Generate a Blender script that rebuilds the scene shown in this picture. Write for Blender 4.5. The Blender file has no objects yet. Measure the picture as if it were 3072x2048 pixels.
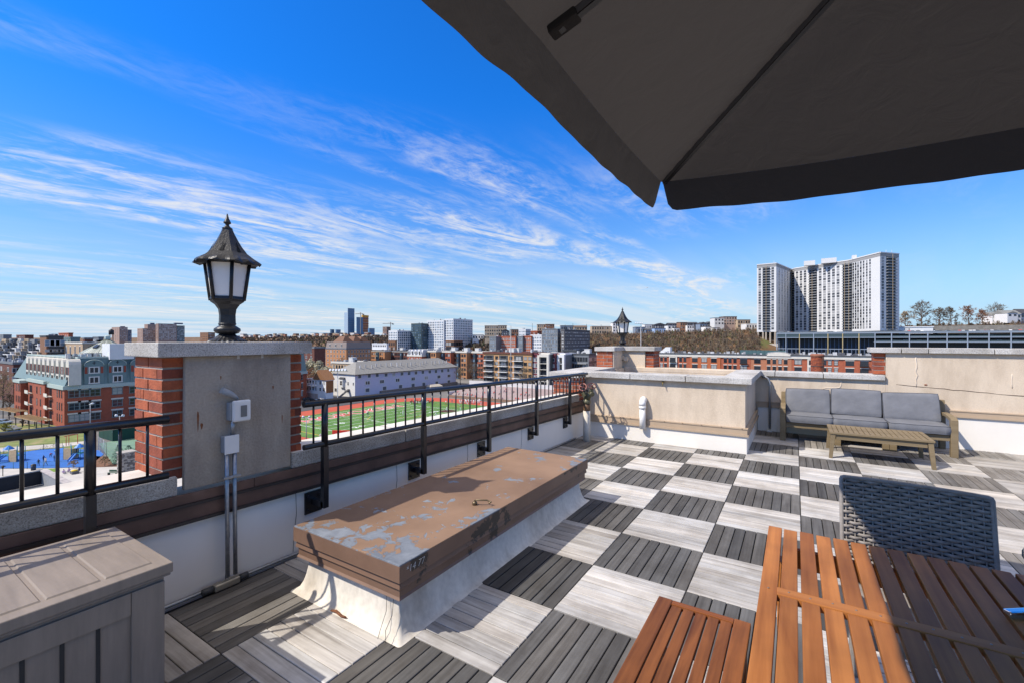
import bpy, bmesh, math, random
from mathutils import Vector, Matrix
random.seed(7)
C = bpy.context.scene.collection
S = bpy.context.scene
PI = math.pi
# ------------------------------------------------------------------ camera
F_PX, CX, CY, HOR, EYE = 1340.0, 1536.0, 1024.0, 1020.0, 1.56
TH = math.radians(32.4)
cam = bpy.data.cameras.new('camera')
cam.sensor_width = 36.0
cam.lens = 36.0*F_PX/3072
cam.shift_y = -(CY-HOR)/3072
cam.clip_start = 0.05
cam.clip_end = 30000
camo = bpy.data.objects.new('camera', cam)
camo.location = (0, 0, EYE)
camo.rotation_euler = (PI/2, 0, TH)
C.objects.link(camo)
S.camera = camo
# ------------------------------------------------------------------ light
SUN_DIR = Vector((.595, .74, -1.0)).normalized()
SUN_EL = math.asin(-SUN_DIR.z)
SUN_ROT = math.atan2(-SUN_DIR.x, -SUN_DIR.y)
sun = bpy.data.lights.new('sun', 'SUN')
sun.energy = 4.3
sun.angle = math.radians(.5)
sun.color = (1, .93, .83)
suno = bpy.data.objects.new('sun', sun)
suno.rotation_euler = SUN_DIR.to_track_quat('-Z', 'Y').to_euler()
suno.location = (-20, -20, 30)
C.objects.link(suno)
S.view_settings.view_transform = 'Standard'
S.view_settings.look = 'None'
S.view_settings.gamma = 1
S.view_settings.exposure = 0.34
S.view_settings.use_curve_mapping = False
S.cycles.max_bounces = 6
S.cycles.diffuse_bounces = 3
S.cycles.caustics_reflective = False
S.cycles.caustics_refractive = False

W = bpy.data.worlds.new('World')
S.world = W
W.use_nodes = True
def build_world():
    nt = W.node_tree; N = nt.nodes; L = nt.links
    bg = N['Background']
    sky = N.new('ShaderNodeTexSky'); sky.sky_type = 'NISHITA'; sky.sun_disc = False
    sky.sun_elevation = SUN_EL; sky.sun_rotation = SUN_ROT
    sky.air_density = 1.0; sky.dust_density = .35; sky.ozone_density = 2.2; sky.altitude = 50
    def math_(op, a, b=None, c=None):
        n = N.new('ShaderNodeMath'); n.operation = op
        for i, v in enumerate((a, b, c)):
            if v is None: continue
            if hasattr(v, 'links'): L.new(v, n.inputs[i])
            else: n.inputs[i].default_value = v
        return n.outputs[0]
    tc = N.new('ShaderNodeTexCoord')
    sep = N.new('ShaderNodeSeparateXYZ'); L.new(tc.outputs['Generated'], sep.inputs[0])
    dx, dy, dz = sep.outputs
    den = math_('ADD', math_('MAXIMUM', dz, 0.0), .06)
    px = math_('DIVIDE', dx, den); py = math_('DIVIDE', dy, den)
    a = math.radians(-9)        # streak heading, clockwise from +Y
    ca, sa = math.cos(a), math.sin(a)
    u = math_('ADD', math_('MULTIPLY', px, -sa), math_('MULTIPLY', py, ca))
    v = math_('ADD', math_('MULTIPLY', px, ca), math_('MULTIPLY', py, sa))
    def noise(su, sv, ou, ov, det, rough, dist):
        cb = N.new('ShaderNodeCombineXYZ')
        L.new(math_('MULTIPLY_ADD', u, su, ou), cb.inputs[0]); L.new(math_('MULTIPLY_ADD', v, sv, ov), cb.inputs[1])
        t = N.new('ShaderNodeTexNoise'); t.inputs['Scale'].default_value = 1; t.inputs['Detail'].default_value = det
        t.inputs['Roughness'].default_value = rough; t.inputs['Distortion'].default_value = dist
        L.new(cb.outputs[0], t.inputs['Vector'])
        return t.outputs['Fac']
    def ss(x, lo, hi):
        m = N.new('ShaderNodeMapRange'); m.interpolation_type = 'SMOOTHSTEP'
        m.inputs['From Min'].default_value = lo; m.inputs['From Max'].default_value = hi
        L.new(x, m.inputs['Value']); return m.outputs[0]
    big = noise(.32, .85, 3.1, 7.4, 3, .5, .6)
    wisp = noise(.95, 2.7, 1.7, 2.2, 10, .64, 1.6)
    fine = noise(4.6, 8.5, 5.7, 9.2, 9, .70, 1.4)
    body = math_('MULTIPLY', ss(big, .41, .62), ss(math_('ADD', math_('MULTIPLY', wisp, .68), math_('MULTIPLY', fine, .32)), .415, .66))
    # the cirrus bank lies low in the west: it thins out overhead and to the north
    el_hi = math_('SUBTRACT', 1.0, ss(dz, .31, .47))
    az = math_('ADD', math_('MULTIPLY', dx, -math.cos(math.radians(8))), math_('MULTIPLY', dy, math.sin(math.radians(8))))
    az_m = ss(az, -.02, .42)
    cov = math_('MULTIPLY', math_('MULTIPLY', body, el_hi), math_('ADD', math_('MULTIPLY', az_m, .93), .07))
    # thin low veil just above the horizon
    veil = math_('MULTIPLY', math_('SUBTRACT', 1.0, ss(dz, .02, .22)), ss(noise(.12, 1.4, 8.0, 4.0, 6, .55, .5), .36, .66))
    veil = math_('MULTIPLY', math_('MULTIPLY', veil, .55), math_('ADD', math_('MULTIPLY', az_m, .8), .2))
    # bright warm sheet overhead, above the view, added as fill light
    top = math_('MULTIPLY', ss(dz, .62, .80), .85)
    fac = math_('MINIMUM', math_('ADD', math_('MULTIPLY', cov, .92), veil), .94)
    mx = N.new('ShaderNodeMix'); mx.data_type = 'RGBA'
    # clean spring air: deeper blue overhead, pale blue at the horizon
    hi = ss(dz, .0, .50)
    tint = N.new('ShaderNodeMix'); tint.data_type = 'RGBA'; L.new(hi, tint.inputs['Factor']); tint.inputs['A'].default_value = (.72,.98,1.22,1); tint.inputs['B'].default_value = (.10,.88,1.95,1)
    mul = N.new('ShaderNodeMix'); mul.data_type = 'RGBA'; mul.blend_type = 'MULTIPLY'; mul.inputs['Factor'].default_value = 1; L.new(sky.outputs[0], mul.inputs['A']); L.new(tint.outputs['Result'], mul.inputs['B'])
    hz = math_('POWER', math_('SUBTRACT', 1.0, math_('MINIMUM', math_('MULTIPLY', math_('MAXIMUM', dz, 0.0), 2.3), 1.0)), 3.2)
    hm = N.new('ShaderNodeMix'); hm.data_type = 'RGBA'; L.new(math_('MULTIPLY', hz, .92), hm.inputs['Factor']); L.new(mul.outputs['Result'], hm.inputs['A']); hm.inputs['B'].default_value = (3.4, 5.1, 7.2, 1)
    L.new(fac, mx.inputs['Factor']); L.new(hm.outputs['Result'], mx.inputs['A'])
    mx.inputs['B'].default_value = (6.6, 6.7, 6.9, 1)
    tm = N.new('ShaderNodeMix'); tm.data_type = 'RGBA'; L.new(top, tm.inputs['Factor']); L.new(mx.outputs['Result'], tm.inputs['A']); tm.inputs['B'].default_value = (9.6, 8.7, 7.6, 1)
    L.new(tm.outputs['Result'], bg.inputs['Color'])
    bg.inputs['Strength'].default_value = .10
build_world()

# ------------------------------------------------------------------ pixel of the survey -> metres
def ray(x, y):
    a = (x-CX)/F_PX
    return Vector((-math.sin(TH)+a*math.cos(TH), math.cos(TH)+a*math.sin(TH), -(y-HOR)/F_PX))
def atz(x, y, z):
    r = ray(x, y); return Vector((0, 0, EYE)) + r*((z-EYE)/r.z)
def atd(x, y, d): return Vector((0, 0, EYE)) + ray(x, y)*d
def atX(x, y, X):
    r = ray(x, y); return Vector((0, 0, EYE)) + r*(X/r.x)
def atY(x, y, Y):
    r = ray(x, y); return Vector((0, 0, EYE)) + r*(Y/r.y)
G = -24.1
def Q(x0, y0, s): return lambda x, y: (x0+x/s, y0+y/s)
q1, q3, q4 = Q(0, 900, 2.8), Q(860, 900, 3.563), Q(1360, 900, 3.563)
q5, q6 = Q(1860, 880, 3.1367), Q(2220, 720, 2.7606)
p3, p4, p5, p6, p8 = Q(890, 1180, 5.88), Q(1190, 1140, 7.84), Q(1490, 1100, 7.84), Q(0, 1220, 5.88), Q(0, 960, 6.918)
def gp(q, x, y, z=None): return atz(*q(x, y), G if z is None else z)

# ------------------------------------------------------------------ mesh helper
class MB:
    def __init__(s): s.v = []; s.f = []; s.m = []; s.sm = []
    def add(s, vs, fs, m=0, smooth=False):
        o = len(s.v); s.v += [tuple(v) for v in vs]
        for f in fs: s.f.append(tuple(o+i for i in f)); s.m.append(m); s.sm.append(smooth)
        return s
    def box(s, x0, x1, y0, y1, z0, z1, m=0):
        vs = [(x0,y0,z0),(x1,y0,z0),(x1,y1,z0),(x0,y1,z0),(x0,y0,z1),(x1,y0,z1),(x1,y1,z1),(x0,y1,z1)]
        return s.add(vs, [(3,2,1,0),(4,5,6,7),(0,1,5,4),(1,2,6,5),(2,3,7,6),(3,0,4,7)], m)
    def hexa(s, b, t, m=0):            # bottom quad, top quad (both counter-clockwise from above)
        return s.add(list(b)+list(t), [(3,2,1,0),(4,5,6,7),(0,1,5,4),(1,2,6,5),(2,3,7,6),(3,0,4,7)], m)
    def bar(s, a, b, w, h, m=0, up=(0,0,1)):
        a = Vector(a); b = Vector(b); d = (b-a).normalized(); up = Vector(up)
        if abs(d.dot(up)) > .98: up = Vector((0,1,0))
        r = d.cross(up).normalized()*w/2; u = r.cross(d).normalized()*h/2
        return s.hexa([a-r-u, a+r-u, b+r-u, b-r-u], [a-r+u, a+r+u, b+r+u, b-r+u], m)
    def tube(s, pts, r, n=8, m=0, cap=True, smooth=True):
        pts = [Vector(p) for p in pts]; k = len(pts)
        rs = r if isinstance(r, (list, tuple)) else [r]*k
        t0 = (pts[1]-pts[0]).normalized()
        up = Vector((0,0,1)) if abs(t0.z) < .9 else Vector((1,0,0))
        x = t0.cross(up).normalized(); rings = []; vs = []
        for i, p in enumerate(pts):
            t = ((pts[min(i+1,k-1)]-pts[i]).normalized() + (pts[i]-pts[max(i-1,0)]).normalized())
            t = t.normalized() if t.length > 1e-6 else t0
            x = (x - t*x.dot(t)); x = x.normalized() if x.length > 1e-6 else t.orthogonal().normalized()
            y = t.cross(x)
            for j in range(n):
                a = 2*PI*j/n; vs.append(p + (x*math.cos(a)+y*math.sin(a))*rs[i])
        fs = []
        for i in range(k-1):
            for j in range(n):
                fs.append((i*n+j, i*n+(j+1)%n, (i+1)*n+(j+1)%n, (i+1)*n+j))
        s.add(vs, fs, m, smooth)
        if cap:
            o = len(s.v)-k*n
            s.f.append(tuple(o+j for j in reversed(range(n)))); s.m.append(m); s.sm.append(False)
            s.f.append(tuple(o+(k-1)*n+j for j in range(n))); s.m.append(m); s.sm.append(False)
        return s
    def lathe(s, prof, c=(0,0,0), n=16, m=0, smooth=True, rot=0, capb=True, capt=True):
        vs = []; k = len(prof)
        for r, z in prof:
            for j in range(n):
                a = rot+2*PI*j/n; vs.append((c[0]+r*math.cos(a), c[1]+r*math.sin(a), c[2]+z))
        fs = [(i*n+j, i*n+(j+1)%n, (i+1)*n+(j+1)%n, (i+1)*n+j) for i in range(k-1) for j in range(n)]
        if capb: fs.append(tuple(reversed(range(n))))
        if capt: fs.append(tuple((k-1)*n+j for j in range(n)))
        return s.add(vs, fs, m, smooth)
    def prism(s, poly, z0, z1, m=0):
        n = len(poly)
        vs = [(p[0],p[1],z0) for p in poly]+[(p[0],p[1],z1) for p in poly]
        return s.add(vs, [tuple(reversed(range(n))), tuple(range(n,2*n))]+[(i,(i+1)%n,n+(i+1)%n,n+i) for i in range(n)], m)
    def slab(s, poly, axis, a, b, m=0):   # polygon in the two other axes, extruded along axis
        def P(p, t): return (t,p[0],p[1]) if axis == 0 else (p[0],t,p[1])
        n = len(poly); vs = [P(p,a) for p in poly]+[P(p,b) for p in poly]
        return s.add(vs, [tuple(reversed(range(n))), tuple(range(n,2*n))]+[(i,(i+1)%n,n+(i+1)%n,n+i) for i in range(n)], m)
    def mesh(s, name, mats, org=(0,0,0), bevel=0, seg=2, fix=False):
        me = bpy.data.meshes.new(name)
        o = org
        me.from_pydata([(v[0]-o[0], v[1]-o[1], v[2]-o[2]) for v in s.v], [], s.f)
        for mt in mats: me.materials.append(mt)
        me.polygons.foreach_set('material_index', s.m)
        me.polygons.foreach_set('use_smooth', s.sm)
        if bevel or fix:
            bm = bmesh.new(); bm.from_mesh(me)
            if fix:
                bmesh.ops.remove_doubles(bm, verts=bm.verts, dist=1e-5)
                bmesh.ops.recalc_face_normals(bm, faces=bm.faces)
            if bevel:
                ed = [e for e in bm.edges if len(e.link_faces) == 2 and e.calc_face_angle(0) > .5]
                bmesh.ops.bevel(bm, geom=ed, offset=bevel, segments=seg, affect='EDGES', profile=.6, clamp_overlap=True)
            bm.to_mesh(me); bm.free()
        me.update()
        return me
WL = {}
def wloc(o): return WL.get(o.name, Vector((0,0,0)))
def tag(o, label=None, cat=None, group=None, kind=None):
    if label: o['label'] = label
    if cat: o['category'] = cat
    if group: o['group'] = group
    if kind: o['kind'] = kind
    return o
def thing(name, label, cat, loc=(0,0,0), group=None):
    o = bpy.data.objects.new(name, None); o.location = loc; o.empty_display_size = .2
    C.objects.link(o); WL[o.name] = Vector(loc)
    return tag(o, label, cat, group)
def put(name, mb, mats, parent=None, bevel=0, seg=2, loc=None, fix=False):
    """link a mesh (given in world metres) as one object under parent"""
    mats = mats if isinstance(mats, (list, tuple)) else [mats]
    base = wloc(parent) if parent else Vector(loc if loc is not None else (0,0,0))
    o = bpy.data.objects.new(name, mb.mesh(name, mats, base, bevel, seg, fix))
    C.objects.link(o)
    if parent: o.parent = parent
    else: o.location = base
    WL[o.name] = base
    return o
def inst(name, me, parent, loc, rz=0, sc=(1,1,1)):
    o = bpy.data.objects.new(name, me); C.objects.link(o); o.parent = parent
    o.location = Vector(loc)-wloc(parent); o.rotation_euler = (0,0,rz); o.scale = sc
    WL[o.name] = Vector(loc)
    return o
def copy_tree(o, parent=None):
    c = o.copy(); C.objects.link(c)
    if parent: c.parent = parent
    for ch in list(o.children): copy_tree(ch, c)
    return c

# ------------------------------------------------------------------ materials
MATS = {}
def nodes_of(name):
    m = bpy.data.materials.new(name); m.use_nodes = True
    nt = m.node_tree
    return m, nt, nt.nodes, nt.links, nt.nodes['Principled BSDF']
def rgba(c): return (c[0], c[1], c[2], 1)
def M(name, col, rough=.7, metal=0, var=.15, vs=3.0, bump=0, bs=60, col2=None, lo=.45, hi=.62, det=6, stretch=(1,1,1), spec=.4, obj_var=0, sheen=0):
    if name in MATS: return MATS[name]
    m, nt, N, L, b = nodes_of(name); MATS[name] = m
    tc = N.new('ShaderNodeTexCoord'); mp = N.new('ShaderNodeMapping'); mp.inputs['Scale'].default_value = stretch
    L.new(tc.outputs['Object'], mp.inputs[0])
    nz = N.new('ShaderNodeTexNoise'); nz.inputs['Scale'].default_value = vs; nz.inputs['Detail'].default_value = det; nz.inputs['Roughness'].default_value = .6
    L.new(mp.outputs[0], nz.inputs['Vector'])
    rp = N.new('ShaderNodeValToRGB'); L.new(nz.outputs['Fac'], rp.inputs[0])
    rp.color_ramp.elements[0].position = .3; rp.color_ramp.elements[1].position = .7
    rp.color_ramp.elements[0].color = rgba([c*(1-var) for c in col]); rp.color_ramp.elements[1].color = rgba([min(1,c*(1+var)) for c in col])
    out = rp.outputs[0]
    if col2:
        n2 = N.new('ShaderNodeTexNoise'); n2.inputs['Scale'].default_value = vs*.45; n2.inputs['Detail'].default_value = 8; n2.inputs['Roughness'].default_value = .62
        L.new(mp.outputs[0], n2.inputs['Vector'])
        mr = N.new('ShaderNodeMapRange'); mr.inputs['From Min'].default_value = lo; mr.inputs['From Max'].default_value = hi; L.new(n2.outputs['Fac'], mr.inputs['Value'])
        mx = N.new('ShaderNodeMix'); mx.data_type = 'RGBA'; L.new(mr.outputs[0], mx.inputs['Factor']); L.new(out, mx.inputs['A']); mx.inputs['B'].default_value = rgba(col2)
        out = mx.outputs['Result']
    if obj_var:
        oi = N.new('ShaderNodeObjectInfo'); hv = N.new('ShaderNodeHueSaturation')
        mr = N.new('ShaderNodeMapRange'); mr.inputs['To Min'].default_value = 1-obj_var; mr.inputs['To Max'].default_value = 1+obj_var
        L.new(oi.outputs['Random'], mr.inputs['Value']); L.new(mr.outputs[0], hv.inputs['Value']); L.new(out, hv.inputs['Color']); out = hv.outputs[0]
    L.new(out, b.inputs['Base Color'])
    b.inputs['Roughness'].default_value = rough; b.inputs['Metallic'].default_value = metal
    b.inputs['Specular IOR Level'].default_value = spec
    if bump:
        nb = N.new('ShaderNodeTexNoise'); nb.inputs['Scale'].default_value = bs; nb.inputs['Detail'].default_value = 6
        L.new(tc.outputs['Object'], nb.inputs['Vector'])
        bp = N.new('ShaderNodeBump'); bp.inputs['Strength'].default_value = min(1, bump); bp.inputs['Distance'].default_value = .01
        L.new(nb.outputs['Fac'], bp.inputs['Height']); L.new(bp.outputs[0], b.inputs['Normal'])
    return m

def granite(name, base, dark, light):
    m, nt, N, L, b = nodes_of(name)
    tc = N.new('ShaderNodeTexCoord')
    n1 = N.new('ShaderNodeTexNoise'); n1.inputs['Scale'].default_value = 130; n1.inputs['Detail'].default_value = 4; n1.inputs['Roughness'].default_value = .7
    n2 = N.new('ShaderNodeTexNoise'); n2.inputs['Scale'].default_value = 3.5; n2.inputs['Detail'].default_value = 8
    L.new(tc.outputs['Object'], n1.inputs[0]); L.new(tc.outputs['Object'], n2.inputs[0])
    r = N.new('ShaderNodeValToRGB'); L.new(n1.outputs['Fac'], r.inputs[0]); e = r.color_ramp.elements
    e[0].position = .36; e[0].color = rgba(dark); e[1].position = .66; e[1].color = rgba(light)
    k = e.new(.47); k.color = rgba(base)
    mx = N.new('ShaderNodeMix'); mx.data_type = 'RGBA'; mx.blend_type = 'MULTIPLY'; mx.inputs['Factor'].default_value = 1
    r2 = N.new('ShaderNodeValToRGB'); L.new(n2.outputs['Fac'], r2.inputs[0]); r2.color_ramp.elements[0].color = (.62,.6,.57,1); r2.color_ramp.elements[1].color = (1,1,1,1)
    r2.color_ramp.elements[0].position = .3; r2.color_ramp.elements[1].position = .62
    L.new(r.outputs[0], mx.inputs['A']); L.new(r2.outputs[0], mx.inputs['B']); L.new(mx.outputs['Result'], b.inputs['Base Color'])
    b.inputs['Roughness'].default_value = .85
    bp = N.new('ShaderNodeBump'); bp.inputs['Strength'].default_value = .6; bp.inputs['Distance'].default_value = .004
    L.new(n1.outputs['Fac'], bp.inputs['Height']); L.new(bp.outputs[0], b.inputs['Normal'])
    return m
def stucco(name, col, stain, bump=.5, sc=90, streak=True):
    m, nt, N, L, b = nodes_of(name)
    tc = N.new('ShaderNodeTexCoord')
    n1 = N.new('ShaderNodeTexNoise'); n1.inputs['Scale'].default_value = sc; n1.inputs['Detail'].default_value = 5
    L.new(tc.outputs['Object'], n1.inputs[0])
    n2 = N.new('ShaderNodeTexNoise'); n2.inputs['Scale'].default_value = 2.2; n2.inputs['Detail'].default_value = 9; n2.inputs['Roughness'].default_value = .65
    mp = N.new('ShaderNodeMapping'); mp.inputs['Scale'].default_value = (1.6,1.6,.55) if streak else (1,1,1)
    L.new(tc.outputs['Object'], mp.inputs[0]); L.new(mp.outputs[0], n2.inputs[0])
    r = N.new('ShaderNodeValToRGB'); L.new(n2.outputs['Fac'], r.inputs[0]); e = r.color_ramp.elements
    e[0].position = .3; e[0].color = rgba(stain); e[1].position = .58; e[1].color = rgba(col)
    mx = N.new('ShaderNodeMix'); mx.data_type = 'RGBA'; mx.blend_type = 'MULTIPLY'; mx.inputs['Factor'].default_value = .35
    L.new(r.outputs[0], mx.inputs['A']); L.new(n1.outputs['Fac'], mx.inputs['B'])
    mul = N.new('ShaderNodeMix'); mul.data_type = 'RGBA'; mul.blend_type = 'MULTIPLY'; mul.inputs['Factor'].default_value = 1
    L.new(mx.outputs['Result'], mul.inputs['A']); mul.inputs['B'].default_value = (1.2,1.2,1.2,1)
    L.new(mul.outputs['Result'], b.inputs['Base Color'])
    b.inputs['Roughness'].default_value = .9
    bp = N.new('ShaderNodeBump'); bp.inputs['Strength'].default_value = bump; bp.inputs['Distance'].default_value = .006
    L.new(n1.outputs['Fac'], bp.inputs['Height']); L.new(bp.outputs[0], b.inputs['Normal'])
    return m
def brickmat(name, c1, c2, mortar, bw=.2, bh=.067, ms=.012, var=.3):
    """bricks laid on any upright face: u runs along the face, v is height"""
    if name in MATS: return MATS[name]
    m, nt, N, L, b = nodes_of(name); MATS[name] = m
    tc = N.new('ShaderNodeTexCoord'); ge = N.new('ShaderNodeNewGeometry')
    sp = N.new('ShaderNodeSeparateXYZ'); L.new(tc.outputs['Object'], sp.inputs[0])
    sn = N.new('ShaderNodeSeparateXYZ'); L.new(ge.outputs['True Normal'], sn.inputs[0])
    ab = N.new('ShaderNodeMath'); ab.operation = 'ABSOLUTE'; L.new(sn.outputs[0], ab.inputs[0])
    gt = N.new('ShaderNodeMath'); gt.operation = 'GREATER_THAN'; L.new(ab.outputs[0], gt.inputs[0]); gt.inputs[1].default_value = .6
    mx = N.new('ShaderNodeMix'); L.new(gt.outputs[0], mx.inputs['Factor']); L.new(sp.outputs[0], mx.inputs['A']); L.new(sp.outputs[1], mx.inputs['B'])
    cb = N.new('ShaderNodeCombineXYZ'); L.new(mx.outputs['Result'], cb.inputs[0]); L.new(sp.outputs[2], cb.inputs[1])
    bt = N.new('ShaderNodeTexBrick'); L.new(cb.outputs[0], bt.inputs['Vector'])
    bt.inputs['Color1'].default_value = rgba(c1); bt.inputs['Color2'].default_value = rgba(c2); bt.inputs['Mortar'].default_value = rgba(mortar)
    bt.inputs['Scale'].default_value = 1; bt.inputs['Brick Width'].default_value = bw; bt.inputs['Row Height'].default_value = bh; bt.inputs['Mortar Size'].default_value = ms
    nz = N.new('ShaderNodeTexNoise'); nz.inputs['Scale'].default_value = .35; nz.inputs['Detail'].default_value = 7; L.new(tc.outputs['Object'], nz.inputs[0])
    r = N.new('ShaderNodeMapRange'); r.inputs['From Min'].default_value = .3; r.inputs['From Max'].default_value = .7; r.inputs['To Min'].default_value = 1-var; r.inputs['To Max'].default_value = 1+var*.4
    L.new(nz.outputs['Fac'], r.inputs['Value'])
    hv = N.new('ShaderNodeHueSaturation'); L.new(bt.outputs['Color'], hv.inputs['Color']); L.new(r.outputs[0], hv.inputs['Value'])
    L.new(hv.outputs[0], b.inputs['Base Color']); b.inputs['Roughness'].default_value = .85
    return m
def woodmat(name, c_dark, c_light, axis=1, gs=9, rough=.5, knots=True, tone_attr=False, obj=False):
    """timber with the grain along one axis of the object"""
    m, nt, N, L, b = nodes_of(name)
    tc = N.new('ShaderNodeTexCoord'); mp = N.new('ShaderNodeMapping')
    sc = [gs*1.0]*3; sc[axis] = gs*.09; mp.inputs['Scale'].default_value = sc
    vec = tc.outputs['UV'] if tone_attr else tc.outputs['Object']
    if obj:     # every slat is its own piece of timber
        oi = N.new('ShaderNodeObjectInfo'); sc_ = N.new('ShaderNodeMath'); sc_.operation = 'MULTIPLY'; sc_.inputs[1].default_value = 37; L.new(oi.outputs['Random'], sc_.inputs[0])
        va = N.new('ShaderNodeVectorMath'); va.operation = 'ADD'; L.new(vec, va.inputs[0]); L.new(sc_.outputs[0], va.inputs[1]); vec = va.outputs[0]
    L.new(vec, mp.inputs[0])
    n1 = N.new('ShaderNodeTexNoise'); n1.inputs['Scale'].default_value = 1; n1.inputs['Detail'].default_value = 7; n1.inputs['Roughness'].default_value = .62; n1.inputs['Distortion'].default_value = 1.3
    L.new(mp.outputs[0], n1.inputs[0])
    mp2 = N.new('ShaderNodeMapping'); sc2 = [gs*9.0]*3; sc2[axis] = gs*.35; mp2.inputs['Scale'].default_value = sc2; L.new(vec, mp2.inputs[0])
    n2 = N.new('ShaderNodeTexNoise'); n2.inputs['Scale'].default_value = 1; n2.inputs['Detail'].default_value = 4; L.new(mp2.outputs[0], n2.inputs[0])
    ad = N.new('ShaderNodeMath'); ad.operation = 'MULTIPLY_ADD'; ad.inputs[1].default_value = .38; L.new(n2.outputs['Fac'], ad.inputs[0]); 
    ml = N.new('ShaderNodeMath'); ml.operation = 'MULTIPLY'; ml.inputs[1].default_value = .72; L.new(n1.outputs['Fac'], ml.inputs[0]); L.new(ml.outputs[0], ad.inputs[2])
    r = N.new('ShaderNodeValToRGB'); L.new(ad.outputs[0], r.inputs[0]); e = r.color_ramp.elements
    e[0].position = .38; e[0].color = rgba(c_dark); e[1].position = .66; e[1].color = rgba(c_light)
    out = r.outputs[0]
    if obj:
        kn = N.new('ShaderNodeTexNoise'); kn.inputs['Scale'].default_value = 3.2; kn.inputs['Detail'].default_value = 6; L.new(vec, kn.inputs[0])
        mr = N.new('ShaderNodeMapRange'); mr.inputs['To Min'].default_value = .80; mr.inputs['To Max'].default_value = 1.10; L.new(oi.outputs['Random'], mr.inputs['Value'])
        k2 = N.new('ShaderNodeMapRange'); k2.inputs['From Min'].default_value = .3; k2.inputs['From Max'].default_value = .7; k2.inputs['To Min'].default_value = .72; k2.inputs['To Max'].default_value = 1.18; L.new(kn.outputs['Fac'], k2.inputs['Value'])
        mm = N.new('ShaderNodeMath'); mm.operation = 'MULTIPLY'; L.new(mr.outputs[0], mm.inputs[0]); L.new(k2.outputs[0], mm.inputs[1])
        hv = N.new('ShaderNodeHueSaturation'); L.new(mm.outputs[0], hv.inputs['Value']); L.new(out, hv.inputs['Color']); out = hv.outputs[0]
    if tone_attr:
        at = N.new('ShaderNodeAttribute'); at.attribute_name = 'tone'
        mx = N.new('ShaderNodeMix'); mx.data_type = 'RGBA'; mx.blend_type = 'MULTIPLY'; mx.inputs['Factor'].default_value = 1
        L.new(out, mx.inputs['A']); L.new(at.outputs['Color'], mx.inputs['B']); out = mx.outputs['Result']
        dn = N.new('ShaderNodeTexNoise'); dn.inputs['Scale'].default_value = 2.3; dn.inputs['Detail'].default_value = 9; dn.inputs['Roughness'].default_value = .68; L.new(tc.outputs['Object'], dn.inputs[0])
        dr = N.new('ShaderNodeValToRGB'); L.new(dn.outputs['Fac'], dr.inputs[0]); dr.color_ramp.elements[0].position = .36; dr.color_ramp.elements[0].color = (.60,.57,.53,1); dr.color_ramp.elements[1].position = .56; dr.color_ramp.elements[1].color = (1.0,1.0,1.0,1)
        m2 = N.new('ShaderNodeMix'); m2.data_type = 'RGBA'; m2.blend_type = 'MULTIPLY'; m2.inputs['Factor'].default_value = .65; L.new(out, m2.inputs['A']); L.new(dr.outputs[0], m2.inputs['B']); out = m2.outputs['Result']
    L.new(out, b.inputs['Base Color']); b.inputs['Roughness'].default_value = rough; b.inputs['Specular IOR Level'].default_value = .22
    bp = N.new('ShaderNodeBump'); bp.inputs['Strength'].default_value = .25; bp.inputs['Distance'].default_value = .003
    L.new(ad.outputs[0], bp.inputs['Height']); L.new(bp.outputs[0], b.inputs['Normal'])
    return m
def glassmat(name, dark, pale, share=.3, rough=.08):
    """window glass; some panes have a pale blind drawn (each window object its own)"""
    m, nt, N, L, b = nodes_of(name); MATS[name] = m
    oi = N.new('ShaderNodeObjectInfo'); r = N.new('ShaderNodeValToRGB'); L.new(oi.outputs['Random'], r.inputs[0])
    r.color_ramp.interpolation = 'CONSTANT'; e = r.color_ramp.elements
    e[0].position = 0; e[0].color = rgba(dark); e[1].position = 1-share; e[1].color = rgba(pale)
    k = e.new(.35); k.color = rgba([c*1.7 for c in dark])
    L.new(r.outputs[0], b.inputs['Base Color']); b.inputs['Roughness'].default_value = rough; b.inputs['Specular IOR Level'].default_value = .6
    return m

mStone = granite('grey granite coping', (.50,.475,.44), (.24,.225,.205), (.68,.655,.61))
mStoneDk = granite('weathered stone ledge', (.40,.365,.32), (.20,.18,.155), (.58,.55,.50))
mStucco = stucco('beige stucco', (.66,.54,.405), (.50,.395,.285))
mStuccoGr = stucco('grey stucco', (.39,.33,.265), (.22,.18,.145), .8, 70)
mWhite = M('white roof membrane', (.81,.755,.67), .7, var=.05, vs=1.6, bump=.1, bs=18, stretch=(1,1,.5))
mCream = stucco('cream roof membrane', (.72,.67,.58), (.44,.385,.31), .12, 30)
mTrim = M('brown metal flashing', (.125,.068,.048), .55, var=.35, vs=5, col2=(.21,.14,.11), lo=.62, hi=.74)
mTrimDk = M('dark brown drip edge', (.03,.022,.02), .5, var=.3)
mTan = M('tan metal flashing', (.44,.33,.225), .5, var=.08)
mBlack = M('black painted steel', (.012,.012,.014), .32, var=.3, vs=20, bump=.08, bs=90, spec=.6)
mIron = M('black cast iron', (.013,.013,.014), .42, var=.35, vs=25, bump=.25, bs=70, col2=(.04,.036,.03), lo=.6, hi=.75)
mFrost = M('frosted white lantern glass', (.86,.81,.73), .55, var=.06, vs=4)
mGalv = M('galvanised conduit', (.34,.35,.36), .4, metal=.7, var=.2, vs=30)
mPlateW = M('white plastic cover', (.72,.7,.67), .45, var=.06)
mGreyBox = M('grey cast box', (.3,.31,.32), .5, var=.15)
mPvc = M('white pvc pipe', (.80,.78,.74), .35, var=.05)
mBrick1 = M('red brick', (.36,.092,.038), .85, var=.28, vs=9, bump=.5, bs=60, obj_var=0)
mBrick3 = M('sooty brick', (.15,.045,.028), .9, var=.35, vs=9, bump=.5, bs=60)
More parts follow.
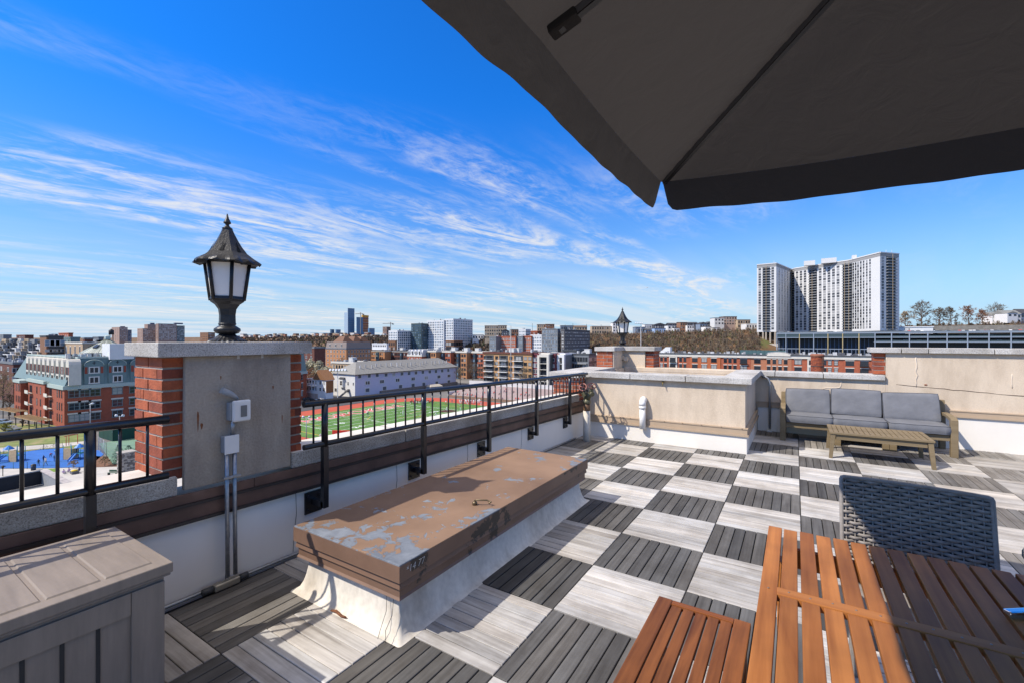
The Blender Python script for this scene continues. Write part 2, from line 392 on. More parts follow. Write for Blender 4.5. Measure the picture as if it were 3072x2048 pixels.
mBrick2 = M('dark red brick', (.24,.058,.03), .85, var=.3, vs=9, bump=.5, bs=60)
mMortar = M('pale mortar', (.40,.35,.29), .95, var=.15, bump=.5, bs=50)
# ================================================================== THE ROOF TERRACE
mDeck = woodmat('weathered deck timber', (.50,.475,.45), (1,.98,.945), axis=0, gs=6, rough=.7, tone_attr=True)
mSub = M('black deck pedestal tray', (.012,.012,.012), .9)
mRoofing = M('grey roofing felt', (.16,.155,.15), .9, var=.25)
def deck():
    X0, Y0, TX, TY = -.575, 2.93, .6145, .609
    vs, fs, uvs, tones, mi = [], [], [], [], []
    TZ = [0,0,0,0,0]
    def plank(cx, cy, hx, hy, along_y, tone):
        ch, h = .0025, .0
        jz = random.uniform(-.0014, .0014)+TZ[0]+TZ[1]*(cx-TZ[3])+TZ[2]*(cy-TZ[4])
        o = len(vs)
        for z, e in ((-.022, 0), (h-ch+jz, 0), (h+jz, ch)):
            vs.extend([(cx-hx+e,cy-hy+e,z),(cx+hx-e,cy-hy+e,z),(cx+hx-e,cy+hy-e,z),(cx-hx+e,cy+hy-e,z)])
        ff = [(8,9,10,11)]
        for k in (0, 4):
            ff += [(k+i, k+(i+1)%4, k+4+(i+1)%4, k+4+i) for i in range(4)]
        ru, rv = random.uniform(0, 60), random.uniform(0, 60)
        for f in ff:
            fs.append(tuple(o+i for i in f))
            for i in f:
                x, y, z = vs[o+i]
                uvs.append(((y if along_y else x)+ru, (x if along_y else y)+z+rv)); tones.append(tone)
    for i in range(-5, 10):
        for j in range(-7, 10):
            x0, y0 = X0+i*TX, Y0+j*TY
            if x0+TX < -3.0 or y0+TY > 9.6: continue
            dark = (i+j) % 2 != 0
            w = min(1, max(0, (x0-.35)/1.3)); w2 = max(w, min(1, max(0, (y0-6.4)/1.6)), .6*min(1, max(0, (-1.9-x0)/.8)))  # painted sheen contrast weakens toward the right, the back and the near left
            base = (.125+.14*w2 if dark else .57-.10*w)  # sheen on the grooves is put into the tile colours, by plank direction
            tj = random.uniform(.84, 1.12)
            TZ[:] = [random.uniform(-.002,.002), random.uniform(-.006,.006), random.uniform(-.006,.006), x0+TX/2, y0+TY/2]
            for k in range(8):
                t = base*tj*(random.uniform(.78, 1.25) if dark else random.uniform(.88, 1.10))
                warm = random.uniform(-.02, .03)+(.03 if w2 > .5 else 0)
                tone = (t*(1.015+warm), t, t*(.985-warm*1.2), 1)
                p = (k+.5)/8
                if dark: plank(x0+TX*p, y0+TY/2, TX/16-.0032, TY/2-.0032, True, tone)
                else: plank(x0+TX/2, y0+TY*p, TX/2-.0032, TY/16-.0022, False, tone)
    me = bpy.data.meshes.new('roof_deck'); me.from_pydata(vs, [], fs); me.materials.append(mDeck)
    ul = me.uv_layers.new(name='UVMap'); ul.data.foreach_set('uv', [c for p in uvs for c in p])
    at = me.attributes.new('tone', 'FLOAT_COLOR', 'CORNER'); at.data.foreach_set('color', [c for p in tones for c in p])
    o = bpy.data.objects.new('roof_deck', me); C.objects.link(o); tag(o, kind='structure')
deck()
o = put('roof_slab', MB().box(-3.42, 7, -7, 9.28, G, -.03), mRoofing); tag(o, kind='structure')

def wx(y, off=0): return -3.12+.026*y+off
def wz(y): return -.0118*(y-.5)
def wallrun(mb, ya, yb, o0, o1, z0, z1, m=0, slope=True):
    sa, sb = (wz(ya), wz(yb)) if slope else (0, 0)
    za = z0+sa if z0 > .1 else z0; zb = z0+sb if z0 > .1 else z0
    mb.hexa([(wx(ya,o0),ya,za),(wx(ya,o1),ya,za),(wx(yb,o1),yb,zb),(wx(yb,o0),yb,zb)],
            [(wx(ya,o0),ya,z1+sa),(wx(ya,o1),ya,z1+sa),(wx(yb,o1),yb,z1+sb),(wx(yb,o0),yb,z1+sb)], m)
def bricks(mb, x0, x1, y0, y1, z0, z1, sides='xXyY', bw=.205, t=.0125, nm=2, md=.09):
    """brick faces round a block: each brick a small box standing 4 mm proud of the mortar"""
    mb.box(x0+.006, x1-.006, y0+.006, y1-.006, z0, z1, nm)
    n = max(1, round((z1-z0)/.0665)); ph = (z1-z0)/n
    for k in range(n):
        za, zb = z0+k*ph+t*.5, z0+(k+1)*ph-t*.5
        for sd in sides:
            a0, a1 = (x0, x1) if sd in 'yY' else (y0, y1)
            p = a0 - (bw*.36 if k % 2 else .0)
            while p < a1-.002:
                s, e = max(p+t*.5, a0), min(p+bw-t*.5, a1)
                if e-s > .012:
                    j = random.uniform(-.002, .002); m = random.choices((0, 1, 3), (6, 3, 1))[0]
                    if sd == 'y': mb.box(s, e, y0+j, y0+md, za, zb, m)
                    if sd == 'Y': mb.box(s, e, y1-md, y1+j, za, zb, m)
                    if sd == 'x': mb.box(x0+j, x0+md, s, e, za, zb, m)
                    if sd == 'X': mb.box(x1-md, x1+j, s, e, za, zb, m)
                p += bw
BR = [mBrick1, mBrick2, mMortar, mBrick3]

# ---- low parapet along the left edge
t = thing('parapet_wall', 'low white parapet along the left edge with brown metal flashing and stone ledge', 'wall', (-3.12, 2, 0))
mb = MB(); wallrun(mb, -6, 6.92, -.30, 0, -.02, .62); put('wall_base', mb, mWhite, t)
mb = MB(); wallrun(mb, -6, 6.92, .002, .022, .49, .575); put('drip_edge', mb, mTrim, t, bevel=.004)
mb = MB(); wallrun(mb, -6, 6.92, .002, .036, .476, .494); wallrun(mb, -6, 6.92, .002, .030, .575, .592); put('flashing_lip', mb, mTrimDk, t)
mb = MB()
for a, b in ((-6, 1.6), (1.603, 3.9), (3.903, 6.92)): wallrun(mb, a, b, .002, .018, .592, .652)
put('flashing', mb, mTrim, t, bevel=.003)
segs = [(-6, -2.4), (-2.39, -1.2), (-1.19, .19), (.20, 1.17), (1.87, 2.95), (2.96, 4.2), (4.21, 5.45), (5.46, 6.66)]
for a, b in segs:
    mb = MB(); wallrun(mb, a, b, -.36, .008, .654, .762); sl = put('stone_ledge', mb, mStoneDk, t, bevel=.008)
    mb = MB(); wallrun(mb, a+.006, b-.006, -.352, .001, .7625, .7655); put('sunlit_ledge_top', mb, M('pale sunlit ledge top', (.62,.58,.52), .9, var=.2, vs=3), sl)  # paler sheet: sunlight on the ledge top put into the colour
for y in (1.45, 2.02-.12, 2.95-.1, 3.97-.12, 5.06-.12):     # seams in the membrane
    mb = MB().tube([(wx(y, .001), y, .47), (wx(y, .0015), y+.006, .30), (wx(y, .001), y-.012, .16), (wx(y, .001), y-.02, .03)], .0018, 5)
    put('membrane_seam', mb, M('dark seam sealant', (.12,.11,.1), .8), t)
mb = MB(); mb.tube([(wx(y, .018), y, .018) for y in [k*.5-2 for k in range(0, 18)]], .011, 8)
o = put('conduit_pipe', mb, mGalv, loc=(-3.05, 2, .02)); tag(o, 'thin grey conduit running along the foot of the white parapet', 'conduit')

# ---- lantern pier
t = thing('lantern_pier', 'near brick and grey stucco pier with a stone cap under the large lantern', 'pier', (-3.3, 1.53, .75))
mb = MB(); bricks(mb, -3.505, -3.105, 1.10, 1.965, .735, 1.462); put('brick_core', mb, BR, t)
mb = MB(); mb.slab([(1.20,.665),(1.865,.655),(1.865,1.462),(1.205,1.462)], 0, -3.11, -3.072); put('stucco_panel', mb, mStuccoGr, t, bevel=.008)
mRust = M('rust streak', (.20,.075,.03), .9, var=.4, vs=30)
for y, z, h, w in ((1.272,1.10,.10,.006),(1.292,1.045,.03,.008),(1.80,1.02,.05,.004),(1.735,1.24,.02,.006),(1.40,1.33,.02,.004)):
    mb = MB(); mb.add([(-3.0716,y-w,z),(-3.0716,y-w*.3,z-h),(-3.0716,y+w*.4,z-h*.8),(-3.0716,y+w,z),(-3.0716,y+w*.5,z+h*.25),(-3.0716,y-w*.6,z+h*.3)], [(0,1,2,3,4,5)]); put('rust_streak', mb, mRust, t)
mb = MB(); mb.box(-3.535, -3.03, 1.055, 2.005, 1.463, 1.546); put('stone_cap', mb, mStone, t, bevel=.006)
for y in (1.505, 1.66):
    put('sealant_joint', MB().box(-3.0305, -3.0285, y-.008, y+.008, 1.466, 1.542), M('light sealant', (.5,.49,.47), .8), t)
    put('sealant_joint', MB().box(-3.0725, -3.070, y-.008, y+.008, 1.44, 1.462), M('light sealant', (.5,.49,.47), .8), t)

# ---- electrics on the pier
t = thing('outlet_box', 'white outlet cover, switch box and twin conduits fixed to the grey stucco pier', 'electrical box', (-3.03, 1.45, .05))
for y in (1.412, 1.458): put('conduit_pipe', MB().tube([(-3.025, y, .90), (-3.02, y, .5), (-3.012, y, .075)], .0125, 10), mGalv, t)
mb = MB(); mb.bar((-3.01,1.385,.70), (-3.004,1.485,.70), .02, .016); put('pipe_strap', mb, mGalv, t, bevel=.003)
mb = MB(); mb.box(-3.07, -3.012, 1.396, 1.476, .85, .957); put('switch_box', mb, mGreyBox, t, bevel=.006)
mb = MB(); mb.box(-3.0118, -3.006, 1.393, 1.479, .846, .961); put('switch_plate', mb, mPlateW, t, bevel=.004)
mb = MB(); mb.tube([(-3.03, 1.447, .955), (-3.03, 1.452, 1.06)], .012, 10); put('conduit_nipple', mb, mGalv, t)
mb = MB(); mb.box(-3.07, -3.02, 1.43, 1.525, 1.05, 1.165); put('outlet_box', mb, mGreyBox, t, bevel=.006)
cv = MB(); cv.box(-3.0198, -2.99, 1.437, 1.545, 1.042, 1.178); o = put('outlet_cover', cv, mPlateW, t, bevel=.014, seg=3)
mb = MB(); mb.box(-2.9899, -2.987, 1.480, 1.518, 1.072, 1.145); put('cover_window', mb, M('smoky plastic window', (.16,.16,.16), .25), o, bevel=.002)
mb = MB(); mb.tube([(-3.05, 1.487, 1.182), (-3.035, 1.465, 1.203), (-3.03, 1.435, 1.221), (-3.03, 1.385, 1.250)], [.011, .013, .019, .020], 12); put('light_sensor', mb, mGreyBox, t)
t = thing('conduit_fitting', 'brass coloured conduit body joining the pipes at the foot of the parapet', 'conduit fitting', (-3.04, 1.42, .03))
mb = MB(); mb.bar((-3.03,1.34,.028),(-3.03,1.49,.028), .042, .045); put('body', mb, M('cast alloy', (.36,.33,.27), .4, metal=.6), t, bevel=.012, seg=3)
for a, b in ((1.28,1.34),(1.49,1.545)): put('coupling', MB().tube([(-3.035,a,.028),(-3.035,b,.028)], .02, 10), M('dark fitting', (.05,.05,.05), .4), t)

# ---- lanterns
def lantern(label, loc, sc=1.0, rot=0.0):
    t = thing('lantern', label, 'lantern', loc)
    def ring(mb, prof, m=0, n=6, smooth=False, r0=0): mb.lathe([(r*sc, z*sc) for r, z in prof], loc, n, m, smooth, rot+r0)
    mb = MB()
    n = 24; prof = [(.125,.0),(.118,.012),(.085,.03),(.06,.05),(.05,.06)]
    vs = []; 
    for k, (r, z) in enumerate(prof):
        for j in range(48):
            a = 2*PI*j/48; rr = r*(1+(.05 if j % 2 else -.05)*(1-k/4)); vs.append((loc[0]+rr*sc*math.cos(a), loc[1]+rr*sc*math.sin(a), loc[2]+z*sc))
    fs = [(i*48+j, i*48+(j+1)%48, (i+1)*48+(j+1)%48, (i+1)*48+j) for i in range(4) for j in range(48)]
    mb.add(vs, fs+[tuple(reversed(range(48)))], 0, False)
    ring(mb, [(.05,.058),(.075,.066),(.088,.085),(.085,.10),(.06,.118),(.052,.124),(.058,.13),(.058,.14)], n=24, smooth=True)
    put('base', mb, mIron, t)
    mb = MB(); ring(mb, [(.058,.14),(.056,.20),(.062,.245),(.085,.28),(.113,.30),(.118,.31)]); put('stem', mb, mIron, t)
    mb = MB()
    rb, rt, zb, zt = .113, .152, .31, .60
    for j in range(6):
        a = rot+PI/3*j
        pb = Vector((loc[0]+rb*sc*math.cos(a), loc[1]+rb*sc*math.sin(a), loc[2]+zb*sc)); pt = Vector((loc[0]+rt*sc*math.cos(a), loc[1]+rt*sc*math.sin(a), loc[2]+zt*sc))
        mb.tube([pb, pt], .013*sc, 8)
    ring(mb, [(.112,.308),(.124,.318),(.118,.338),(.105,.338)]); ring(mb, [(.150,.580),(.156,.58),(.160,.602),(.15,.604)])
    put('frame', mb, mIron, t)
    for j in range(6):
        mb = MB(); a0, a1 = rot+PI/3*j, rot+PI/3*(j+1)
        def P(r, a, z, k=.955): return (loc[0]+r*k*sc*math.cos(a), loc[1]+r*k*sc*math.sin(a), loc[2]+z*sc)
        q = [P(.1165,a0,.338), P(.1165,a1,.338), P(.150,a1,.585), P(.150,a0,.585)]
        q2 = [P(.1165,a0,.338,.92), P(.1165,a1,.338,.92), P(.150,a1,.585,.92), P(.150,a0,.585,.92)]
        mb.hexa(q2, q); put('glass_pane', mb, mFrost, t)
    # flared hexagonal roof with a wavy eave
    mb = MB(); rows = [(.218,.588),(.205,.607),(.165,.63),(.125,.665),(.092,.715),(.066,.765),(.046,.81),(.036,.835),(.034,.845)]
    nseg = 8; nn = 6*nseg; vs = []
    for k, (r, z) in enumerate(rows):
        for j in range(nn):
            a = 2*PI*j/nn; f = (j % nseg)/nseg-.5
            hexr = math.cos(PI/6)/math.cos(f*PI/3)
            wave = (.012*math.cos(f*4*PI) if k == 0 else (.006*math.cos(f*4*PI) if k == 1 else 0))
            vs.append((loc[0]+r*hexr*sc*1.08*math.cos(a+rot+PI/6-PI/6), loc[1]+r*hexr*sc*1.08*math.sin(a+rot), loc[2]+(z+wave-(.012 if (k < 2 and abs(f) > .45) else 0))*sc))
    fs = [(i*nn+j, i*nn+(j+1)%nn, (i+1)*nn+(j+1)%nn, (i+1)*nn+j) for i in range(len(rows)-1) for j in range(nn)]
    mb.add(vs, fs+[tuple(reversed(range(nn))), tuple((len(rows)-1)*nn+j for j in range(nn))], 0, False)
    o = put('lantern_roof', mb, mIron, t)
    for j in range(6):
        v = MB(); a = rot+PI/3*(j+.5); ca, sa = math.cos(a), math.sin(a)
        def P(r, z, w): return (loc[0]+sc*(r*ca-w*sa), loc[1]+sc*(r*sa+w*ca), loc[2]+z*sc)
        v.add([P(.1185,.668,-.015), P(.1185,.668,.015), P(.0765,.752,.002), P(.0975,.70,-.004)], [(0,1,2,3)])
        put('vent', v, M('dark vent slot', (.004,.004,.004), .9), o)
    mb = MB(); ring(mb, [(.03,.843),(.036,.852),(.022,.862),(.014,.872),(.012,.882),(.026,.892),(.024,.90),(.012,.925),(.003,.962)], n=12, smooth=True)
    put('finial', mb, mIron, t)
lantern('large black hexagonal lantern with frosted panes on the near pier', (-3.30, 1.545, 1.546), .915, math.radians(-14))

# ---- railings
def rx(y): return -2.945+.011*y
def rz(y): return 1.135-.0185*(y-.5)
def rl(y): return .822-.0125*(y-.5)
def railing(label, y0, y1, posts, bal, ext=0):
    t = thing('guard_railing', label, 'railing', (rx(y0), y0, .3))
    P = lambda y, z: (rx(y), y, z)
    mb = MB(); ys = [y0+(y1-y0)*k/6 for k in range(7)]; mb.tube([P(y, rz(y)) for y in ys], .0235, 12); put('handrail', mb, mBlack, t)
    mb = MB(); mb.tube([P(y, rl(y)) for y in ys], .0195, 12); put('lower_rail', mb, mBlack, t)
    for y in posts:
        mb = MB(); zb = .375-.009*y
        mb.tube([P(y, rz(y)-.01), P(y, rl(y)-.02)], .0235, 10)
        mb.bar(P(y, rl(y)-.02), P(y, zb-.022), .04, .04)
        mb.bar((rx(y)+.005, y, zb), (wx(y)+.012, y, zb), .04, .042)
        put('post', mb, mBlack, t)
        mb = MB(); mb.slab([(y-.07,zb-.085),(y+.07,zb-.085),(y+.07,zb+.075),(y-.07,zb+.075)], 0, wx(y)+.001, wx(y)+.012); pl = put('wall_plate', mb, mBlack, t)
        for a in (-.045, .045):
            for b in (-.055, .045): put('bolt', MB().tube([(wx(y)+.012, y+a, zb+b), (wx(y)+.024, y+a, zb+b)], .009, 6), mBlack, pl)
    for y in bal:
        mb = MB(); mb.tube([P(y, rz(y)-.015), P(y, rl(y)+.01)], .0075, 8); put('baluster', mb, mBlack, t)
railing('short black steel railing left of the lantern pier', -2.6, 1.068, [.745, -.29, -1.32], [.745+.115*k for k in (1, 2)]+[.745-.115*k for k in range(1, 26) if k % 9])
pr_ = [2.035, 3.06, 4.09, 5.16, 6.165]
bl = [1.945]
for a, b in zip(pr_, pr_[1:]): bl += [a+(b-a)*k/9 for k in range(1, 9)]
bl += [6.165+.114*k for k in range(1, 6)]
railing('long black steel railing with many balusters right of the lantern pier', 1.87, 6.80, pr_, bl)

# ---- roof hatch
mLid = None
def lidmat():
    m, nt, N, L, b = nodes_of('flaking brown paint')
    tc = N.new('ShaderNodeTexCoord')
    def nz(s, d=8, r=.6, dist=0):
        n = N.new('ShaderNodeTexNoise'); n.inputs['Scale'].default_value = s; n.inputs['Detail'].default_value = d; n.inputs['Roughness'].default_value = r; n.inputs['Distortion'].default_value = dist
        L.new(tc.outputs['Object'], n.inputs[0]); return n.outputs['Fac']
    a = nz(3.4, 4, .55, .4); f = nz(9, 10, .66, .6); c = nz(1.1, 5)
    sp = N.new('ShaderNodeSeparateXYZ'); L.new(tc.outputs['Object'], sp.inputs[0])
    def mt(op, x, y, z=None):
        n = N.new('ShaderNodeMath'); n.operation = op
        for i, v in enumerate((x, y, z)):
            if v is None: continue
            if hasattr(v, 'links'): L.new(v, n.inputs[i])
            else: n.inputs[i].default_value = v
        return n.outputs[0]
    # wear gathers along the near end and the walked side of the lid
    ey = mt('MULTIPLY', mt('MAXIMUM', mt('MULTIPLY_ADD', sp.outputs[1], -1.25, -.70), 0), .125)
    ex = mt('MULTIPLY', mt('MAXIMUM', mt('MULTIPLY_ADD', sp.outputs[0], 3.2, -.70), 0), .10)
    s = mt('ADD', mt('ADD', mt('MULTIPLY', a, .5), mt('MULTIPLY', f, .5)), mt('ADD', ey, ex))
    mr = N.new('ShaderNodeMapRange'); mr.inputs['From Min'].default_value = .590; mr.inputs['From Max'].default_value = .599; L.new(s, mr.inputs['Value'])
    r = N.new('ShaderNodeValToRGB'); L.new(c, r.inputs[0]); e = r.color_ramp.elements
    e[0].position = .3; e[0].color = (.145,.088,.056,1); e[1].position = .68; e[1].color = (.27,.17,.108,1)
    r2 = N.new('ShaderNodeValToRGB'); L.new(f, r2.inputs[0]); e = r2.color_ramp.elements
    e[0].position = .35; e[0].color = (.105,.12,.145,1); e[1].position = .7; e[1].color = (.22,.24,.27,1)
    mx = N.new('ShaderNodeMix'); mx.data_type = 'RGBA'; L.new(mr.outputs[0], mx.inputs['Factor']); L.new(r.outputs[0], mx.inputs['A']); L.new(r2.outputs[0], mx.inputs['B'])
    L.new(mx.outputs['Result'], b.inputs['Base Color']); b.inputs['Roughness'].default_value = .7; b.inputs['Specular IOR Level'].default_value = .25
    bp = N.new('ShaderNodeBump'); bp.inputs['Strength'].default_value = .5; bp.inputs['Distance'].default_value = .004; bp.invert = True
    L.new(mt('ADD', mr.outputs[0], mt('MULTIPLY', f, .3)), bp.inputs['Height']); L.new(bp.outputs[0], b.inputs['Normal'])
    return m
mLid = lidmat()
mLidSide = M('brown painted sheet metal', (.19,.112,.074), .5, var=.15, vs=4, col2=(.045,.035,.028), lo=.60, hi=.612, bump=.15, bs=30)
t = thing('roof_hatch', 'long low roof hatch with flaking brown painted lid on a white curb', 'roof hatch', (-2.18, 2.86, 0))
hx0, hx1, hy0, hy1 = -2.645, -1.715, 1.625, 4.08
mb = MB(); mb.box(hx0, hx1, hy0, hy1, .315, .405); put('lid', mb, [mLid], t, bevel=.006)
mb = MB()
mb.hexa([(hx0-.001,hy0-.0015,.312),(hx1+.0015,hy0-.0015,.312),(hx1+.0015,hy1+.0015,.312),(hx0-.0015,hy1+.0015,.312)], [(hx0-.0015,hy0-.0015,.398),(hx1+.0015,hy0-.0015,.398),(hx1+.0015,hy1+.0015,.398),(hx0-.0015,hy1+.0015,.398)])
put('lid_rim', mb, mLidSide, t)
mb = MB()
def tier(a, b, za, zb): mb.hexa([(hx0+a,hy0+a,za),(hx1-a,hy0+a,za),(hx1-a,hy1-a,za),(hx0+a,hy1-a,za)], [(hx0+b,hy0+b,zb),(hx1-b,hy0+b,zb),(hx1-b,hy1-b,zb),(hx0+b,hy1-b,zb)])
tier(.028, .028, .302, .3118); tier(.006, .012, .275, .3019); tier(.02, .006, .262, .2749); tier(.02, .02, .225, .2619); tier(.012, .02, .212, .2249)
put('lid_skirt', mb, mLidSide, t)
mb = MB(); prof = [(.062,.212),(.057,.16),(.047,.10),(.035,.055),(.019,.022),(-.002,.006),(-.020,.0)]
vs = []
def rr(o, z, r=.10):
    pts = []; x0, x1, y0, y1 = hx0+o, hx1-o, hy0+o, hy1-o; rad = .018
    for cx, cy, a0 in ((x1-rad,y0+rad,-PI/2),(x1-rad,y1-rad,0),(x0+rad,y1-rad,PI/2),(x0+rad,y0+rad,PI)):
        for k in range(5): a = a0+PI/2*k/4; pts.append((cx+rad*math.cos(a), cy+rad*math.sin(a), z))
    return pts
for o_, z_ in prof: vs += rr(o_, z_)
n = 20; mb.add(vs, [((i+1)*n+j, (i+1)*n+(j+1)%n, i*n+(j+1)%n, i*n+j) for i in range(len(prof)-1) for j in range(n)], 0, True)
put('curb', mb, mCream, t)
mb = MB()
mb.tube([(-1.80,1.665,.20),(-1.785,1.64,.12),(-1.79,1.60,.06),(-1.76,1.575,.02)], .0018, 4); mb.tube([(-1.86,1.672,.20),(-1.84,1.65,.12),(-1.83,1.60,.05),(-1.82,1.575,.02)], .0018, 4)
put('membrane_crease', mb, M('dark crease', (.05,.045,.04), .9), t)
L1 = atz(*Q(800,1250,1.9645)(1240,515), .41)
mb = MB(); mb.tube([L1+Vector((-.02,.0,-.004)), L1+Vector((-.02,0,.025)), L1+Vector((.0,.0,.032)), L1+Vector((.055,.04,.03)), L1+Vector((.085,.05,.02)), L1+Vector((.08,.03,.015))], .006, 8)
mb.lathe([(.018,0),(.018,.016),(.008,.026)], tuple(L1+Vector((-.02,0,-.004))), 10)
put('latch', mb, M('tarnished brass', (.16,.12,.07), .4, metal=.6), t)
def text_mesh(s, size, mat, ext=.0005, off=0, shear=0):
    cu = bpy.data.curves.new('lettering', 'FONT'); cu.body = s; cu.size = size; cu.extrude = ext; cu.offset = off; cu.shear = shear
    cu.align_x = 'CENTER'; cu.align_y = 'CENTER'
    ob = bpy.data.objects.new('lettering', cu); C.objects.link(ob)
    dg = bpy.context.evaluated_depsgraph_get(); me = bpy.data.meshes.new_from_object(ob.evaluated_get(dg))
    bpy.data.objects.remove(ob); bpy.data.curves.remove(cu)
    me.materials.clear(); me.materials.append(mat)
    for p in me.polygons: p.material_index = 0
    return me
me = text_mesh('*14 77', .052, M('white chalk', (.7,.7,.68), .9), .0004, -.0012, .2)
o = bpy.data.objects.new('chalk_mark', me); C.objects.link(o); o.parent = t
o.location = Vector((hx1+.0022, 1.735, .362))-wloc(t); o.rotation_euler = (PI/2, 0, PI/2)

# ---- stuccoed bay wall, back parapet, far pier
t = thing('bay_wall', 'low beige stucco wall enclosing a roof well with a thick stone coping and white base', 'wall', (-1.75, 7.0, 0))
yb = 6.925
mb = MB(); mb.box(-2.94, -.585, yb, 7.18, -.02, .96); mb.box(-.86, -.585, 7.1805, 8.9, -.02, .96); put('stucco_face', mb, mStucco, t)
mb = MB(); mb.box(-2.92, -.565, yb-.022, yb-.001, -.02, .238); mb.box(-.584, -.562, yb-.021, 8.88, -.02, .238); put('membrane_base', mb, mWhite, t, bevel=.006)
mb = MB()
for za, zb, d in ((.236,.262,.045),(.262,.335,.028),(.335,.352,.036)):
    mb.box(-2.92, -.585+d, yb-d, yb-.002, za, zb-.0005); mb.box(-.583, -.585+d, yb-.0015, 8.88, za, zb-.0005)
put('flashing', mb, mTan, t)
for k in range(9): x = -2.7+k*.26; put('screw', MB().box(x-.005, x+.005, yb-.041, yb-.036, .34, .349), M('rusty screw', (.16,.08,.04), .6), t)
for a, b in ((-2.94,-2.18),(-2.17,-1.36),(-1.35,-.50)):
    mb = MB(); mb.box(a, b, yb-.075, 7.22, .958, 1.042); put('coping_stone', mb, mStone, t, bevel=.007)
mb = MB(); mb.box(-.885, -.50, 7.225, 8.85, .958, 1.042); put('coping_stone', mb, mStone, t, bevel=.007)
mb = MB(); mb.box(-1.70, -1.67, yb-.055, yb-.0, .925, .945); mb.tube([(-1.685,yb-.05,.93),(-1.683,yb-.055,.90),(-1.675,yb-.06,.875)], .006, 6); put('hook', mb, M('brass hook', (.25,.17,.06), .4, metal=.6), t)

t = thing('parapet_wall', 'tall brick ended parapet stub beyond the far end of the long railing', 'wall', (-3.2, 7.5, .6))
mb = MB(); bricks(mb, -3.43, -2.96, 6.70, 8.36, .45, .956, 'yX'); put('brick_core', mb, BR, t)
mb = MB(); mb.box(-2.959, -2.94, 6.95, 8.36, .0, .956); put('stucco_face', mb, mStucco, t)
for a, b in ((6.63, 7.5), (7.51, 8.36)):
    mb = MB(); mb.box(-3.48, -2.945, a, b, .958, 1.040); put('coping_stone', mb, mStone, t, bevel=.006)

t = thing('parapet_wall', 'low beige back parapet behind the sofa with tan flashing and pale coping', 'wall', (-.9, 8.95, 0))
mb = MB(); mb.box(-2.94, 1.175, 8.905, 9.22, -.02, .944); put('stucco_face', mb, mStucco, t)
mb = MB(); mb.box(-.56, 1.18, 8.884, 8.904, -.02, .41); put('membrane_base', mb, mWhite, t, bevel=.006)
mb = MB(); mb.box(-.56, 1.18, 8.862, 8.9035, .411, .43); mb.box(-.56, 1.18, 8.876, 8.9035, .4305, .49); mb.box(-.56, 1.18, 8.868, 8.9035, .4905, .503); put('flashing', mb, mTan, t)
put('well_wall_top', MB().box(-2.9395, -.87, 8.9055, 9.2195, .9445, 1.022), mStucco, t, bevel=.01)
for a, b in ((-.865,-.3),(-.29,.38),(.39,1.165)):
    mb = MB(); mb.box(a, b, 8.852, 9.26, .946, 1.026); put('coping_stone', mb, mStone, t, bevel=.007)
def wiggle(x, z0, z1, y, amp, n, th):
    return [(x+random.uniform(-amp, amp), y, z0+(z1-z0)*k/n) for k in range(n+1)]
mPatch = M('pale filler', (.66,.56,.45), .9)
mb = MB(); mb.tube([(.62,8.904,.93),(.62,8.904,.84),(.60,8.904,.80),(.54,8.904,.79),(.42,8.904,.785),(.38,8.904,.77)], .006, 6); mb.tube(wiggle(.96, .55, .94, 8.9045, .002, 5, .004), .003, 5); put('filled_crack', mb, mPatch, t)

t = thing('parapet_wall', 'tall beige back parapet to the right of the sofa with patched cracks', 'wall', (3, 8.95, 0))
mb = MB(); mb.box(1.177, 7.0, 8.905, 9.2, -.02, 1.366); put('stucco_face', mb, mStucco, t)
mb = MB(); bricks(mb, 1.035, 1.176, 8.93, 9.2, 1.03, 1.366, 'xy'); put('brick_end', mb, BR, t)
mb = MB(); mb.box(1.185, 7.0, 8.884, 8.904, -.02, .452); put('membrane_base', mb, mWhite, t, bevel=.006)
mb = MB(); mb.box(1.185, 7.0, 8.858, 8.9035, .4535, .475); mb.box(1.185, 7.0, 8.876, 8.9035, .4755, .535); mb.box(1.185, 7.0, 8.868, 8.9035, .5355, .55); put('flashing', mb, mTan, t)
xs = [.985, 1.36, 1.665, 2.35, 3.3, 4.3, 5.6, 7.0]
for a, b in zip(xs, xs[1:]):
    mb = MB(); mb.box(a, b-.01, 8.852, 9.26, 1.368, 1.445); put('coping_stone', mb, mStone, t, bevel=.007)
mb = MB(); mb.tube(wiggle(1.535, .86, 1.33, 8.9045, .012, 8, .006), [.004,.006,.008,.009,.006,.010,.007,.008,.005], 6); mb.tube(wiggle(2.52, .9, 1.1, 8.9045, .006, 4, .006), .005, 5)
mb.tube([(1.19,8.9042,.90+.004*k) if False else (1.185,8.9042,.55+.04*k) for k in range(20)], .003, 5)
put('filled_crack', mb, mPatch, t)
mb = MB(); mb.tube([(1.30+.09*k, 8.9048, .885-.006*k+random.uniform(-.006,.006)) for k in range(16)], [.002+.0035*random.random() for k in range(16)], 5); put('open_crack', mb, M('dark crack', (.10,.07,.05), .9), t)
mb = MB(); mb.box(1.62, 1.65, 8.898, 8.906, .893, .91); put('rust_spot', mb, M('rust', (.25,.08,.03), .8), t)

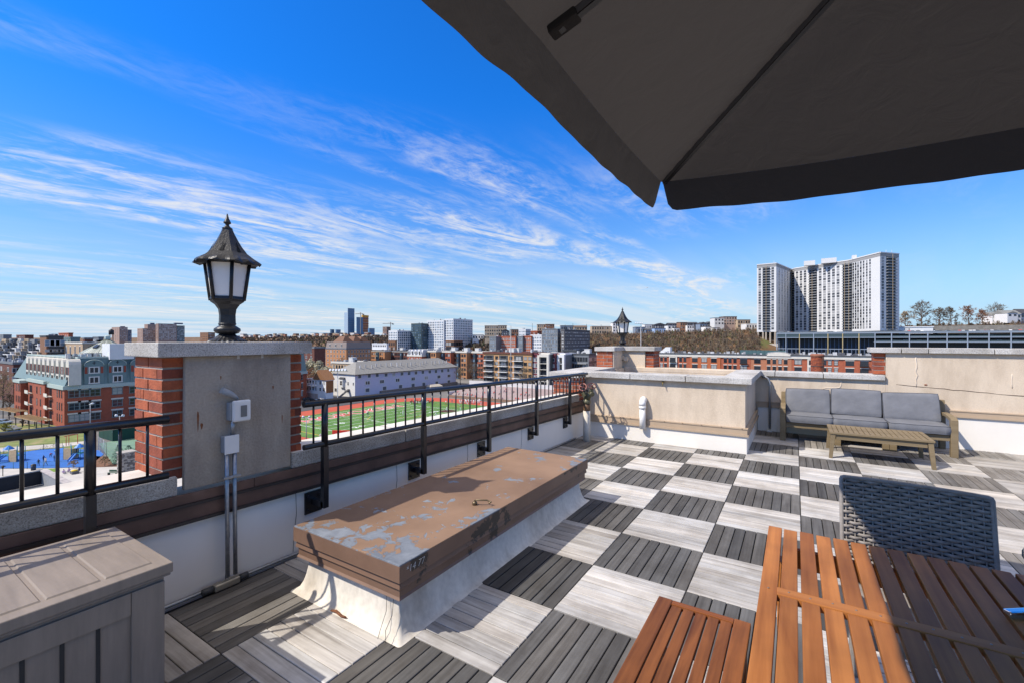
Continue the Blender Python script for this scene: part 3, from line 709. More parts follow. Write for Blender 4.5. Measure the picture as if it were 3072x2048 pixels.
t = thing('lantern_pier', 'far corner pier of brick and beige stucco under the small distant lantern', 'pier', (-3.1, 9.0, 1.04))
mb = MB(); bricks(mb, -3.32, -3.005, 8.375, 9.5, .2, 1.345, 'yx'); put('brick_core', mb, BR, t)
mb = MB(); bricks(mb, -2.535, -2.375, 8.975, 9.42, 1.0, 1.347, 'yX'); put('brick_end', mb, BR, t)
mb = MB(); mb.box(-3.004, -2.985, 8.39, 8.9549, .3, 1.344); mb.box(-3.004, -2.536, 8.955, 9.42, .3, 1.344); mb.box(-2.9849, -2.9405, 8.39, 8.904, .3, 1.0); put('stucco_panel', mb, mStucco, t)
mb = MB(); mb.prism([(-3.36,8.34),(-2.95,8.34),(-2.95,8.90),(-2.335,8.90),(-2.335,9.46),(-3.36,9.46)], 1.348, 1.428); put('stone_cap', mb, mStone, t, bevel=.006)
mb = MB(); mb.box(-2.95, -2.87, 8.88, 8.954, 1.14, 1.22); mb.box(-2.99, -2.951, 8.88, 8.954, 1.17, 1.25); put('junction_box', mb, mStucco, t, bevel=.004)
lantern('small distant black lantern on the far corner pier', (-3.12, 9.32, 1.428), .86, math.radians(8))

# ---- pipes
mOlive = M('tarnished bronze valve body', (.13,.12,.07), .5, metal=.3, var=.35, vs=20)
mWheel = M('faded red handwheel', (.42,.17,.13), .5, var=.25, vs=30)
mWheelD = M('dark red handwheel', (.10,.03,.03), .5, var=.3, vs=30)
t = thing('standpipe', 'white standpipe with two bronze valves and red handwheels beside the railing end', 'standpipe', (-2.735, 6.5, 0))
sx, sy = -2.737, 6.48
mb = MB(); mb.lathe([(.056,0),(.055,.47)], (sx,sy,0), 20); put('pipe', mb, mCream, t)
mb = MB(); mb.lathe([(.050,.47),(.051,.50),(.049,.585)], (sx,sy,0), 18); put('pipe_neck', mb, M('rusty brown pipe', (.16,.085,.04), .6, var=.5, vs=14), t)
mb = MB(); mb.lathe([(.058,.585),(.062,.595),(.062,.625),(.052,.635),(.048,.66)], (sx,sy,0), 18)
mb.tube([(sx,sy,.64),(sx-.02,sy,.70),(sx-.05,sy-.01,.755)], [.05,.046,.042], 14); mb.tube([(sx+.005,sy,.65),(sx+.03,sy-.01,.70),(sx+.075,sy-.02,.75)], [.048,.046,.042], 14)
put('valve_body', mb, mOlive, t)
def wheel(c, ax, r, m, bc):
    ax = Vector(ax).normalized(); u = ax.orthogonal().normalized(); v = ax.cross(u)
    vb = MB(); vb.tube([bc, Vector(bc).lerp(Vector(c), .55), Vector(c)-ax*.012], [.036,.03,.012], 12); vv = put('valve', vb, mOlive, t)
    mb = MB(); pts = [Vector(c)+(u*math.cos(2*PI*k/20)+v*math.sin(2*PI*k/20))*r for k in range(21)]
    mb.tube(pts, .0075, 8, cap=False)
    for k in range(4):
        a = 2*PI*k/4+.5; mb.bar(c, Vector(c)+(u*math.cos(a)+v*math.sin(a))*r, .009, .006, up=ax)
    mb.tube([Vector(c)-ax*.012, Vector(c)+ax*.01], .012, 10)
    put('handwheel', mb, m, vv)
wheel((sx-.035, sy-.07, .84), (.05,-.85,.3), .058, mWheel, (sx-.045, sy-.005, .745))
wheel((sx+.10, sy-.035, .862), (.3,-.5,.75), .06, mWheelD, (sx+.075, sy-.02, .745))
mb = MB(); mb.tube([(sx+.075,sy-.02,.75),(sx+.115,sy-.05,.735)], [.036,.036], 14); mb.tube([(sx-.01,sy-.03,.74),(sx-.012,sy-.085,.735)], [.034,.034], 14); put('hose_outlet', mb, mOlive, t)

t = thing('vent_pipe', 'white plastic vent pipe with a turned down elbow on the beige bay wall', 'vent pipe', (-1.975, 6.83, .2))
vx, vy = -1.977, 6.845
mb = MB(); mb.tube([(vx,vy,.21),(vx,vy,.53)], .046, 20); put('pipe', mb, mPvc, t)
mb = MB(); mb.tube([(vx,vy,.515),(vx,vy,.56)], .053, 20); mb.tube([(vx,vy,.56),(vx,vy+.004,.60),(vx,vy+.02,.632),(vx,vy+.05,.65),(vx,vy+.085,.65)], .052, 20); put('elbow', mb, mPvc, t)
t = thing('conduit_pipe', 'bent grey conduit pipe coming down the back wall in the shaded corner by the sofa', 'conduit', (-.37, 8.85, 0))
mb = MB(); mb.tube([(-.49,8.86,.935),(-.44,8.85,.935),(-.40,8.845,.91),(-.378,8.842,.86),(-.372,8.84,.80),(-.372,8.84,.05)], .018, 10); put('pipe', mb, mGalv, t)
mb = MB(); mb.box(-.41, -.335, 8.80, 8.87, .0, .02); put('foot_plate', mb, mPvc, t, bevel=.004)
mb = MB(); mb.bar((-.40,8.835,.80),(-.345,8.835,.80), .03, .02); put('pipe_strap', mb, mGalv, t)

t = thing('rusty_scrap', 'short rusty scrap of metal lying on the deck at the foot of the hatch', 'scrap', (-2.42, 1.50, .006))
a = atz(*Q(800,1250,1.9645)(378,1138), .012); c = atz(*Q(800,1250,1.9645)(468,1180), .012)
put('strip', MB().tube([a, a.lerp(c,.3)+Vector((0,.006,.004)), a.lerp(c,.7)+Vector((.004,-.004,0)), c], [.004,.009,.007,.005], 6), M('flaking rust', (.16,.065,.03), .9, var=.5, vs=60, bump=.5), t)
# ================================================================== FURNITURE
mFrame = woodmat('tan painted frame', (.165,.122,.068), (.235,.178,.105), axis=0, gs=4, rough=.5)
mCush = M('grey outdoor cushion fabric', (.155,.158,.172), .9, var=.16, vs=4, bump=.5, bs=14)
mPipe = M('dark grey piping', (.08,.085,.10), .9)
def cushion(mb, c, sx, sy, t, rot=None, bulge=.25, n=12, wr=.0):
    """box cushion centred at c: size sx, sy, thickness t, softly domed faces, piped edges in material 1"""
    rot = rot or Matrix.Identity(3); c = Vector(c)
    ph = random.uniform(0, 6)
    def h(u, v): return t/2*(1-bulge+bulge*max(0, (1-abs(u)**5)*(1-abs(v)**5))**.45)+wr*math.sin(u*9+ph)*math.cos(v*6+ph)*.5
    def xy(u, v):
        k = .022
        return (sx/2*u*(1-k*abs(v)**6)*(1+.0), sy/2*v*(1-k*abs(u)**6))
    for sgn in (1, -1):
        vs = []
        for i in range(n+1):
            for j in range(n+1):
                u = math.sin((i/n*2-1)*PI/2)*.35+(i/n*2-1)*.65; v = math.sin((j/n*2-1)*PI/2)*.35+(j/n*2-1)*.65
                x, y = xy(u, v); vs.append(c+rot@Vector((x, y, sgn*h(u, v))))
        fs = [(i*(n+1)+j, (i+1)*(n+1)+j, (i+1)*(n+1)+j+1, i*(n+1)+j+1) for i in range(n) for j in range(n)]
        if sgn < 0: fs = [tuple(reversed(f)) for f in fs]
        mb.add(vs, fs, 0, True)
    per = [(-1+2*k/n, -1) for k in range(n)]+[(1, -1+2*k/n) for k in range(n)]+[(1-2*k/n, 1) for k in range(n)]+[(-1, 1-2*k/n) for k in range(n)]
    m_ = len(per); vs = []
    for lev in range(5):
        w = -1+lev*.5
        for u, v in per:
            x, y = xy(u, v); e = 1+.035*(1-w*w)
            vs.append(c+rot@Vector((x*e if abs(u) == 1 else x, y*e if abs(v) == 1 else y, w*h(u, v))))
    mb.add(vs, [(a*m_+j, a*m_+(j+1)%m_, (a+1)*m_+(j+1)%m_, (a+1)*m_+j) for a in range(4) for j in range(m_)], 0, True)
    for sgn in (1, -1):
        pts = [c+rot@Vector((*xy(u, v), sgn*h(u, v))) for u, v in per]; pts.append(pts[0])
        mb.tube(pts, .0045, 5, m=1, cap=False)
    return mb
t = thing('outdoor_sofa', 'three seat outdoor sofa with grey cushions on a tan wooden frame against the back parapet', 'sofa', (.81, 8.5, 0))
fx0, fx1, fy0, fy1 = -.205, 1.825, 8.16, 8.84
for x in (fx0, fx1-.075):
    mb = MB(); a = [(fy0-.005,0),(fy0+.075,0),(fy0+.085,.45),(fy0+.10,.50),(fy0+.02,.505),(fy0,.47)]
    mb.slab(a, 0, x, x+.075); put('leg', mb, mFrame, t, bevel=.006)
    mb = MB(); mb.slab([(fy1-.10,0),(fy1-.03,0),(fy1+.02,.70),(fy1-.045,.70),(fy1-.105,.35)], 0, x+.003, x+.072); put('leg', mb, mFrame, t, bevel=.006)
    mb = MB(); mb.slab([(fy0+.001,.47),(fy0+.0,.50),(fy0+.05,.522),(fy0+.3,.545),(fy0+.5,.54),(fy1-.05,.53),(fy1-.05,.495),(fy0+.3,.505),(fy0+.09,.475)], 0, x+.0015, x+.0735); put('arm', mb, mFrame, t, bevel=.006)
mb = MB(); mb.box(fx0+.0755, fx1-.0755, fy0+.035, fy0+.07, .21, .285); mb.box(fx0+.0755, fx1-.0755, fy1-.12, fy1-.09, .21, .285)
for k in range(10): mb.box(fx0+.1+k*.2, fx0+.16+k*.2, fy0+.0705, fy1-.1205, .255, .275)
put('seat_frame', mb, mFrame, t, bevel=.003)
for x in (.445, .53, 1.085, 1.165):
    mb = MB(); mb.box(x-.038, x+.038, fy0+.03, fy0+.09, 0, .2095); put('leg', mb, mFrame, t, bevel=.004)
mb = MB(); mb.bar((fx0+.076,fy1-.045,.67),(fx1-.076,fy1-.045,.67), .05, .06); mb.bar((fx0+.076,fy1-.07,.42),(fx1-.076,fy1-.07,.42), .04, .05)
for k in range(9): x = fx0+.2+k*.205; mb.bar((x,fy1-.07,.4),(x,fy1-.045,.65), .05, .018, up=(0,1,0))
put('back_frame', mb, mFrame, t)
xs = [-.13, .475, 1.105, 1.752]
for i, (a, b) in enumerate(zip(xs, xs[1:])):
    mb = cushion(MB(), ((a+b)/2, 8.455, .352), b-a-.012, .60, .125, Matrix.Rotation(math.radians((.5,-.6,1.0)[i]), 3, 'Z'), .16, wr=.004); put('seat_cushion', mb, [mCush, mPipe], t)
    zt = (.572, .60, .585)[i]
    r = Matrix.Rotation(math.radians(74), 3, 'X') @ Matrix.Rotation(math.radians((.6,-.8,1.6)[i]), 3, 'Z')
    mb = cushion(MB(), ((a+b)/2-.01, 8.655, zt), b-a-.02, .40, .13, r, .30, wr=.006); put('back_cushion', mb, [mCush, mPipe], t)

t = thing('coffee_table', 'low tan slatted coffee table standing in front of the grey sofa', 'coffee table', (.9, 7.62, 0))
cx0, cx1, cy0, cy1, ch = .385, 1.425, 7.28, 7.95, .345
mb = MB(); mb.box(cx0, cx1, cy0, cy0+.045, ch-.024, ch); mb.box(cx0, cx1, cy1-.045, cy1, ch-.024, ch)
mb.box(cx0, cx0+.045, cy0+.0452, cy1-.0452, ch-.024, ch-.0003); mb.box(cx1-.045, cx1, cy0+.0452, cy1-.0452, ch-.024, ch-.0003)
n = 17
for k in range(n): x = cx0+.05+(cx1-cx0-.1)*k/n; mb.box(x, x+(cx1-cx0-.1)/n-.008, cy0+.0455, cy1-.0455, ch-.022, ch-.0006)
put('table_top', mb, mFrame, t, bevel=.002)
mb = MB(); mb.box(cx0+.065, cx1-.065, cy0+.025, cy0+.05, ch-.095, ch-.0245); mb.box(cx0+.065, cx1-.065, cy1-.05, cy1-.025, ch-.095, ch-.0245); mb.box(cx0+.025, cx0+.05, cy0+.065, cy1-.065, ch-.095, ch-.0245); mb.box(cx1-.05, cx1-.025, cy0+.065, cy1-.065, ch-.095, ch-.0245); put('apron', mb, mFrame, t, bevel=.002)
for x, sx_ in ((cx0+.012, 1), (cx1-.012, -1)):
    for y, sy_ in ((cy0+.012, 1), (cy1-.012, -1)):
        mb = MB(); w = .052
        def quad(d, z, e): return [(x+sx_*a+sx_*e, y+sy_*b+sy_*e, z) for a, b in ((0,0),(d,0),(d,d),(0,d))]
        b_, t_ = quad(.04, 0, -.022), quad(w, ch-.025, .0)
        if sx_*sy_ < 0: b_, t_ = b_[::-1], t_[::-1]
        mb.hexa(b_, t_); put('leg', mb, mFrame, t, bevel=.003)

# ---- dining table, bench, canister
mTeak = woodmat('orange oiled acacia', (.22,.066,.013), (.47,.178,.044), axis=1, gs=5, rough=.52, obj=True)
mTeakX = woodmat('orange oiled acacia crossbar', (.34,.115,.026), (.52,.21,.058), axis=0, gs=5, rough=.52)
mRed = woodmat('red brown stained pine', (.065,.018,.005), (.30,.105,.028), axis=1, gs=4.5, rough=.48, obj=True)
mRedX = woodmat('red brown stained pine crosspiece', (.12,.034,.009), (.30,.10,.028), axis=0, gs=4.5, rough=.48)
t = thing('dining_table', 'orange slatted wooden dining table half shaded by the parasol', 'table', (.68, 1.2, 0))
tx0, ty0, ty1, tz = -.100, .1, 2.285, .74
pitch = .0580; ns = 31
for k in range(ns):
    x0 = tx0+k*pitch; w = pitch-.0098
    e = random.uniform(-.004, .004)
    mb = MB()
    if k in (0, ns-1): mb.box(x0, x0+w+.002, ty0, ty1+e, tz-.026, tz)
    else:
        mb.box(x0, x0+w, 1.7300, ty1+e, tz-.022, tz-.001+random.uniform(-.0008,.0008)); mb.box(x0, x0+w, .6900, 1.6790, tz-.022, tz-.001+random.uniform(-.0008,.0008)); mb.box(x0, x0+w, ty0+.004, .638, tz-.022, tz-.001)
    put('slat', mb, mTeak, t, bevel=.003)
tx1 = tx0+ns*pitch-.0098
mScr = M('dull steel screw', (.30,.27,.23), .45, metal=.7)
for k in range(0, ns, 1):
    for y in (1.7045,): put('screw', MB().lathe([(.0032,0),(.0032,.0008)], (tx0+k*pitch+.024, y+.004*(k % 2), tz+.0011), 8), mScr, t)
for y in (1.7045, .664):
    mb = MB(); mb.box(tx0+.0485, tx1-.05, y-.0245, y+.0245, tz-.024, tz+.0012); put('crossbar', mb, mTeakX, t, bevel=.003)
mb = MB()
for x in (tx0+.055, tx1-.10): mb.box(x, x+.03, ty0+.12, ty1-.12, tz-.10, tz-.027)
for y in (ty0+.1205, ty1-.15): mb.box(tx0+.086, tx1-.101, y, y+.03, tz-.0995, tz-.0265)
put('apron', mb, mTeak, t, bevel=.003)
for x in (tx0+.035, tx1-.105):
    for y in (ty0+.05, ty1-.12):
        mb = MB(); mb.box(x, x+.07, y, y+.07, 0, tz-.1005); put('leg', mb, mTeak, t, bevel=.004)
t = thing('garden_bench', 'red brown slatted wooden bench tucked beside the orange dining table', 'bench', (-.32, 1.2, 0))
bx0, bx1, by0, by1, bz = -.497, -.146, .35, 1.968, .46
for x in (bx0, bx1-.058):
    mb = MB(); mb.box(x, x+.058, by0, by1, bz-.028, bz); put('side_rail', mb, mRed, t, bevel=.004)
for y in (by1-.034, by0+.002):
    mb = MB(); mb.box(bx0+.0585, bx1-.0585, y, y+.03, bz-.022, bz+.0005); put('crosspiece', mb, mRedX, t, bevel=.003)
n = 5; w = (bx1-bx0-.117)/n
for k in range(n):
    x = bx0+.0585+k*w; mb = MB(); mb.box(x+.0035, x+w-.0035, by0+.034, by1-.0365, bz-.022, bz-.002+random.uniform(-.001,.001)); put('slat', mb, mRed, t, bevel=.003)
for x in (bx0+.005, bx1-.06):
    for y in (by0+.1, by1-.16): mb = MB(); mb.box(x, x+.055, y, y+.055, 0, bz-.0285); put('leg', mb, mRed, t, bevel=.004)
mb = MB(); mb.box(bx0+.02, bx0+.042, by0+.156, by1-.161, bz-.085, bz-.0285); mb.box(bx1-.04, bx1-.018, by0+.156, by1-.161, bz-.085, bz-.0285); put('apron', mb, mRed, t, bevel=.003)
mChrome = M('polished chrome', (.8,.8,.8), .07, metal=1, var=.02)
t = thing('chrome_canister', 'shiny chrome canister with a flat lever standing on the dining table by the right edge', 'canister', (.62, 1.95, tz+.001))
kx, ky = .655, 1.985
mb = MB(); mb.lathe([(.048,.0),(.050,.004),(.062,.13),(.064,.145),(.060,.148)], (kx,ky,tz+.002), 24); put('body', mb, mChrome, t)
mb = MB(); mb.lathe([(.066,.149),(.069,.155),(.069,.172),(.064,.182),(.05,.188)], (kx,ky,tz+.002), 24); put('lid', mb, mChrome, t)
mb = MB(); a = Vector((kx-.05, ky-.02, tz+.012)); b = Vector((kx-.125, ky-.075, tz+.012)); mb.bar(a, b, .022, .012); put('lever', mb, mChrome, t, bevel=.004, seg=3)

# ---- wicker chair
mWick = M('charcoal synthetic wicker', (.27,.24,.212), .65, var=.25, vs=26, spec=.5)
t = thing('wicker_chair', 'dark grey wicker chair with its woven back rising behind the dining table', 'chair', (.455, 2.5, 0))
wx0, wx1, yt, yb_, zt, zb = .192, .722, 2.755, 2.66, .885, .40
def bp(x, z):
    f = (z-zb)/(zt-zb); c = ((x-(wx0+wx1)/2)/((wx1-wx0)/2))
    return Vector((x, yb_+(yt-yb_)*f+.022*(1-c*c)-.0, z-.010*f*(x-wx0)/(wx1-wx0)))
mb = MB(); rows, col, th_ = 29, .0345, .0042
N_ = 64
for r in range(rows):
    z = zb+.012+r*(zt-zb-.025)/(rows-1); vs = []
    for i in range(N_+1):
        x = wx0+.004+(wx1-wx0-.008)*i/N_
        ph = math.sin(PI*(x-wx0)/col+r*PI)*.0068
        p = bp(x, z+random.uniform(-.0006,.0006)); hh = .0072
        vs += [p+Vector((0,ph-th_,0)), p+Vector((0,ph-th_*.55,hh)), p+Vector((0,ph+th_*.55,hh)), p+Vector((0,ph+th_,0)), p+Vector((0,ph+th_*.55,-hh)), p+Vector((0,ph-th_*.55,-hh))]
    fs = [(i*6+j, (i+1)*6+j, (i+1)*6+(j+1)%6, i*6+(j+1)%6) for i in range(N_) for j in range(6)]
    mb.add(vs, fs, 0, True)
vs = []
for i in range(25):
    x = wx0+.006+(wx1-wx0-.012)*i/24
    for z in (zb+.005, zt-.008): p = bp(x, z); vs += [p+Vector((0,.0062,0)), p+Vector((0,.0085,0))]
mb.add(vs, [(i*4, i*4+4, i*4+6, i*4+2) for i in range(24)]+[(i*4+1, i*4+3, i*4+7, i*4+5) for i in range(24)], 1, True)
k = 0
while wx0+.0+col*(k+.5) < wx1:
    x = wx0+col*(k+.5); mb.tube([bp(x, zb+.01+(zt-zb-.02)*i/6) for i in range(7)], .0032, 6); k += 1
put('back_weave', mb, [mWick, M('dark wicker core', (.02,.022,.025), .7)], t)
mb = MB(); pts = [bp(wx0+.006, zb), bp(wx0, zb+.2), bp(wx0, zt-.012), bp(wx0+.003, zt-.003), bp(wx0+.012, zt)]+[bp(wx0+(wx1-wx0)*f, zt+.001) for f in (.2,.4,.6,.8)]+[bp(wx1-.012, zt), bp(wx1-.003, zt-.003), bp(wx1, zt-.012), bp(wx1, zb+.2), bp(wx1-.006, zb)]
mb.tube(pts, .0095, 10); put('back_frame', mb, mWick, t)
mb = MB(); mb.box(wx0+.0, wx1-.0, 2.20, 2.65, .36, .42); put('seat', mb, mWick, t, bevel=.02, seg=3)
for x in (wx0+.02, wx1-.055):
    for y in (2.22, 2.60): mb = MB(); mb.box(x, x+.035, y, y+.035, 0, .3595); put('leg', mb, mWick, t, bevel=.006)

# ---- parasol
def umbrella():
    m, nt, N, L, b = nodes_of('dark brown parasol cloth')
    out = N['Material Output']
    tc = N.new('ShaderNodeTexCoord'); nz = N.new('ShaderNodeTexNoise'); nz.inputs['Scale'].default_value = 700; nz.inputs['Detail'].default_value = 2; L.new(tc.outputs['Object'], nz.inputs[0])
    n2 = N.new('ShaderNodeTexNoise'); n2.inputs['Scale'].default_value = 7; n2.inputs['Detail'].default_value = 6; n2.inputs['Distortion'].default_value = 1; L.new(tc.outputs['Object'], n2.inputs[0])
    r = N.new('ShaderNodeValToRGB'); L.new(nz.outputs['Fac'], r.inputs[0]); r.color_ramp.elements[0].color = (.020,.0205,.0215,1); r.color_ramp.elements[1].color = (.043,.0435,.045,1)
    L.new(r.outputs[0], b.inputs['Base Color']); b.inputs['Roughness'].default_value = .9; b.inputs['Specular IOR Level'].default_value = .2
    bp_ = N.new('ShaderNodeBump'); bp_.inputs['Strength'].default_value = .25; bp_.inputs['Distance'].default_value = .035; L.new(n2.outputs['Fac'], bp_.inputs['Height']); L.new(bp_.outputs[0], b.inputs['Normal'])
    tr = N.new('ShaderNodeBsdfTranslucent'); tr.inputs['Color'].default_value = (.019,.0165,.0145,1); L.new(bp_.outputs[0], tr.inputs['Normal'])
    ad = N.new('ShaderNodeAddShader'); L.new(b.outputs[0], ad.inputs[0]); L.new(tr.outputs[0], ad.inputs[1]); L.new(ad.outputs[0], out.inputs['Surface'])
    cx, cy, hw = .83, 1.22, 1.505
    tilt = .034
    def P(x, y, z): return Vector((cx+x, cy+y, z-tilt*x))
    ze, zh = 2.449, 3.07
    def surf(x, y):
        d = max(abs(x), abs(y))/hw
        # cloth sags a little between the ribs, and along the free edges
        a, b_ = abs(x)/hw, abs(y)/hw
        mn, mx_ = min(a, b_), max(a, b_, 1e-6); q = mn/mx_
        return zh+(ze-zh)*d-.020*math.sin(PI*q)*d*d
    t = thing('parasol', 'big dark brown square parasol spreading over the upper right', 'parasol', (cx, cy, 0))
    mb = MB(); n = 48; vs = []
    for i in range(n+1):
        for j in range(n+1):
            x, y = -hw+2*hw*i/n, -hw+2*hw*j/n; vs.append(P(x, y, surf(x, y)))
    mb.add(vs, [(i*(n+1)+j, (i+1)*(n+1)+j, (i+1)*(n+1)+j+1, i*(n+1)+j+1) for i in range(n) for j in range(n)], 0, True)
    put('canopy', mb, m, t)
    for sd in range(4):
        ca, sa = [(1,0),(0,1),(-1,0),(0,-1)][sd]
        mb = MB(); n = 120; rows = 7; vs = []
        for i in range(n+1):
            s = -hw*.995+2*hw*.995*i/n; e = hw*.995-abs(s)
            # rounded tabs at both ends
            full = .175+.003*math.sin(s*9)+.0015*math.sin(s*23+sd)
            c_ = min(1, e/.075); L_ = full*(max(0, 1-(1-c_)**2.2))**.5 if c_ < 1 else full
            for k in range(rows):
                f = k/(rows-1); fl = (.12*f+.06*f*f)*L_ + (.002*math.sin(s*11+sd*2)+.002*math.sin(s*29+1))*f
                inw = s
                x0 = hw+fl-.0; zz = surf(hw, s)-f*L_*.95
                x, y = ca*x0-sa*inw, sa*x0+ca*inw
                vs.append(P(x, y, zz))
        mb.add(vs, [(i*rows+k, i*rows+k+1, (i+1)*rows+k+1, (i+1)*rows+k) for i in range(n) for k in range(rows-1)], 0, True)
        put('valance', mb, m, t)
    mr = M('black anodised rib', (.012,.012,.014), .3, spec=.6)
    mrs = M('grey rib edge', (.16,.17,.19), .35, metal=.5)
    for i, j in ((1,1),(1,-1),(-1,1),(-1,-1),(1,0),(-1,0),(0,1),(0,-1)):
        k0 = .985 if i and j else .955
        a = P(i*hw*k0, j*hw*k0, surf(i*hw*k0, j*hw*k0)-.022); b_ = P(i*.06, j*.06, zh-.05)
        mb = MB(); mb.bar(a, b_, .020, .028); sdv = (b_-a).cross(Vector((0,0,1))).normalized()*.0115
        o = put('rib', mb, mr, t)
        mb = MB(); mb.bar(a+sdv, b_+sdv, .002, .020); put('rib_edge', mb, mrs, o)
        if not (i and j):
            mb = MB(); d = (b_-a).normalized(); mb.bar(a-d*.03+Vector((0,0,.005)), a+d*.07-Vector((0,0,.003)), .046, .030); put('rib_pocket', mb, m, o, bevel=.008)
    mb = MB(); mb.tube([(cx,cy,.05),(cx,cy,zh+.03)], .024, 16); put('pole', mb, mr, t)
    mb = MB(); mb.lathe([(.06,-.09),(.07,-.06),(.05,-.02)], (cx,cy,zh), 16); mb.lathe([(.03,.0),(.035,.05),(.012,.09)], (cx,cy,zh), 12); put('hub', mb, mr, t)
    mb = MB(); mb.lathe([(.26,0),(.26,.05),(.05,.07),(.04,.25)], (cx,cy,.001), 28); put('base', mb, mr, t)
umbrella()

# ---- storage box
mBox = M('taupe resin', (.225,.185,.150), .55, var=.15, vs=3, bump=.12, bs=35, stretch=(1,8,1))
mBoxDk = M('dark seam', (.03,.028,.026), .8)
t = thing('storage_box', 'taupe resin deck storage box standing by the parapet at the lower left', 'storage box', (-2.53, .05, 0))
ya, yb2 = -.72, .822
mb = MB(); mb.box(-2.86, -2.232, ya+.02, yb2-.022, 0, .575); put('body', mb, mBox, t, bevel=.008)
mb = MB(); mb.box(-2.2315, -2.222, yb2-.135, yb2-.024, 0, .560); mb.box(-2.2315, -2.222, ya+.024, ya+.135, 0, .560); mb.box(-2.2315, -2.2225, ya+.136, yb2-.136, .47, .560); mb.box(-2.2315, -2.2225, ya+.136, yb2-.136, 0, .07); put('corner_trim', mb, mBox, t, bevel=.004)
mb = MB()
for k in range(1, 14):
    y = yb2-.135-.0985*k
    if y < ya+.15: break
    mb.box(-2.2319, -2.2285, y-.006, y+.006, .071, .469)
put('panel_groove', mb, mBoxDk, t)
mb = MB(); mb.box(-2.875, -2.205, ya, yb2, .590, .632); mb.box(-2.868, -2.212, ya+.006, yb2-.006, .578, .5899); lid = put('lid', mb, mBox, t, bevel=.009, seg=3)
mb = MB(); y = yb2-.05; xa, xb = -2.80, -2.262
while y > ya+.1:
    a = max(ya+.05, y-.157); mb.hexa([(xa,a+.003,.6321),(xb,a+.003,.6321),(xb,y-.003,.6321),(xa,y-.003,.6321)], [(xa+.006,a+.008,.637),(xb-.006,a+.008,.637),(xb-.006,y-.008,.637),(xa+.006,y-.008,.637)]); y -= .163
put('lid_plank', mb, mBox, lid)
# ================================================================== THE TOWN BELOW
mGround = M('town ground', (.16,.15,.135), .95, var=.3, vs=.05, col2=(.10,.10,.10), lo=.5, hi=.56)
o = put('ground', MB().add([(-9000,-3000,G-.05),(9000,-3000,G-.05),(9000,12000,G-.05),(-9000,12000,G-.05)], [(0,1,2,3)]), mGround); tag(o, kind='structure')
HILL = [(-1500,1014,3200,2500),(-300,1013,3000,2200),(300,1013,2900,2000),(860,1010,2000,1050),(1000,1008,1500,950),(1160,1007,1150,760),(1300,1011,800,640),(1450,1013,660,540),(1600,1006,600,470),
        (1700,1003,560,440),(1960,1000,500,390),(2150,993,485,375),(2270,989,475,370),(2500,986,500,420),(2690,980,500,450),(2800,975,500,440),(3072,972,460,400),(3600,970,440,380),(5200,970,440,380)]
def hill_at(px):
    for a, b in zip(HILL, HILL[1:]):
        if a[0] <= px <= b[0]:
            f = (px-a[0])/(b[0]-a[0]); return [a[i]+(b[i]-a[i])*f for i in range(1, 4)]
    return HILL[-1][1:]
def hill_point(px, f, lift=0):
    yt, dt, db = hill_at(px); zt = EYE-dt*(yt-HOR)/F_PX
    d = db+(dt-db)*f; z = G+(zt-G)*(f**.85) if f < 1 else zt
    p = atd(px, 0, d); return Vector((p.x, p.y, z+lift))
def terrain():
    pxs = list(range(-1500, 5201, 25)); rows = [0, .12, .25, .4, .55, .7, .85, 1.0]
    mb = MB(); vs = []
    rnd = random.Random(3)
    for px in pxs:
        for f in rows:
            p = hill_point(px, f); j = 0 if f in (0, 1.0) else rnd.uniform(-1.2, 1.2); vs.append((p.x, p.y, p.z+j))
        p = hill_point(px, 1); k = 1.6; r = atd(px, 0, hill_at(px)[1]*k); vs.append((r.x, r.y, p.z+.5))
        r = atd(px, 0, 9000); vs.append((r.x, r.y, p.z+.2))
    n = len(rows)+2
    mb.add(vs, [(i*n+k, (i+1)*n+k, (i+1)*n+k+1, i*n+k+1) for i in range(len(pxs)-1) for k in range(n-1)], 0, True)
    o = put('hillside', mb, M('dry winter hillside', (.15,.085,.04), .95, var=.4, vs=.06, col2=(.10,.115,.032), lo=.56, hi=.66)); tag(o, kind='structure')
terrain()

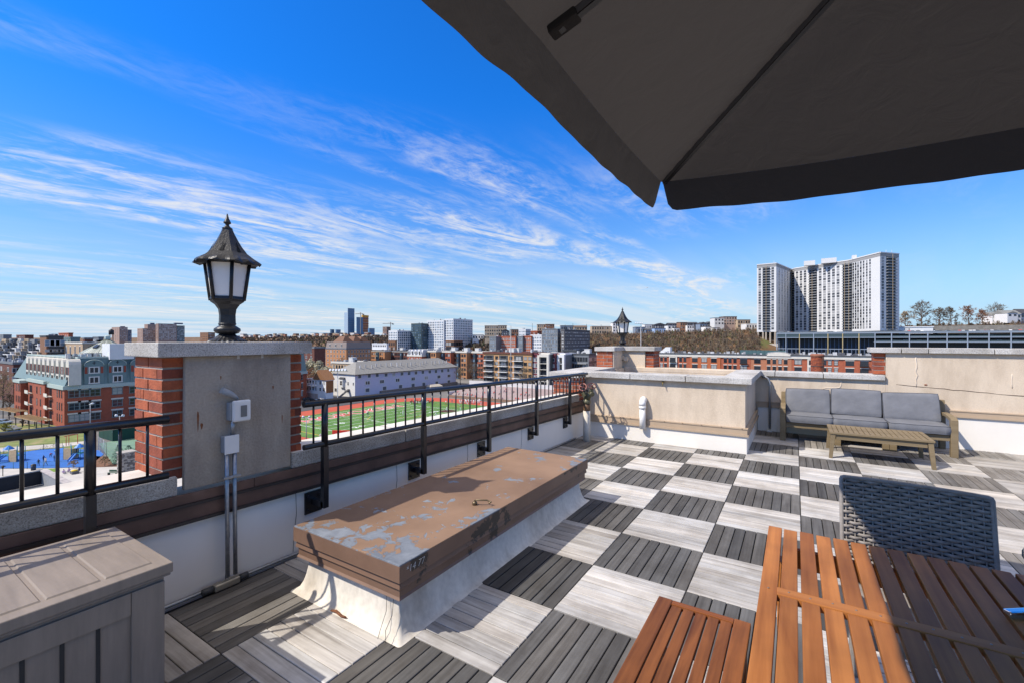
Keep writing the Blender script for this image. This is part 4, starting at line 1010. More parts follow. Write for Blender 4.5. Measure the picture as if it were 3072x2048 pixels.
# ---- windows
gDark = glassmat('dark window glass', (.018,.022,.028), (.34,.34,.33), .22)
gPale = glassmat('pale window glass', (.05,.06,.075), (.45,.45,.44), .45)
gBlue = glassmat('blue curtain glass', (.035,.07,.11), (.16,.24,.32), .35)
mWF = M('white window frame', (.62,.61,.58), .6, var=.04)
mDF = M('dark window frame', (.03,.03,.032), .5, var=.1)
mTealF = M('grey green window frame', (.16,.2,.2), .6, var=.1)
WM = {}
def winmesh(kind):
    if kind in WM: return WM[kind]
    fr, gl, nx, ny, b = {'w': (mWF, gDark, 2, 1, .14), 'w2': (mWF, gDark, 1, 2, .10), 'd': (mDF, gDark, 2, 1, .06), 'd1': (mDF, gDark, 1, 2, .08),
        'p': (mWF, gPale, 2, 1, .07), 't': (mTealF, gDark, 2, 2, .08), 'b': (mDF, gBlue, 2, 2, .05), 'n': (mWF, gDark, 1, 1, .12), 'g': (mWF, gBlue, 2, 2, .05), 'v': (mWF, M('grey vent louvre', (.12,.12,.13), .6), 1, 1, .15)}[kind]
    mb = MB()
    def fb(x0, x1, z0, z1): mb.box(x0, x1, -.07, .02, z0, z1)
    fb(-.5, .5, .5-b, .5); fb(-.54, .54, -.5, -.5+b); fb(-.5, -.5+b*.9, -.5+b, .5-b); fb(.5-b*.9, .5, -.5+b, .5-b)
    for k in range(1, nx): x = -.5+k/nx; mb.box(x-b*.3, x+b*.3, -.055, .01, -.5+b, .5-b)
    for k in range(1, ny): z = -.5+k/ny; mb.box(-.5+b*.9, .5-b*.9, -.05, .01, z-b*.3, z+b*.3)
    mb.box(-.5+b*.9, .5-b*.9, -.025, .015, -.5+b, .5-b, 1)
    WM[kind] = mb.mesh('window', [fr, gl]); return WM[kind]

class Bd: pass
def B(name, label, xl, xc, xr, ytop, d, wall, roof=None, zb=G, dep=14, side='L', para=.6, cor=None, group=None, cat='building', over=.25, pxdep=None):
    """box building: near corner at px xc and distance d, faces running to px xl (left) and xr (right)"""
    b = Bd(); c = atd(xc, HOR, d); b.zt = EYE-d*(ytop-HOR)/F_PX; b.zb = zb
    if side == 'L':
        b.x1, b.y0 = c.x, c.y
        r = ray(xl, HOR); b.x0 = r.x*(b.y0/r.y)
        if xr > xc+1: r = ray(xr, HOR); b.y1 = max(b.y0+3, r.y*(b.x1/r.x))
        else: b.y1 = b.y0+dep
    else:
        b.x0, b.y0 = c.x, c.y
        r = ray(xr, HOR); b.x1 = r.x*(b.y0/r.y)
        if xl < xc-1: r = ray(xl, HOR); b.y1 = max(b.y0+3, r.y*(b.x0/r.x))
        else: b.y1 = b.y0+dep
    if pxdep: b.y1 = b.y0+pxdep
    b.t = thing(name, label, cat, ((b.x0+b.x1)/2, (b.y0+b.y1)/2, zb), group)
    put('wall', MB().box(b.x0, b.x1, b.y0, b.y1, zb, b.zt), wall, b.t)
    b.roofm = roof or mRoofing
    mb = MB(); e = over
    for x0, x1, y0, y1 in ((b.x0-e,b.x1+e,b.y0-e,b.y0+.3),(b.x0-e,b.x1+e,b.y1-.3,b.y1+e),(b.x0-e,b.x0+.3,b.y0+.3,b.y1-.3),(b.x1-.3,b.x1+e,b.y0+.3,b.y1-.3)):
        mb.box(x0, x1, y0, y1, b.zt-.35, b.zt+para)
    put('cornice', mb, cor or wall, b.t)
    put('roof', MB().box(b.x0+.3, b.x1-.3, b.y0+.3, b.y1-.3, b.zt, b.zt+.12), b.roofm, b.t)
    return b
def win_at(b, face, us, zs, w, h, kind='w', name='window'):
    me = winmesh(kind)
    for u in us:
        for z in zs:
            if face == 'F': inst(name, me, b.t, (u, b.y0-.003, z), 0, (w,1,h))
            elif face == 'S': inst(name, me, b.t, (b.x1+.003, u, z), PI/2, (w,1,h))
            else: inst(name, me, b.t, (b.x0-.003, u, z), -PI/2, (w,1,h))
def win(b, face, cols, rows, w, h, top=1.9, pitch=3.1, u0=.04, u1=.96, kind='w'):
    a0, a1 = (b.x0, b.x1) if face == 'F' else (b.y0, b.y1)
    L_ = a1-a0; us = [a0+L_*(u0+(u1-u0)*(k+.5)/cols) for k in range(cols)]
    win_at(b, face, us, [b.zt-top-pitch*k for k in range(rows)], w, h, kind)
def band(b, z, h=.35, m=None, e=.12, name='string_course'):
    mb = MB()
    mb.box(b.x0-e, b.x1+e, b.y0-e, b.y0-.002, z-h/2, z+h/2); mb.box(b.x1+.002, b.x1+e, b.y0-.0, b.y1, z-h/2, z+h/2)
    put(name, mb, m or mWF, b.t)
mUnit = M('rooftop plant metal', (.42,.42,.42), .5, var=.25, vs=1, obj_var=.35)
mUnitD = M('dark rooftop plant', (.09,.09,.10), .6, var=.25, vs=1)
def clutter(b, n, rnd, hmax=1.6, tall=0):
    for k in range(n):
        x = rnd.uniform(b.x0+1.2, b.x1-2.5); y = rnd.uniform(b.y0+1, max(b.y0+1.5, b.y1-2)); w, l, h = rnd.uniform(.7,2), rnd.uniform(.7,1.8), rnd.uniform(.6,hmax)
        mb = MB(); mb.box(x, x+w, y, y+l, b.zt+.12, b.zt+.12+h*.85); mb.box(x+.06, x+w-.06, y+.06, y+l-.06, b.zt+.12+h*.85, b.zt+.12+h)
        put('roof_unit', mb, mUnit if rnd.random() < .75 else mUnitD, b.t)
    for k in range(tall):
        x = rnd.uniform(b.x0+2, b.x1-4); y = rnd.uniform(b.y0+2, max(b.y0+2.5, b.y1-4)); mb = MB(); mb.box(x, x+3.2, y, y+3, b.zt+.12, b.zt+2.6); mb.box(x-.1, x+3.3, y-.1, y+3.1, b.zt+2.6, b.zt+2.8)
        put('stair_bulkhead', mb, M('pale render', (.6,.59,.56), .8, var=.08), b.t)
R1 = random.Random(11)
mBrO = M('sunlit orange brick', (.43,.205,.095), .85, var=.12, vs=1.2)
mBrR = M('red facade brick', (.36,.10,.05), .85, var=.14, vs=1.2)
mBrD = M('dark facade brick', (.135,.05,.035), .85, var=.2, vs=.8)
mBrB = M('brown facade brick', (.22,.11,.06), .85, var=.2, vs=.8)
mBrT = M('tan facade brick', (.45,.32,.2), .85, var=.12, vs=.8)
mCrm = M('cream stone trim', (.62,.58,.5), .8, var=.08, vs=1)
mWhP = M('white facade panel', (.70,.70,.69), .6, var=.06, vs=.6)
mGrP = M('grey facade panel', (.17,.18,.19), .6, var=.12, vs=.6)
mDkP = M('charcoal facade panel', (.055,.06,.065), .6, var=.15, vs=.6)
mTeal = M('grey green roofing', (.155,.225,.225), .6, var=.10, vs=.7, stretch=(6,6,.4))
mTealL = M('pale green trim', (.40,.47,.43), .6, var=.08)
mShing = M('grey shingle roof', (.25,.24,.22), .9, var=.18, vs=2)

# ---- 1 the big red brick building with the grey green mansard
def mansard_building():
    c = atd(193, HOR, 129.7); X1, Y0 = c.x, c.y
    def xof(px, Y=Y0): r = ray(px, HOR); return r.x*(Y/r.y)
    def yof(px): r = ray(px, HOR); return r.y*(X1/r.x)
    X0, Y1 = xof(84), yof(920)
    zc, zt = EYE-129.7*139/F_PX, EYE-129.7*56/F_PX
    b = Bd(); b.x0, b.x1, b.y0, b.y1, b.zt, b.zb = X0, X1, Y0, Y1, zc, G
    b.t = thing('apartment_building', 'red brick apartment building with a grey green mansard roof and arched dormers at left', 'building', ((X0+X1)/2, (Y0+Y1)/2, G))
    br = M('deep red brick', (.32,.085,.045), .85, var=.16, vs=.9)
    put('wall', MB().box(X0, X1, Y0, Y1, G, zc), br, b.t)
    def yr(px, X): r = ray(px, HOR); return X*r.y/r.x
    xB1 = xof(145); yB = yr(134, xB1); xB0 = xof(84, yB); xA1 = xof(82, yB); yA = yr(62, xA1); xA0 = xof(43, yA)
    bays = [(xB0, xB1, yB, 0), (xA0, xA1, yA, .6)]
    for x0, x1, y, e in bays:
        put('projecting_bay', MB().box(x0, x1, y, Y0-.002 if x1 > X0 else Y0+12, G, zc-e), br, b.t)
        mb = MB(); mb.box(x0-.3, x1+.3, y-.35, Y0-.41 if x1 > X0 else Y0+12, zc-e, zc-e+.9); put('cornice', mb, mTealL, b.t)
    mb = MB(); mb.box(X0-.2, X1+.4, Y0-.4, Y0-.001, zc-.9, zc+.2); mb.box(X1+.001, X1+.4, Y0, Y1+.2, zc-.9, zc+.2); put('cornice', mb, mTealL, b.t)
    ins = 3.2
    mb = MB(); mb.hexa([(X0-20,Y0,zc+.2),(X1,Y0,zc+.2),(X1,Y1,zc+.2),(X0-20,Y1,zc+.2)], [(X0-18,Y0+ins,zt),(X1-.9,Y0+ins,zt),(X1-.9,Y1-.9,zt),(X0-18,Y1-.9,zt)]); put('mansard_roof', mb, mTeal, b.t)
    mb = MB(); mb.box(X0-18, X1-.7, Y0+ins-.2, Y0+ins+.2, zt, zt+.5); mb.box(X1-1.1, X1-.7, Y0+ins+.2, Y1-1, zt, zt+.5); put('roof_edge', mb, mTealL, b.t)
    # dormers on the sunlit slope
    n = 10; xs0, xs1 = xof(92, Y0+2), xof(228, Y0+2)
    H_ = zt-zc
    for k in range(n):
        x = xs0+(xs1-xs0)*(k+.5)/n; w = (xs1-xs0)/n*.56
        mb = MB(); pts = [(x-w/2, zc+.3), (x+w/2, zc+.3), (x+w/2, zt-1.6)]+[(x+w/2*math.cos(a), zt-1.6+1.5*math.sin(a)) for a in [PI*q/6 for q in range(1, 6)]]+[(x-w/2, zt-1.6)]
        mb.slab(pts, 1, Y0+.7, Y0+ins+.2); dm = put('dormer', mb, mCrm, b.t)
        for z, hh, kd in ((zc+1.7, 2.1, 'd1'), (zc+H_*.56, 2.2, 'd1')): inst('window', winmesh(kd), dm, (x, Y0+.697, z), 0, (w*.62,1,hh))
        mb = MB(); mb.box(x-w*.48, x-w*.33, Y0+.66, Y0+.698, zc+H_*.56-1.1, zc+H_*.56+1.1); mb.box(x+w*.33, x+w*.48, Y0+.66, Y0+.698, zc+H_*.56-1.1, zc+H_*.56+1.1); put('shutter_pair', mb, M('oxide red shutter', (.30,.06,.035), .7), dm)
    # large arched dormers on the shaded side
    for pa, pb in ((252, 311), (325, 379), (391, 450), (470, 530), (560, 620), (650, 705), (735, 785), (815, 860)):
        ya, yb = yof(pa), yof(pb); w = yb-ya
        mb = MB(); pts = [(ya, zc+.25), (yb, zc+.25), (yb, zt-2.2)]+[((ya+yb)/2+w/2*math.cos(a), zt-2.2+1.7*math.sin(a)) for a in [PI*q/8 for q in range(1, 8)]]+[(ya, zt-2.2)]
        mb.slab(pts, 0, X1-.9, X1+.15); dm = put('dormer', mb, mTeal, b.t)
        mb = MB(); arc = [(X1+.2, (ya+yb)/2+(w/2+.05)*math.cos(a), zt-2.2+1.75*math.sin(a)) for a in [PI*q/8 for q in range(9)]]; mb.tube(arc, .12, 6); put('arch_trim', mb, mTealL, dm)
        inst('window', winmesh('w'), dm, (X1+.155, (ya+yb)/2, zc+1.5), PI/2, (w*.55,1,2.2)); inst('window', winmesh('w'), dm, (X1+.155, (ya+yb)/2, zc+4.5), PI/2, (w*.55,1,2.1))
        mb = MB(); mb.box(X1+.151, X1+.2, ya+w*.03, ya+w*.16, zc+3.5, zc+5.5); mb.box(X1+.151, X1+.2, yb-w*.16, yb-w*.03, zc+3.5, zc+5.5); put('shutter_pair', mb, M('oxide red shutter', (.30,.06,.035), .7), dm)
        mb = MB(); mb.box(X1+.151, X1+.19, (ya+yb)/2-.12, (ya+yb)/2+.12, zt-1.8, zt-.9); mb.box(X1+.151, X1+.185, (ya+yb)/2-.4, (ya+yb)/2+.4, zt-1.45, zt-1.25); put('ornament', mb, mDF, dm)
    zrows = [zc-2.3, zc-6.0, zc-9.4]
    for px in (223, 254, 285, 352, 403, 460, 520, 585, 640, 700, 760, 812, 862, 900):
        y = yof(px)
        for z in zrows:
            inst('window', winmesh('t'), b.t, (X1+.003, y, z), PI/2, (2.6,1,2.2)); put('lintel', MB().box(X1+.002, X1+.08, y-1.5, y+1.5, z+1.15, z+1.55), mCrm, b.t)
    for px in (172, 178.5, 185.5):
        for z in zrows: inst('window', winmesh('d1'), b.t, (xof(px), Y0-.003, z), 0, (.75,1,2.3))
    for z in zrows:
        mb = MB(); x = xof(152); mb.box(x-1.8, x+1.8, Y0-1.2, Y0-.002, z-1.5, z-1.3); mb.box(x-1.8, x+1.8, Y0-1.25, Y0-1.15, z-1.3, z-.4); put('balcony', mb, mCrm, b.t)
        inst('window', winmesh('d'), b.t, (xof(152), Y0-.003, z), 0, (2.6,1,2.3))
        x = xof(93, yB); mb = MB(); mb.box(x-2, x+2, yB-1.1, yB-.002, z-1.5, z-1.3); mb.box(x-2, x+2, yB-1.15, yB-1.05, z-1.3, z-.4); put('balcony', mb, mCrm, b.t)
        inst('window', winmesh('d'), b.t, (xof(93, yB), yB-.003, z), 0, (3,1,2.3))
        for px in (111, 122): inst('window', winmesh('d1'), b.t, (xof(px, yB), yB-.003, z), 0, (1.1,1,2.2))
        for px in (49, 55, 60): inst('window', winmesh('d1'), b.t, (xof(px, yA), yA-.003, z), 0, (.9,1,2.2))
    # roof plant
    for k in range(46):
        px = 215+k*5.2+R1.uniform(-2, 2); y = yof(px); x = X1-R1.uniform(2.5, 9); h = R1.uniform(.6, 1.5)
        mb = MB(); mb.box(x, x+R1.uniform(.5,1.2), y, y+R1.uniform(.5,1.2), zt, zt+h); put('roof_unit', mb, mUnit if R1.random() < .7 else mUnitD, b.t)
    p = atd(345, HOR, 141); mb = MB(); mb.box(p.x-4, p.x+2.6, p.y-2, p.y+4, zt-.5, zt+4.3); put('stair_bulkhead', mb, mWhP, b.t)
mansard_building()

# ---- pergolas and the octagonal roof
for i, (xa, ya, xb, yb_, lab) in enumerate(((150,62,478,150,'tan timber pergola by the far corner of the mansard building'),(495,205,865,320,'tan timber pergola against the near bay of the mansard building'))):
    a = gp(p6, xa, ya+95); c = gp(p6, xb, yb_+70)
    t = thing('pergola', lab, 'pergola', a)
    d = (c-a); L_ = d.length; d.normalize(); n_ = Vector((-d.y, d.x, 0))*2.6
    if n_.y > 0: n_ = -n_
    up = Vector((0,0,2.7))
    mT = M('pale pergola timber', (.62,.42,.22), .7)
    for f in (0, .33, .66, 1):
        for s in (0, 1): put('post', MB().bar(a+d*L_*f+n_*s, a+d*L_*f+n_*s+up, .2, .2), mDF, t)
    for s in (0, 1): put('beam', MB().bar(a-d*.4+n_*s+up, c+d*.4+n_*s+Vector((0,0,2.7)), .25, .2), mT, t)
    mb = MB()
    for k in range(14): q = a+d*L_*k/13; mb.bar(q-n_*.15+up+Vector((0,0,.2)), q+n_*1.15+up+Vector((0,0,.2)), .14, .18)
    put('rafters', mb, mT, t)
def octagon_hall():
    c = atd(322, HOR, 200); r = 9.2; ze = EYE-200*(1056-HOR)/F_PX; za = EYE-200*(1019-HOR)/F_PX
    t = thing('octagonal_hall', 'octagonal hall with a pale green ribbed metal tent roof behind the mansard building', 'building', (c.x, c.y, G))
    mb = MB(); mb.lathe([(r*.86, G),(r*.86, ze)], (c.x, c.y, 0), 8, 0, False, PI/8); put('wall', mb, mBrB, t)
    mb = MB(); mb.lathe([(r,ze-.3),(r,ze),(1.0,za),(1.0,za+.4)], (c.x,c.y,0), 8, 0, False, PI/8); ro = put('roof', mb, M('pale green standing seam metal', (.40,.42,.36), .5, var=.06), t)
    mb = MB()
    for k in range(48):
        a = 2*PI*k/48+.03; f = math.cos(PI/8)/math.cos(((a-PI/8+PI/8) % (PI/4))-PI/8); mb.tube([(c.x+r*f*math.cos(a), c.y+r*f*math.sin(a), ze+.06), (c.x+1*f*math.cos(a), c.y+1*f*math.sin(a), za+.06)], .06, 4)
    put('standing_seam', mb, M('grey green seam', (.26,.29,.25), .5), ro)
    put('roof_vent', MB().lathe([(1.2,0),(1.0,1.2),(.4,1.6)], (c.x,c.y,za+.3), 8, 0, False), mTealL, t)
    for k in (-1.9, -1.0):
        a = k; q = Vector((c.x+r*.58*math.cos(a), c.y+r*.58*math.sin(a), ze+(za-ze)*.46)); s = Vector((math.cos(a)*.82*r, math.sin(a)*.82*r, -(za-ze)*.9)).normalized(); u = Vector((-math.sin(a), math.cos(a), 0))
        mb = MB(); mb.hexa([q-s*1.1-u*.75,q+s*1.1-u*.75,q+s*1.1+u*.75,q-s*1.1+u*.75], [v+Vector((math.cos(a)*.1,math.sin(a)*.1,.35)) for v in (q-s*1.1-u*.75,q+s*1.1-u*.75,q+s*1.1+u*.75,q-s*1.1+u*.75)]); put('skylight', mb, gDark, ro)
octagon_hall()
# ---- left background
b = B('apartment_building', 'brick gabled modern building with charcoal balconied front behind the mansard roof', 120, 139, 191, 1009, 285, mBrB, cor=mDkP)
put('dark_front', MB().box(b.x1+.001, b.x1+.25, b.y0+1, b.y1-.5, b.zt-16, b.zt-.4), mDkP, b.t)
b.x1 += .25
win(b, 'S', 3, 1, 5, 4, 4.2, 3, .08, .9, 'g'); win(b, 'S', 4, 3, 4.4, 1.7, 9, 3.2, .08, .9, 'p')
for k in range(3): put('balcony_rail', MB().box(b.x1+.0, b.x1+1.0, b.y0+3, b.y1-3, b.zt-11-3.2*k, b.zt-9.9-3.2*k), mDkP, b.t)
clutter(b, 5, R1)
b = B('apartment_building', 'tan brick building with tall white bay windows left of the octagonal hall', 191, 248, 249, 1029, 272, mBrT, cor=mCrm, dep=12); win(b, 'F', 2, 3, 2.4, 5, 4.2, 6, .5, .98, 'p'); win(b, 'F', 2, 2, 3, 6, 5, 7, .05, .48, 'p'); clutter(b, 4, R1)
b = B('apartment_building', 'grey green upper block above the tan building left of the octagonal hall', 191, 212, 240, 1013, 300, mTeal); win(b, 'F', 2, 1, 2, 2, 2.5, 3, kind='d')
b = B('apartment_building', 'dark brown block between the tan building and the octagonal hall', 249, 254, 279, 1015, 285, mBrD, cor=mGrP); win(b, 'S', 3, 3, 3, 2.2, 3, 3.6, kind='d')
b = B('apartment_building', 'low blue grey block with white window bands behind the octagonal hall', 279, 296, 310, 1012, 360, mGrP); win(b, 'F', 3, 2, 3, 2, 3, 3.4, kind='p'); win(b, 'S', 3, 2, 4, 2, 3, 3.4, kind='d')
b = B('apartment_building', 'red and pink rooftop block rising behind the brick gabled building', 176, 206, 219, 1000, 420, mBrR); win(b, 'F', 5, 2, 2, 2, 2.6, 3, kind='w')
b = B('warehouse', 'long dark red brick block with a white stair far at the left edge', 49, 75, 101, 1005, 900, mBrD); win(b, 'F', 6, 2, 5, 3, 4, 6, kind='d')
b = B('warehouse', 'dark blue grey flat block furthest left on the skyline', -40, 10, 35, 1004, 950, mGrP); win(b, 'F', 6, 2, 5, 3, 4, 6, kind='d')
b = B('apartment_building', 'dark brick flat roofed block at the left edge crowded with roof plant', -60, 40, 90, 1090, 182, mBrD, cor=mGrP); win(b, 'F', 5, 2, 3, 1.8, 2.6, 3.4, kind='p'); win(b, 'S', 4, 2, 2.2, 1.8, 2.6, 3.4, kind='p'); clutter(b, 26, R1, 1.8)
hues = [('white', (.62,.61,.58)), ('tan', (.42,.33,.23)), ('grey', (.24,.25,.26)), ('dark', (.07,.075,.085))]
k = 0
for row, (d, y) in enumerate(((760,1017),(620,1022),(520,1028),(430,1036),(350,1045),(290,1056),(245,1066))):
    px = -30+R1.uniform(0, 12)
    while px < 118:
        w = R1.uniform(9, 22); h = hues[k % 4]; k += 1
        B('row_house', 'low %s roofed row house in the far left sea of rooftops' % h[0], px, px+w*.72, px+w, y+R1.uniform(-3, 3), d, M('row house '+h[0], h[1], .8, obj_var=.25), roof=M('pale roof '+h[0], [min(.7, c*1.4+.08) for c in h[1]], .8, obj_var=.4), group='%s row houses far left' % h[0], cat='house', over=.1, para=.3)
        px += w+R1.uniform(-1, 5)
# distant slab towers
mTw1 = M('pinkish tower brick', (.36,.24,.19), .85, var=.06, vs=.02); mTw2 = M('blue grey tower', (.10,.13,.19), .7, var=.08, vs=.02)
def tower(label, xl, xc, xr, yt, d, w1, cols, rows, zb=G, kind='d', dep=30, w=3, h=2, pitch=None):
    b = B('residential_tower', label, xl, xc, xr, yt, d, w1, zb=zb, dep=dep, over=.1)
    P_ = pitch or max(3, (b.zt-zb)*.62/rows)
    if cols[0]: win(b, 'F', cols[0], rows, w, h, 3, P_, kind=kind)
    if cols[1]: win(b, 'S', cols[1], rows, w, h, 3, P_, kind='p')
    return b
b = tower('pinkish brick slab tower on the far left skyline', 335, 358, 383, 982, 1300, mTw1, (3,4), 9); put('stair_core', MB().box(b.x1-9, b.x1-2, b.y0+4, b.y0+14, b.zt, b.zt+3), mTw2, b.t)
tower('narrow blue grey tower right of the pinkish slab tower', 376, 380, 395, 990, 1330, mTw2, (0,3), 8)
tower('shorter front slab tower of the skyline cluster left of the lantern', 412, 428, 467, 986, 1250, mTw1, (3,7), 9)
b = tower('tan and white banded slab rising behind the shorter front tower', 433, 443, 467, 973.5, 1380, mTw1, (2,4), 5); put('stair_core', MB().box(b.x1-8, b.x1-1, b.y0+8, b.y0+18, b.zt, b.zt+5), mTw2, b.t)
b = tower('tallest brick tower of the skyline cluster with a rooftop core', 467, 475, 530, 971.5, 1250, mTw1, (2,10), 12); put('stair_core', MB().box(b.x1-10, b.x1-1, b.y0+40, b.y0+60, b.zt, b.zt+4), mTw2, b.t)
tower('grey green end slab of the skyline cluster nearest the lantern', 522, 530, 554, 977.5, 1300, M('grey green tower', (.16,.2,.2), .7), (0,6), 11)
tower('balconied brick tower peeping out beside the lantern foot', 600, 624, 645, 998, 900, mBrB, (4,4), 5, w=2)
t = thing('water_tank', 'dark wooden water tank on legs beside the pinkish slab tower', 'water tank', atd(334, HOR, 420))
c = atd(334, HOR, 420); put('tank', MB().lathe([(2,0),(2,4),(.2,5.4)], (c.x,c.y,EYE+5), 12), mDF, t)
for a in (.8, 2.4, 3.9, 5.5): put('leg', MB().bar((c.x+1.6*math.cos(a), c.y+1.6*math.sin(a), G), (c.x+1.6*math.cos(a), c.y+1.6*math.sin(a), EYE+5), .3, .3), mDF, t)

# ---- skyline of glass towers in the centre
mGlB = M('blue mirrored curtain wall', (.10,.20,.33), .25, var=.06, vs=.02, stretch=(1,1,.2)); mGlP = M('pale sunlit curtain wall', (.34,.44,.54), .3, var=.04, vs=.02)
def far_tower(label, xl, xc, xr, yt, d, rows=9, front=None, wall=None, yt2=None, xm=None):
    b = B('skyscraper', label, xl, xc, xr, yt, d, wall or mGlB, over=.2, cat='skyscraper')
    for k in range(rows): band(b, b.zt-(b.zt-20)*(k+1)/(rows+1), 1.6, M('spandrel blue', (.16,.26,.38), .4), .3, 'spandrel_band')
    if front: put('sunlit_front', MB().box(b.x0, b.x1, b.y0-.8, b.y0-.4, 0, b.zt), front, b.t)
    return b
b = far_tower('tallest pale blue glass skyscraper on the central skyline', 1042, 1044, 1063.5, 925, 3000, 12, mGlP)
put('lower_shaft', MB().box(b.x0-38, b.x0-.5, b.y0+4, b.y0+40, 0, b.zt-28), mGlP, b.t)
far_tower('blue glass skyscraper just right of the tallest one', 1069, 1070, 1089, 952, 3000, 9)
b = far_tower('unfinished orange capped skyscraper beside the tower crane', 1085, 1088, 1105.5, 946, 3050, 5, wall=M('bare orange slab floors', (.42,.2,.1), .8))
put('orange_cap', MB().box(b.x0-1, b.x1+1, b.y0-1, b.y1+1, b.zt-12, b.zt+1), M('orange netting', (.65,.36,.06), .8), b.t); put('glazed_base', MB().box(b.x0-2, b.x1+2, b.y0-2, b.y1+2, 0, b.zt*.32), mGlB, b.t)
for k in range(6): put('floor_slab', MB().box(b.x0-1.5, b.x1+1.5, b.y0-1.5, b.y1+1.5, b.zt*(.36+.1*k), b.zt*(.36+.1*k)+2.5), M('dark red netting', (.16,.06,.05), .8), b.t)
far_tower('low stepped blue block right of the unfinished skyscraper', 1104, 1108, 1124, 985, 2900, 4)
far_tower('small rounded dark glass block left of the skyscrapers', 990, 994, 1003, 988.5, 2600, 4, wall=M('dark blue glass', (.05,.1,.16), .3))
far_tower('small square glass block next left of the tallest skyscraper', 1006, 1009, 1022, 989, 2600, 4)
def crane(label, px, yj, d, jl, jr, zb):
    p = atd(px, HOR, d); zj = EYE-d*(yj-HOR)/F_PX; r = Vector((math.cos(TH), math.sin(TH), 0)); mc = M('crane steel', (.25,.24,.22), .6)
    t = thing('tower_crane', label, 'crane', (p.x, p.y, zb))
    s = d/3000*3.2
    put('mast', MB().bar((p.x,p.y,zb), (p.x,p.y,zj+s*3), s, s), mc, t)
    a = p+r*((jl-px)*d/F_PX); c = p+r*((jr-px)*d/F_PX); put('jib', MB().bar((a.x,a.y,zj), (c.x,c.y,zj), s, s), mc, t)
    put('counterweight', MB().box(c.x-s*2, c.x+s*2, c.y-s, c.y+s, zj-s*2.2, zj-s*.6), mDF, t)
    mb = MB(); mb.tube([(p.x,p.y,zj+s*3), (a.x*.5+p.x*.5, a.y*.5+p.y*.5, zj)], s*.15, 4); mb.tube([(p.x,p.y,zj+s*3), (c.x,c.y,zj)], s*.15, 4); put('tie_rod', mb, mc, t)
crane('slender tower crane above the unfinished orange skyscraper', 1081.7, 942, 3000, 1066, 1090, 0)
crane('tower crane with a long jib over the scaffolded block on the hill', 1171.5, 971, 1200, 1148, 1179, 5)
b = B('building_site', 'scaffolded concrete block under construction below the long jib crane', 1148, 1160, 1171, 981, 1200, M('raw concrete frame', (.28,.19,.15), .9), cat='building', zb=-10); win(b, 'F', 4, 4, 2, 2.2, 3, 3.6, kind='d'); win(b, 'S', 3, 4, 3, 2.2, 3, 3.6, kind='d')

# ---- white and teal blocks
def grid_block(label, xl, xc, xr, yt, d, wall, cf, cs, rows, kf, ks, w=2.6, h=2.3, pitch=3.3, zb=G, n=3, cor=None):
    b = B('apartment_building', label, xl, xc, xr, yt, d, wall, zb=zb, over=.1, cor=cor)
    if cf: win(b, 'F', cf, rows, (b.x1-b.x0)/cf*.62, h, 2.6, pitch, .02, .98, kf)
    if cs: win(b, 'S', cs, rows, (b.y1-b.y0)/cs*.62, h, 2.6, pitch, .02, .98, ks)
    clutter(b, n, R1, 2.4)
    return b
grid_block('white gridded glass apartment block left of the dark teal block', 1166, 1192.6, 1234, 993, 600, mWhP, 5, 7, 8, 'g', 'b')
grid_block('dark teal glass block standing between the two white blocks', 1233.5, 1264, 1291, 971.5, 610, M('dark teal panel', (.055,.085,.09), .4), 6, 5, 10, 'b', 'b')
grid_block('tall white apartment block with blue shaded side on the central skyline', 1334, 1360, 1418, 957.5, 600, mWhP, 5, 11, 13, 'g', 'g', n=5)
grid_block('white gridded wing attached left of the tall white apartment block', 1282, 1331, 1334, 962, 606, mWhP, 9, 0, 12, 'g', 'g')
b = B('podium_block', 'dark brown podium block at the foot of the tall white apartment block', 1337, 1362, 1388, 1022, 560, mBrB); win(b, 'F', 3, 2, 4, 4.5, 4, 5.5, kind='d'); win(b, 'S', 3, 2, 8, 4.5, 4, 5.5, kind='d')
b = B('podium_block', 'red brown podium block at the foot of the white gridded block', 1165, 1186, 1190, 1022.5, 560, mBrB, dep=12); win(b, 'F', 3, 2, 2.4, 4, 4, 5.5, kind='d')
b = B('warehouse', 'long low white roofed building between the brown podium blocks', 1116, 1160, 1164, 1031, 520, mWhP); win(b, 'F', 8, 1, 1.6, 2, 2.4, 3, kind='d'); clutter(b, 6, R1)

# ---- brick terraces behind the lilac building
b = B('apartment_building', 'red brick block with a grey mansard storey and steep roof turrets', 977, 1039, 1114, 1046, 330, mBrO, cor=mGrP, over=.2)
put('mansard_roof', MB().hexa([(b.x0,b.y0,b.zt),(b.x1,b.y0,b.zt),(b.x1,b.y1,b.zt),(b.x0,b.y1,b.zt)], [(b.x0+.6,b.y0+.6,b.zt+5),(b.x1-.6,b.y0+.6,b.zt+5),(b.x1-.6,b.y1-.6,b.zt+5),(b.x0+.6,b.y1-.6,b.zt+5)]), M('taupe mansard shingle', (.25,.205,.18), .8, var=.15), b.t)
win(b, 'F', 6, 5, 1.3, 1.9, 2, 3.3, kind='w2'); win(b, 'S', 8, 3, 1.4, 1.9, 2, 3.3, kind='w2')
for k in range(3): inst('window', winmesh('w2'), b.t, (b.x0+(b.x1-b.x0)*(.2+.28*k), b.y0+.1, b.zt+2.3), 0, (1.5,1,2.2))
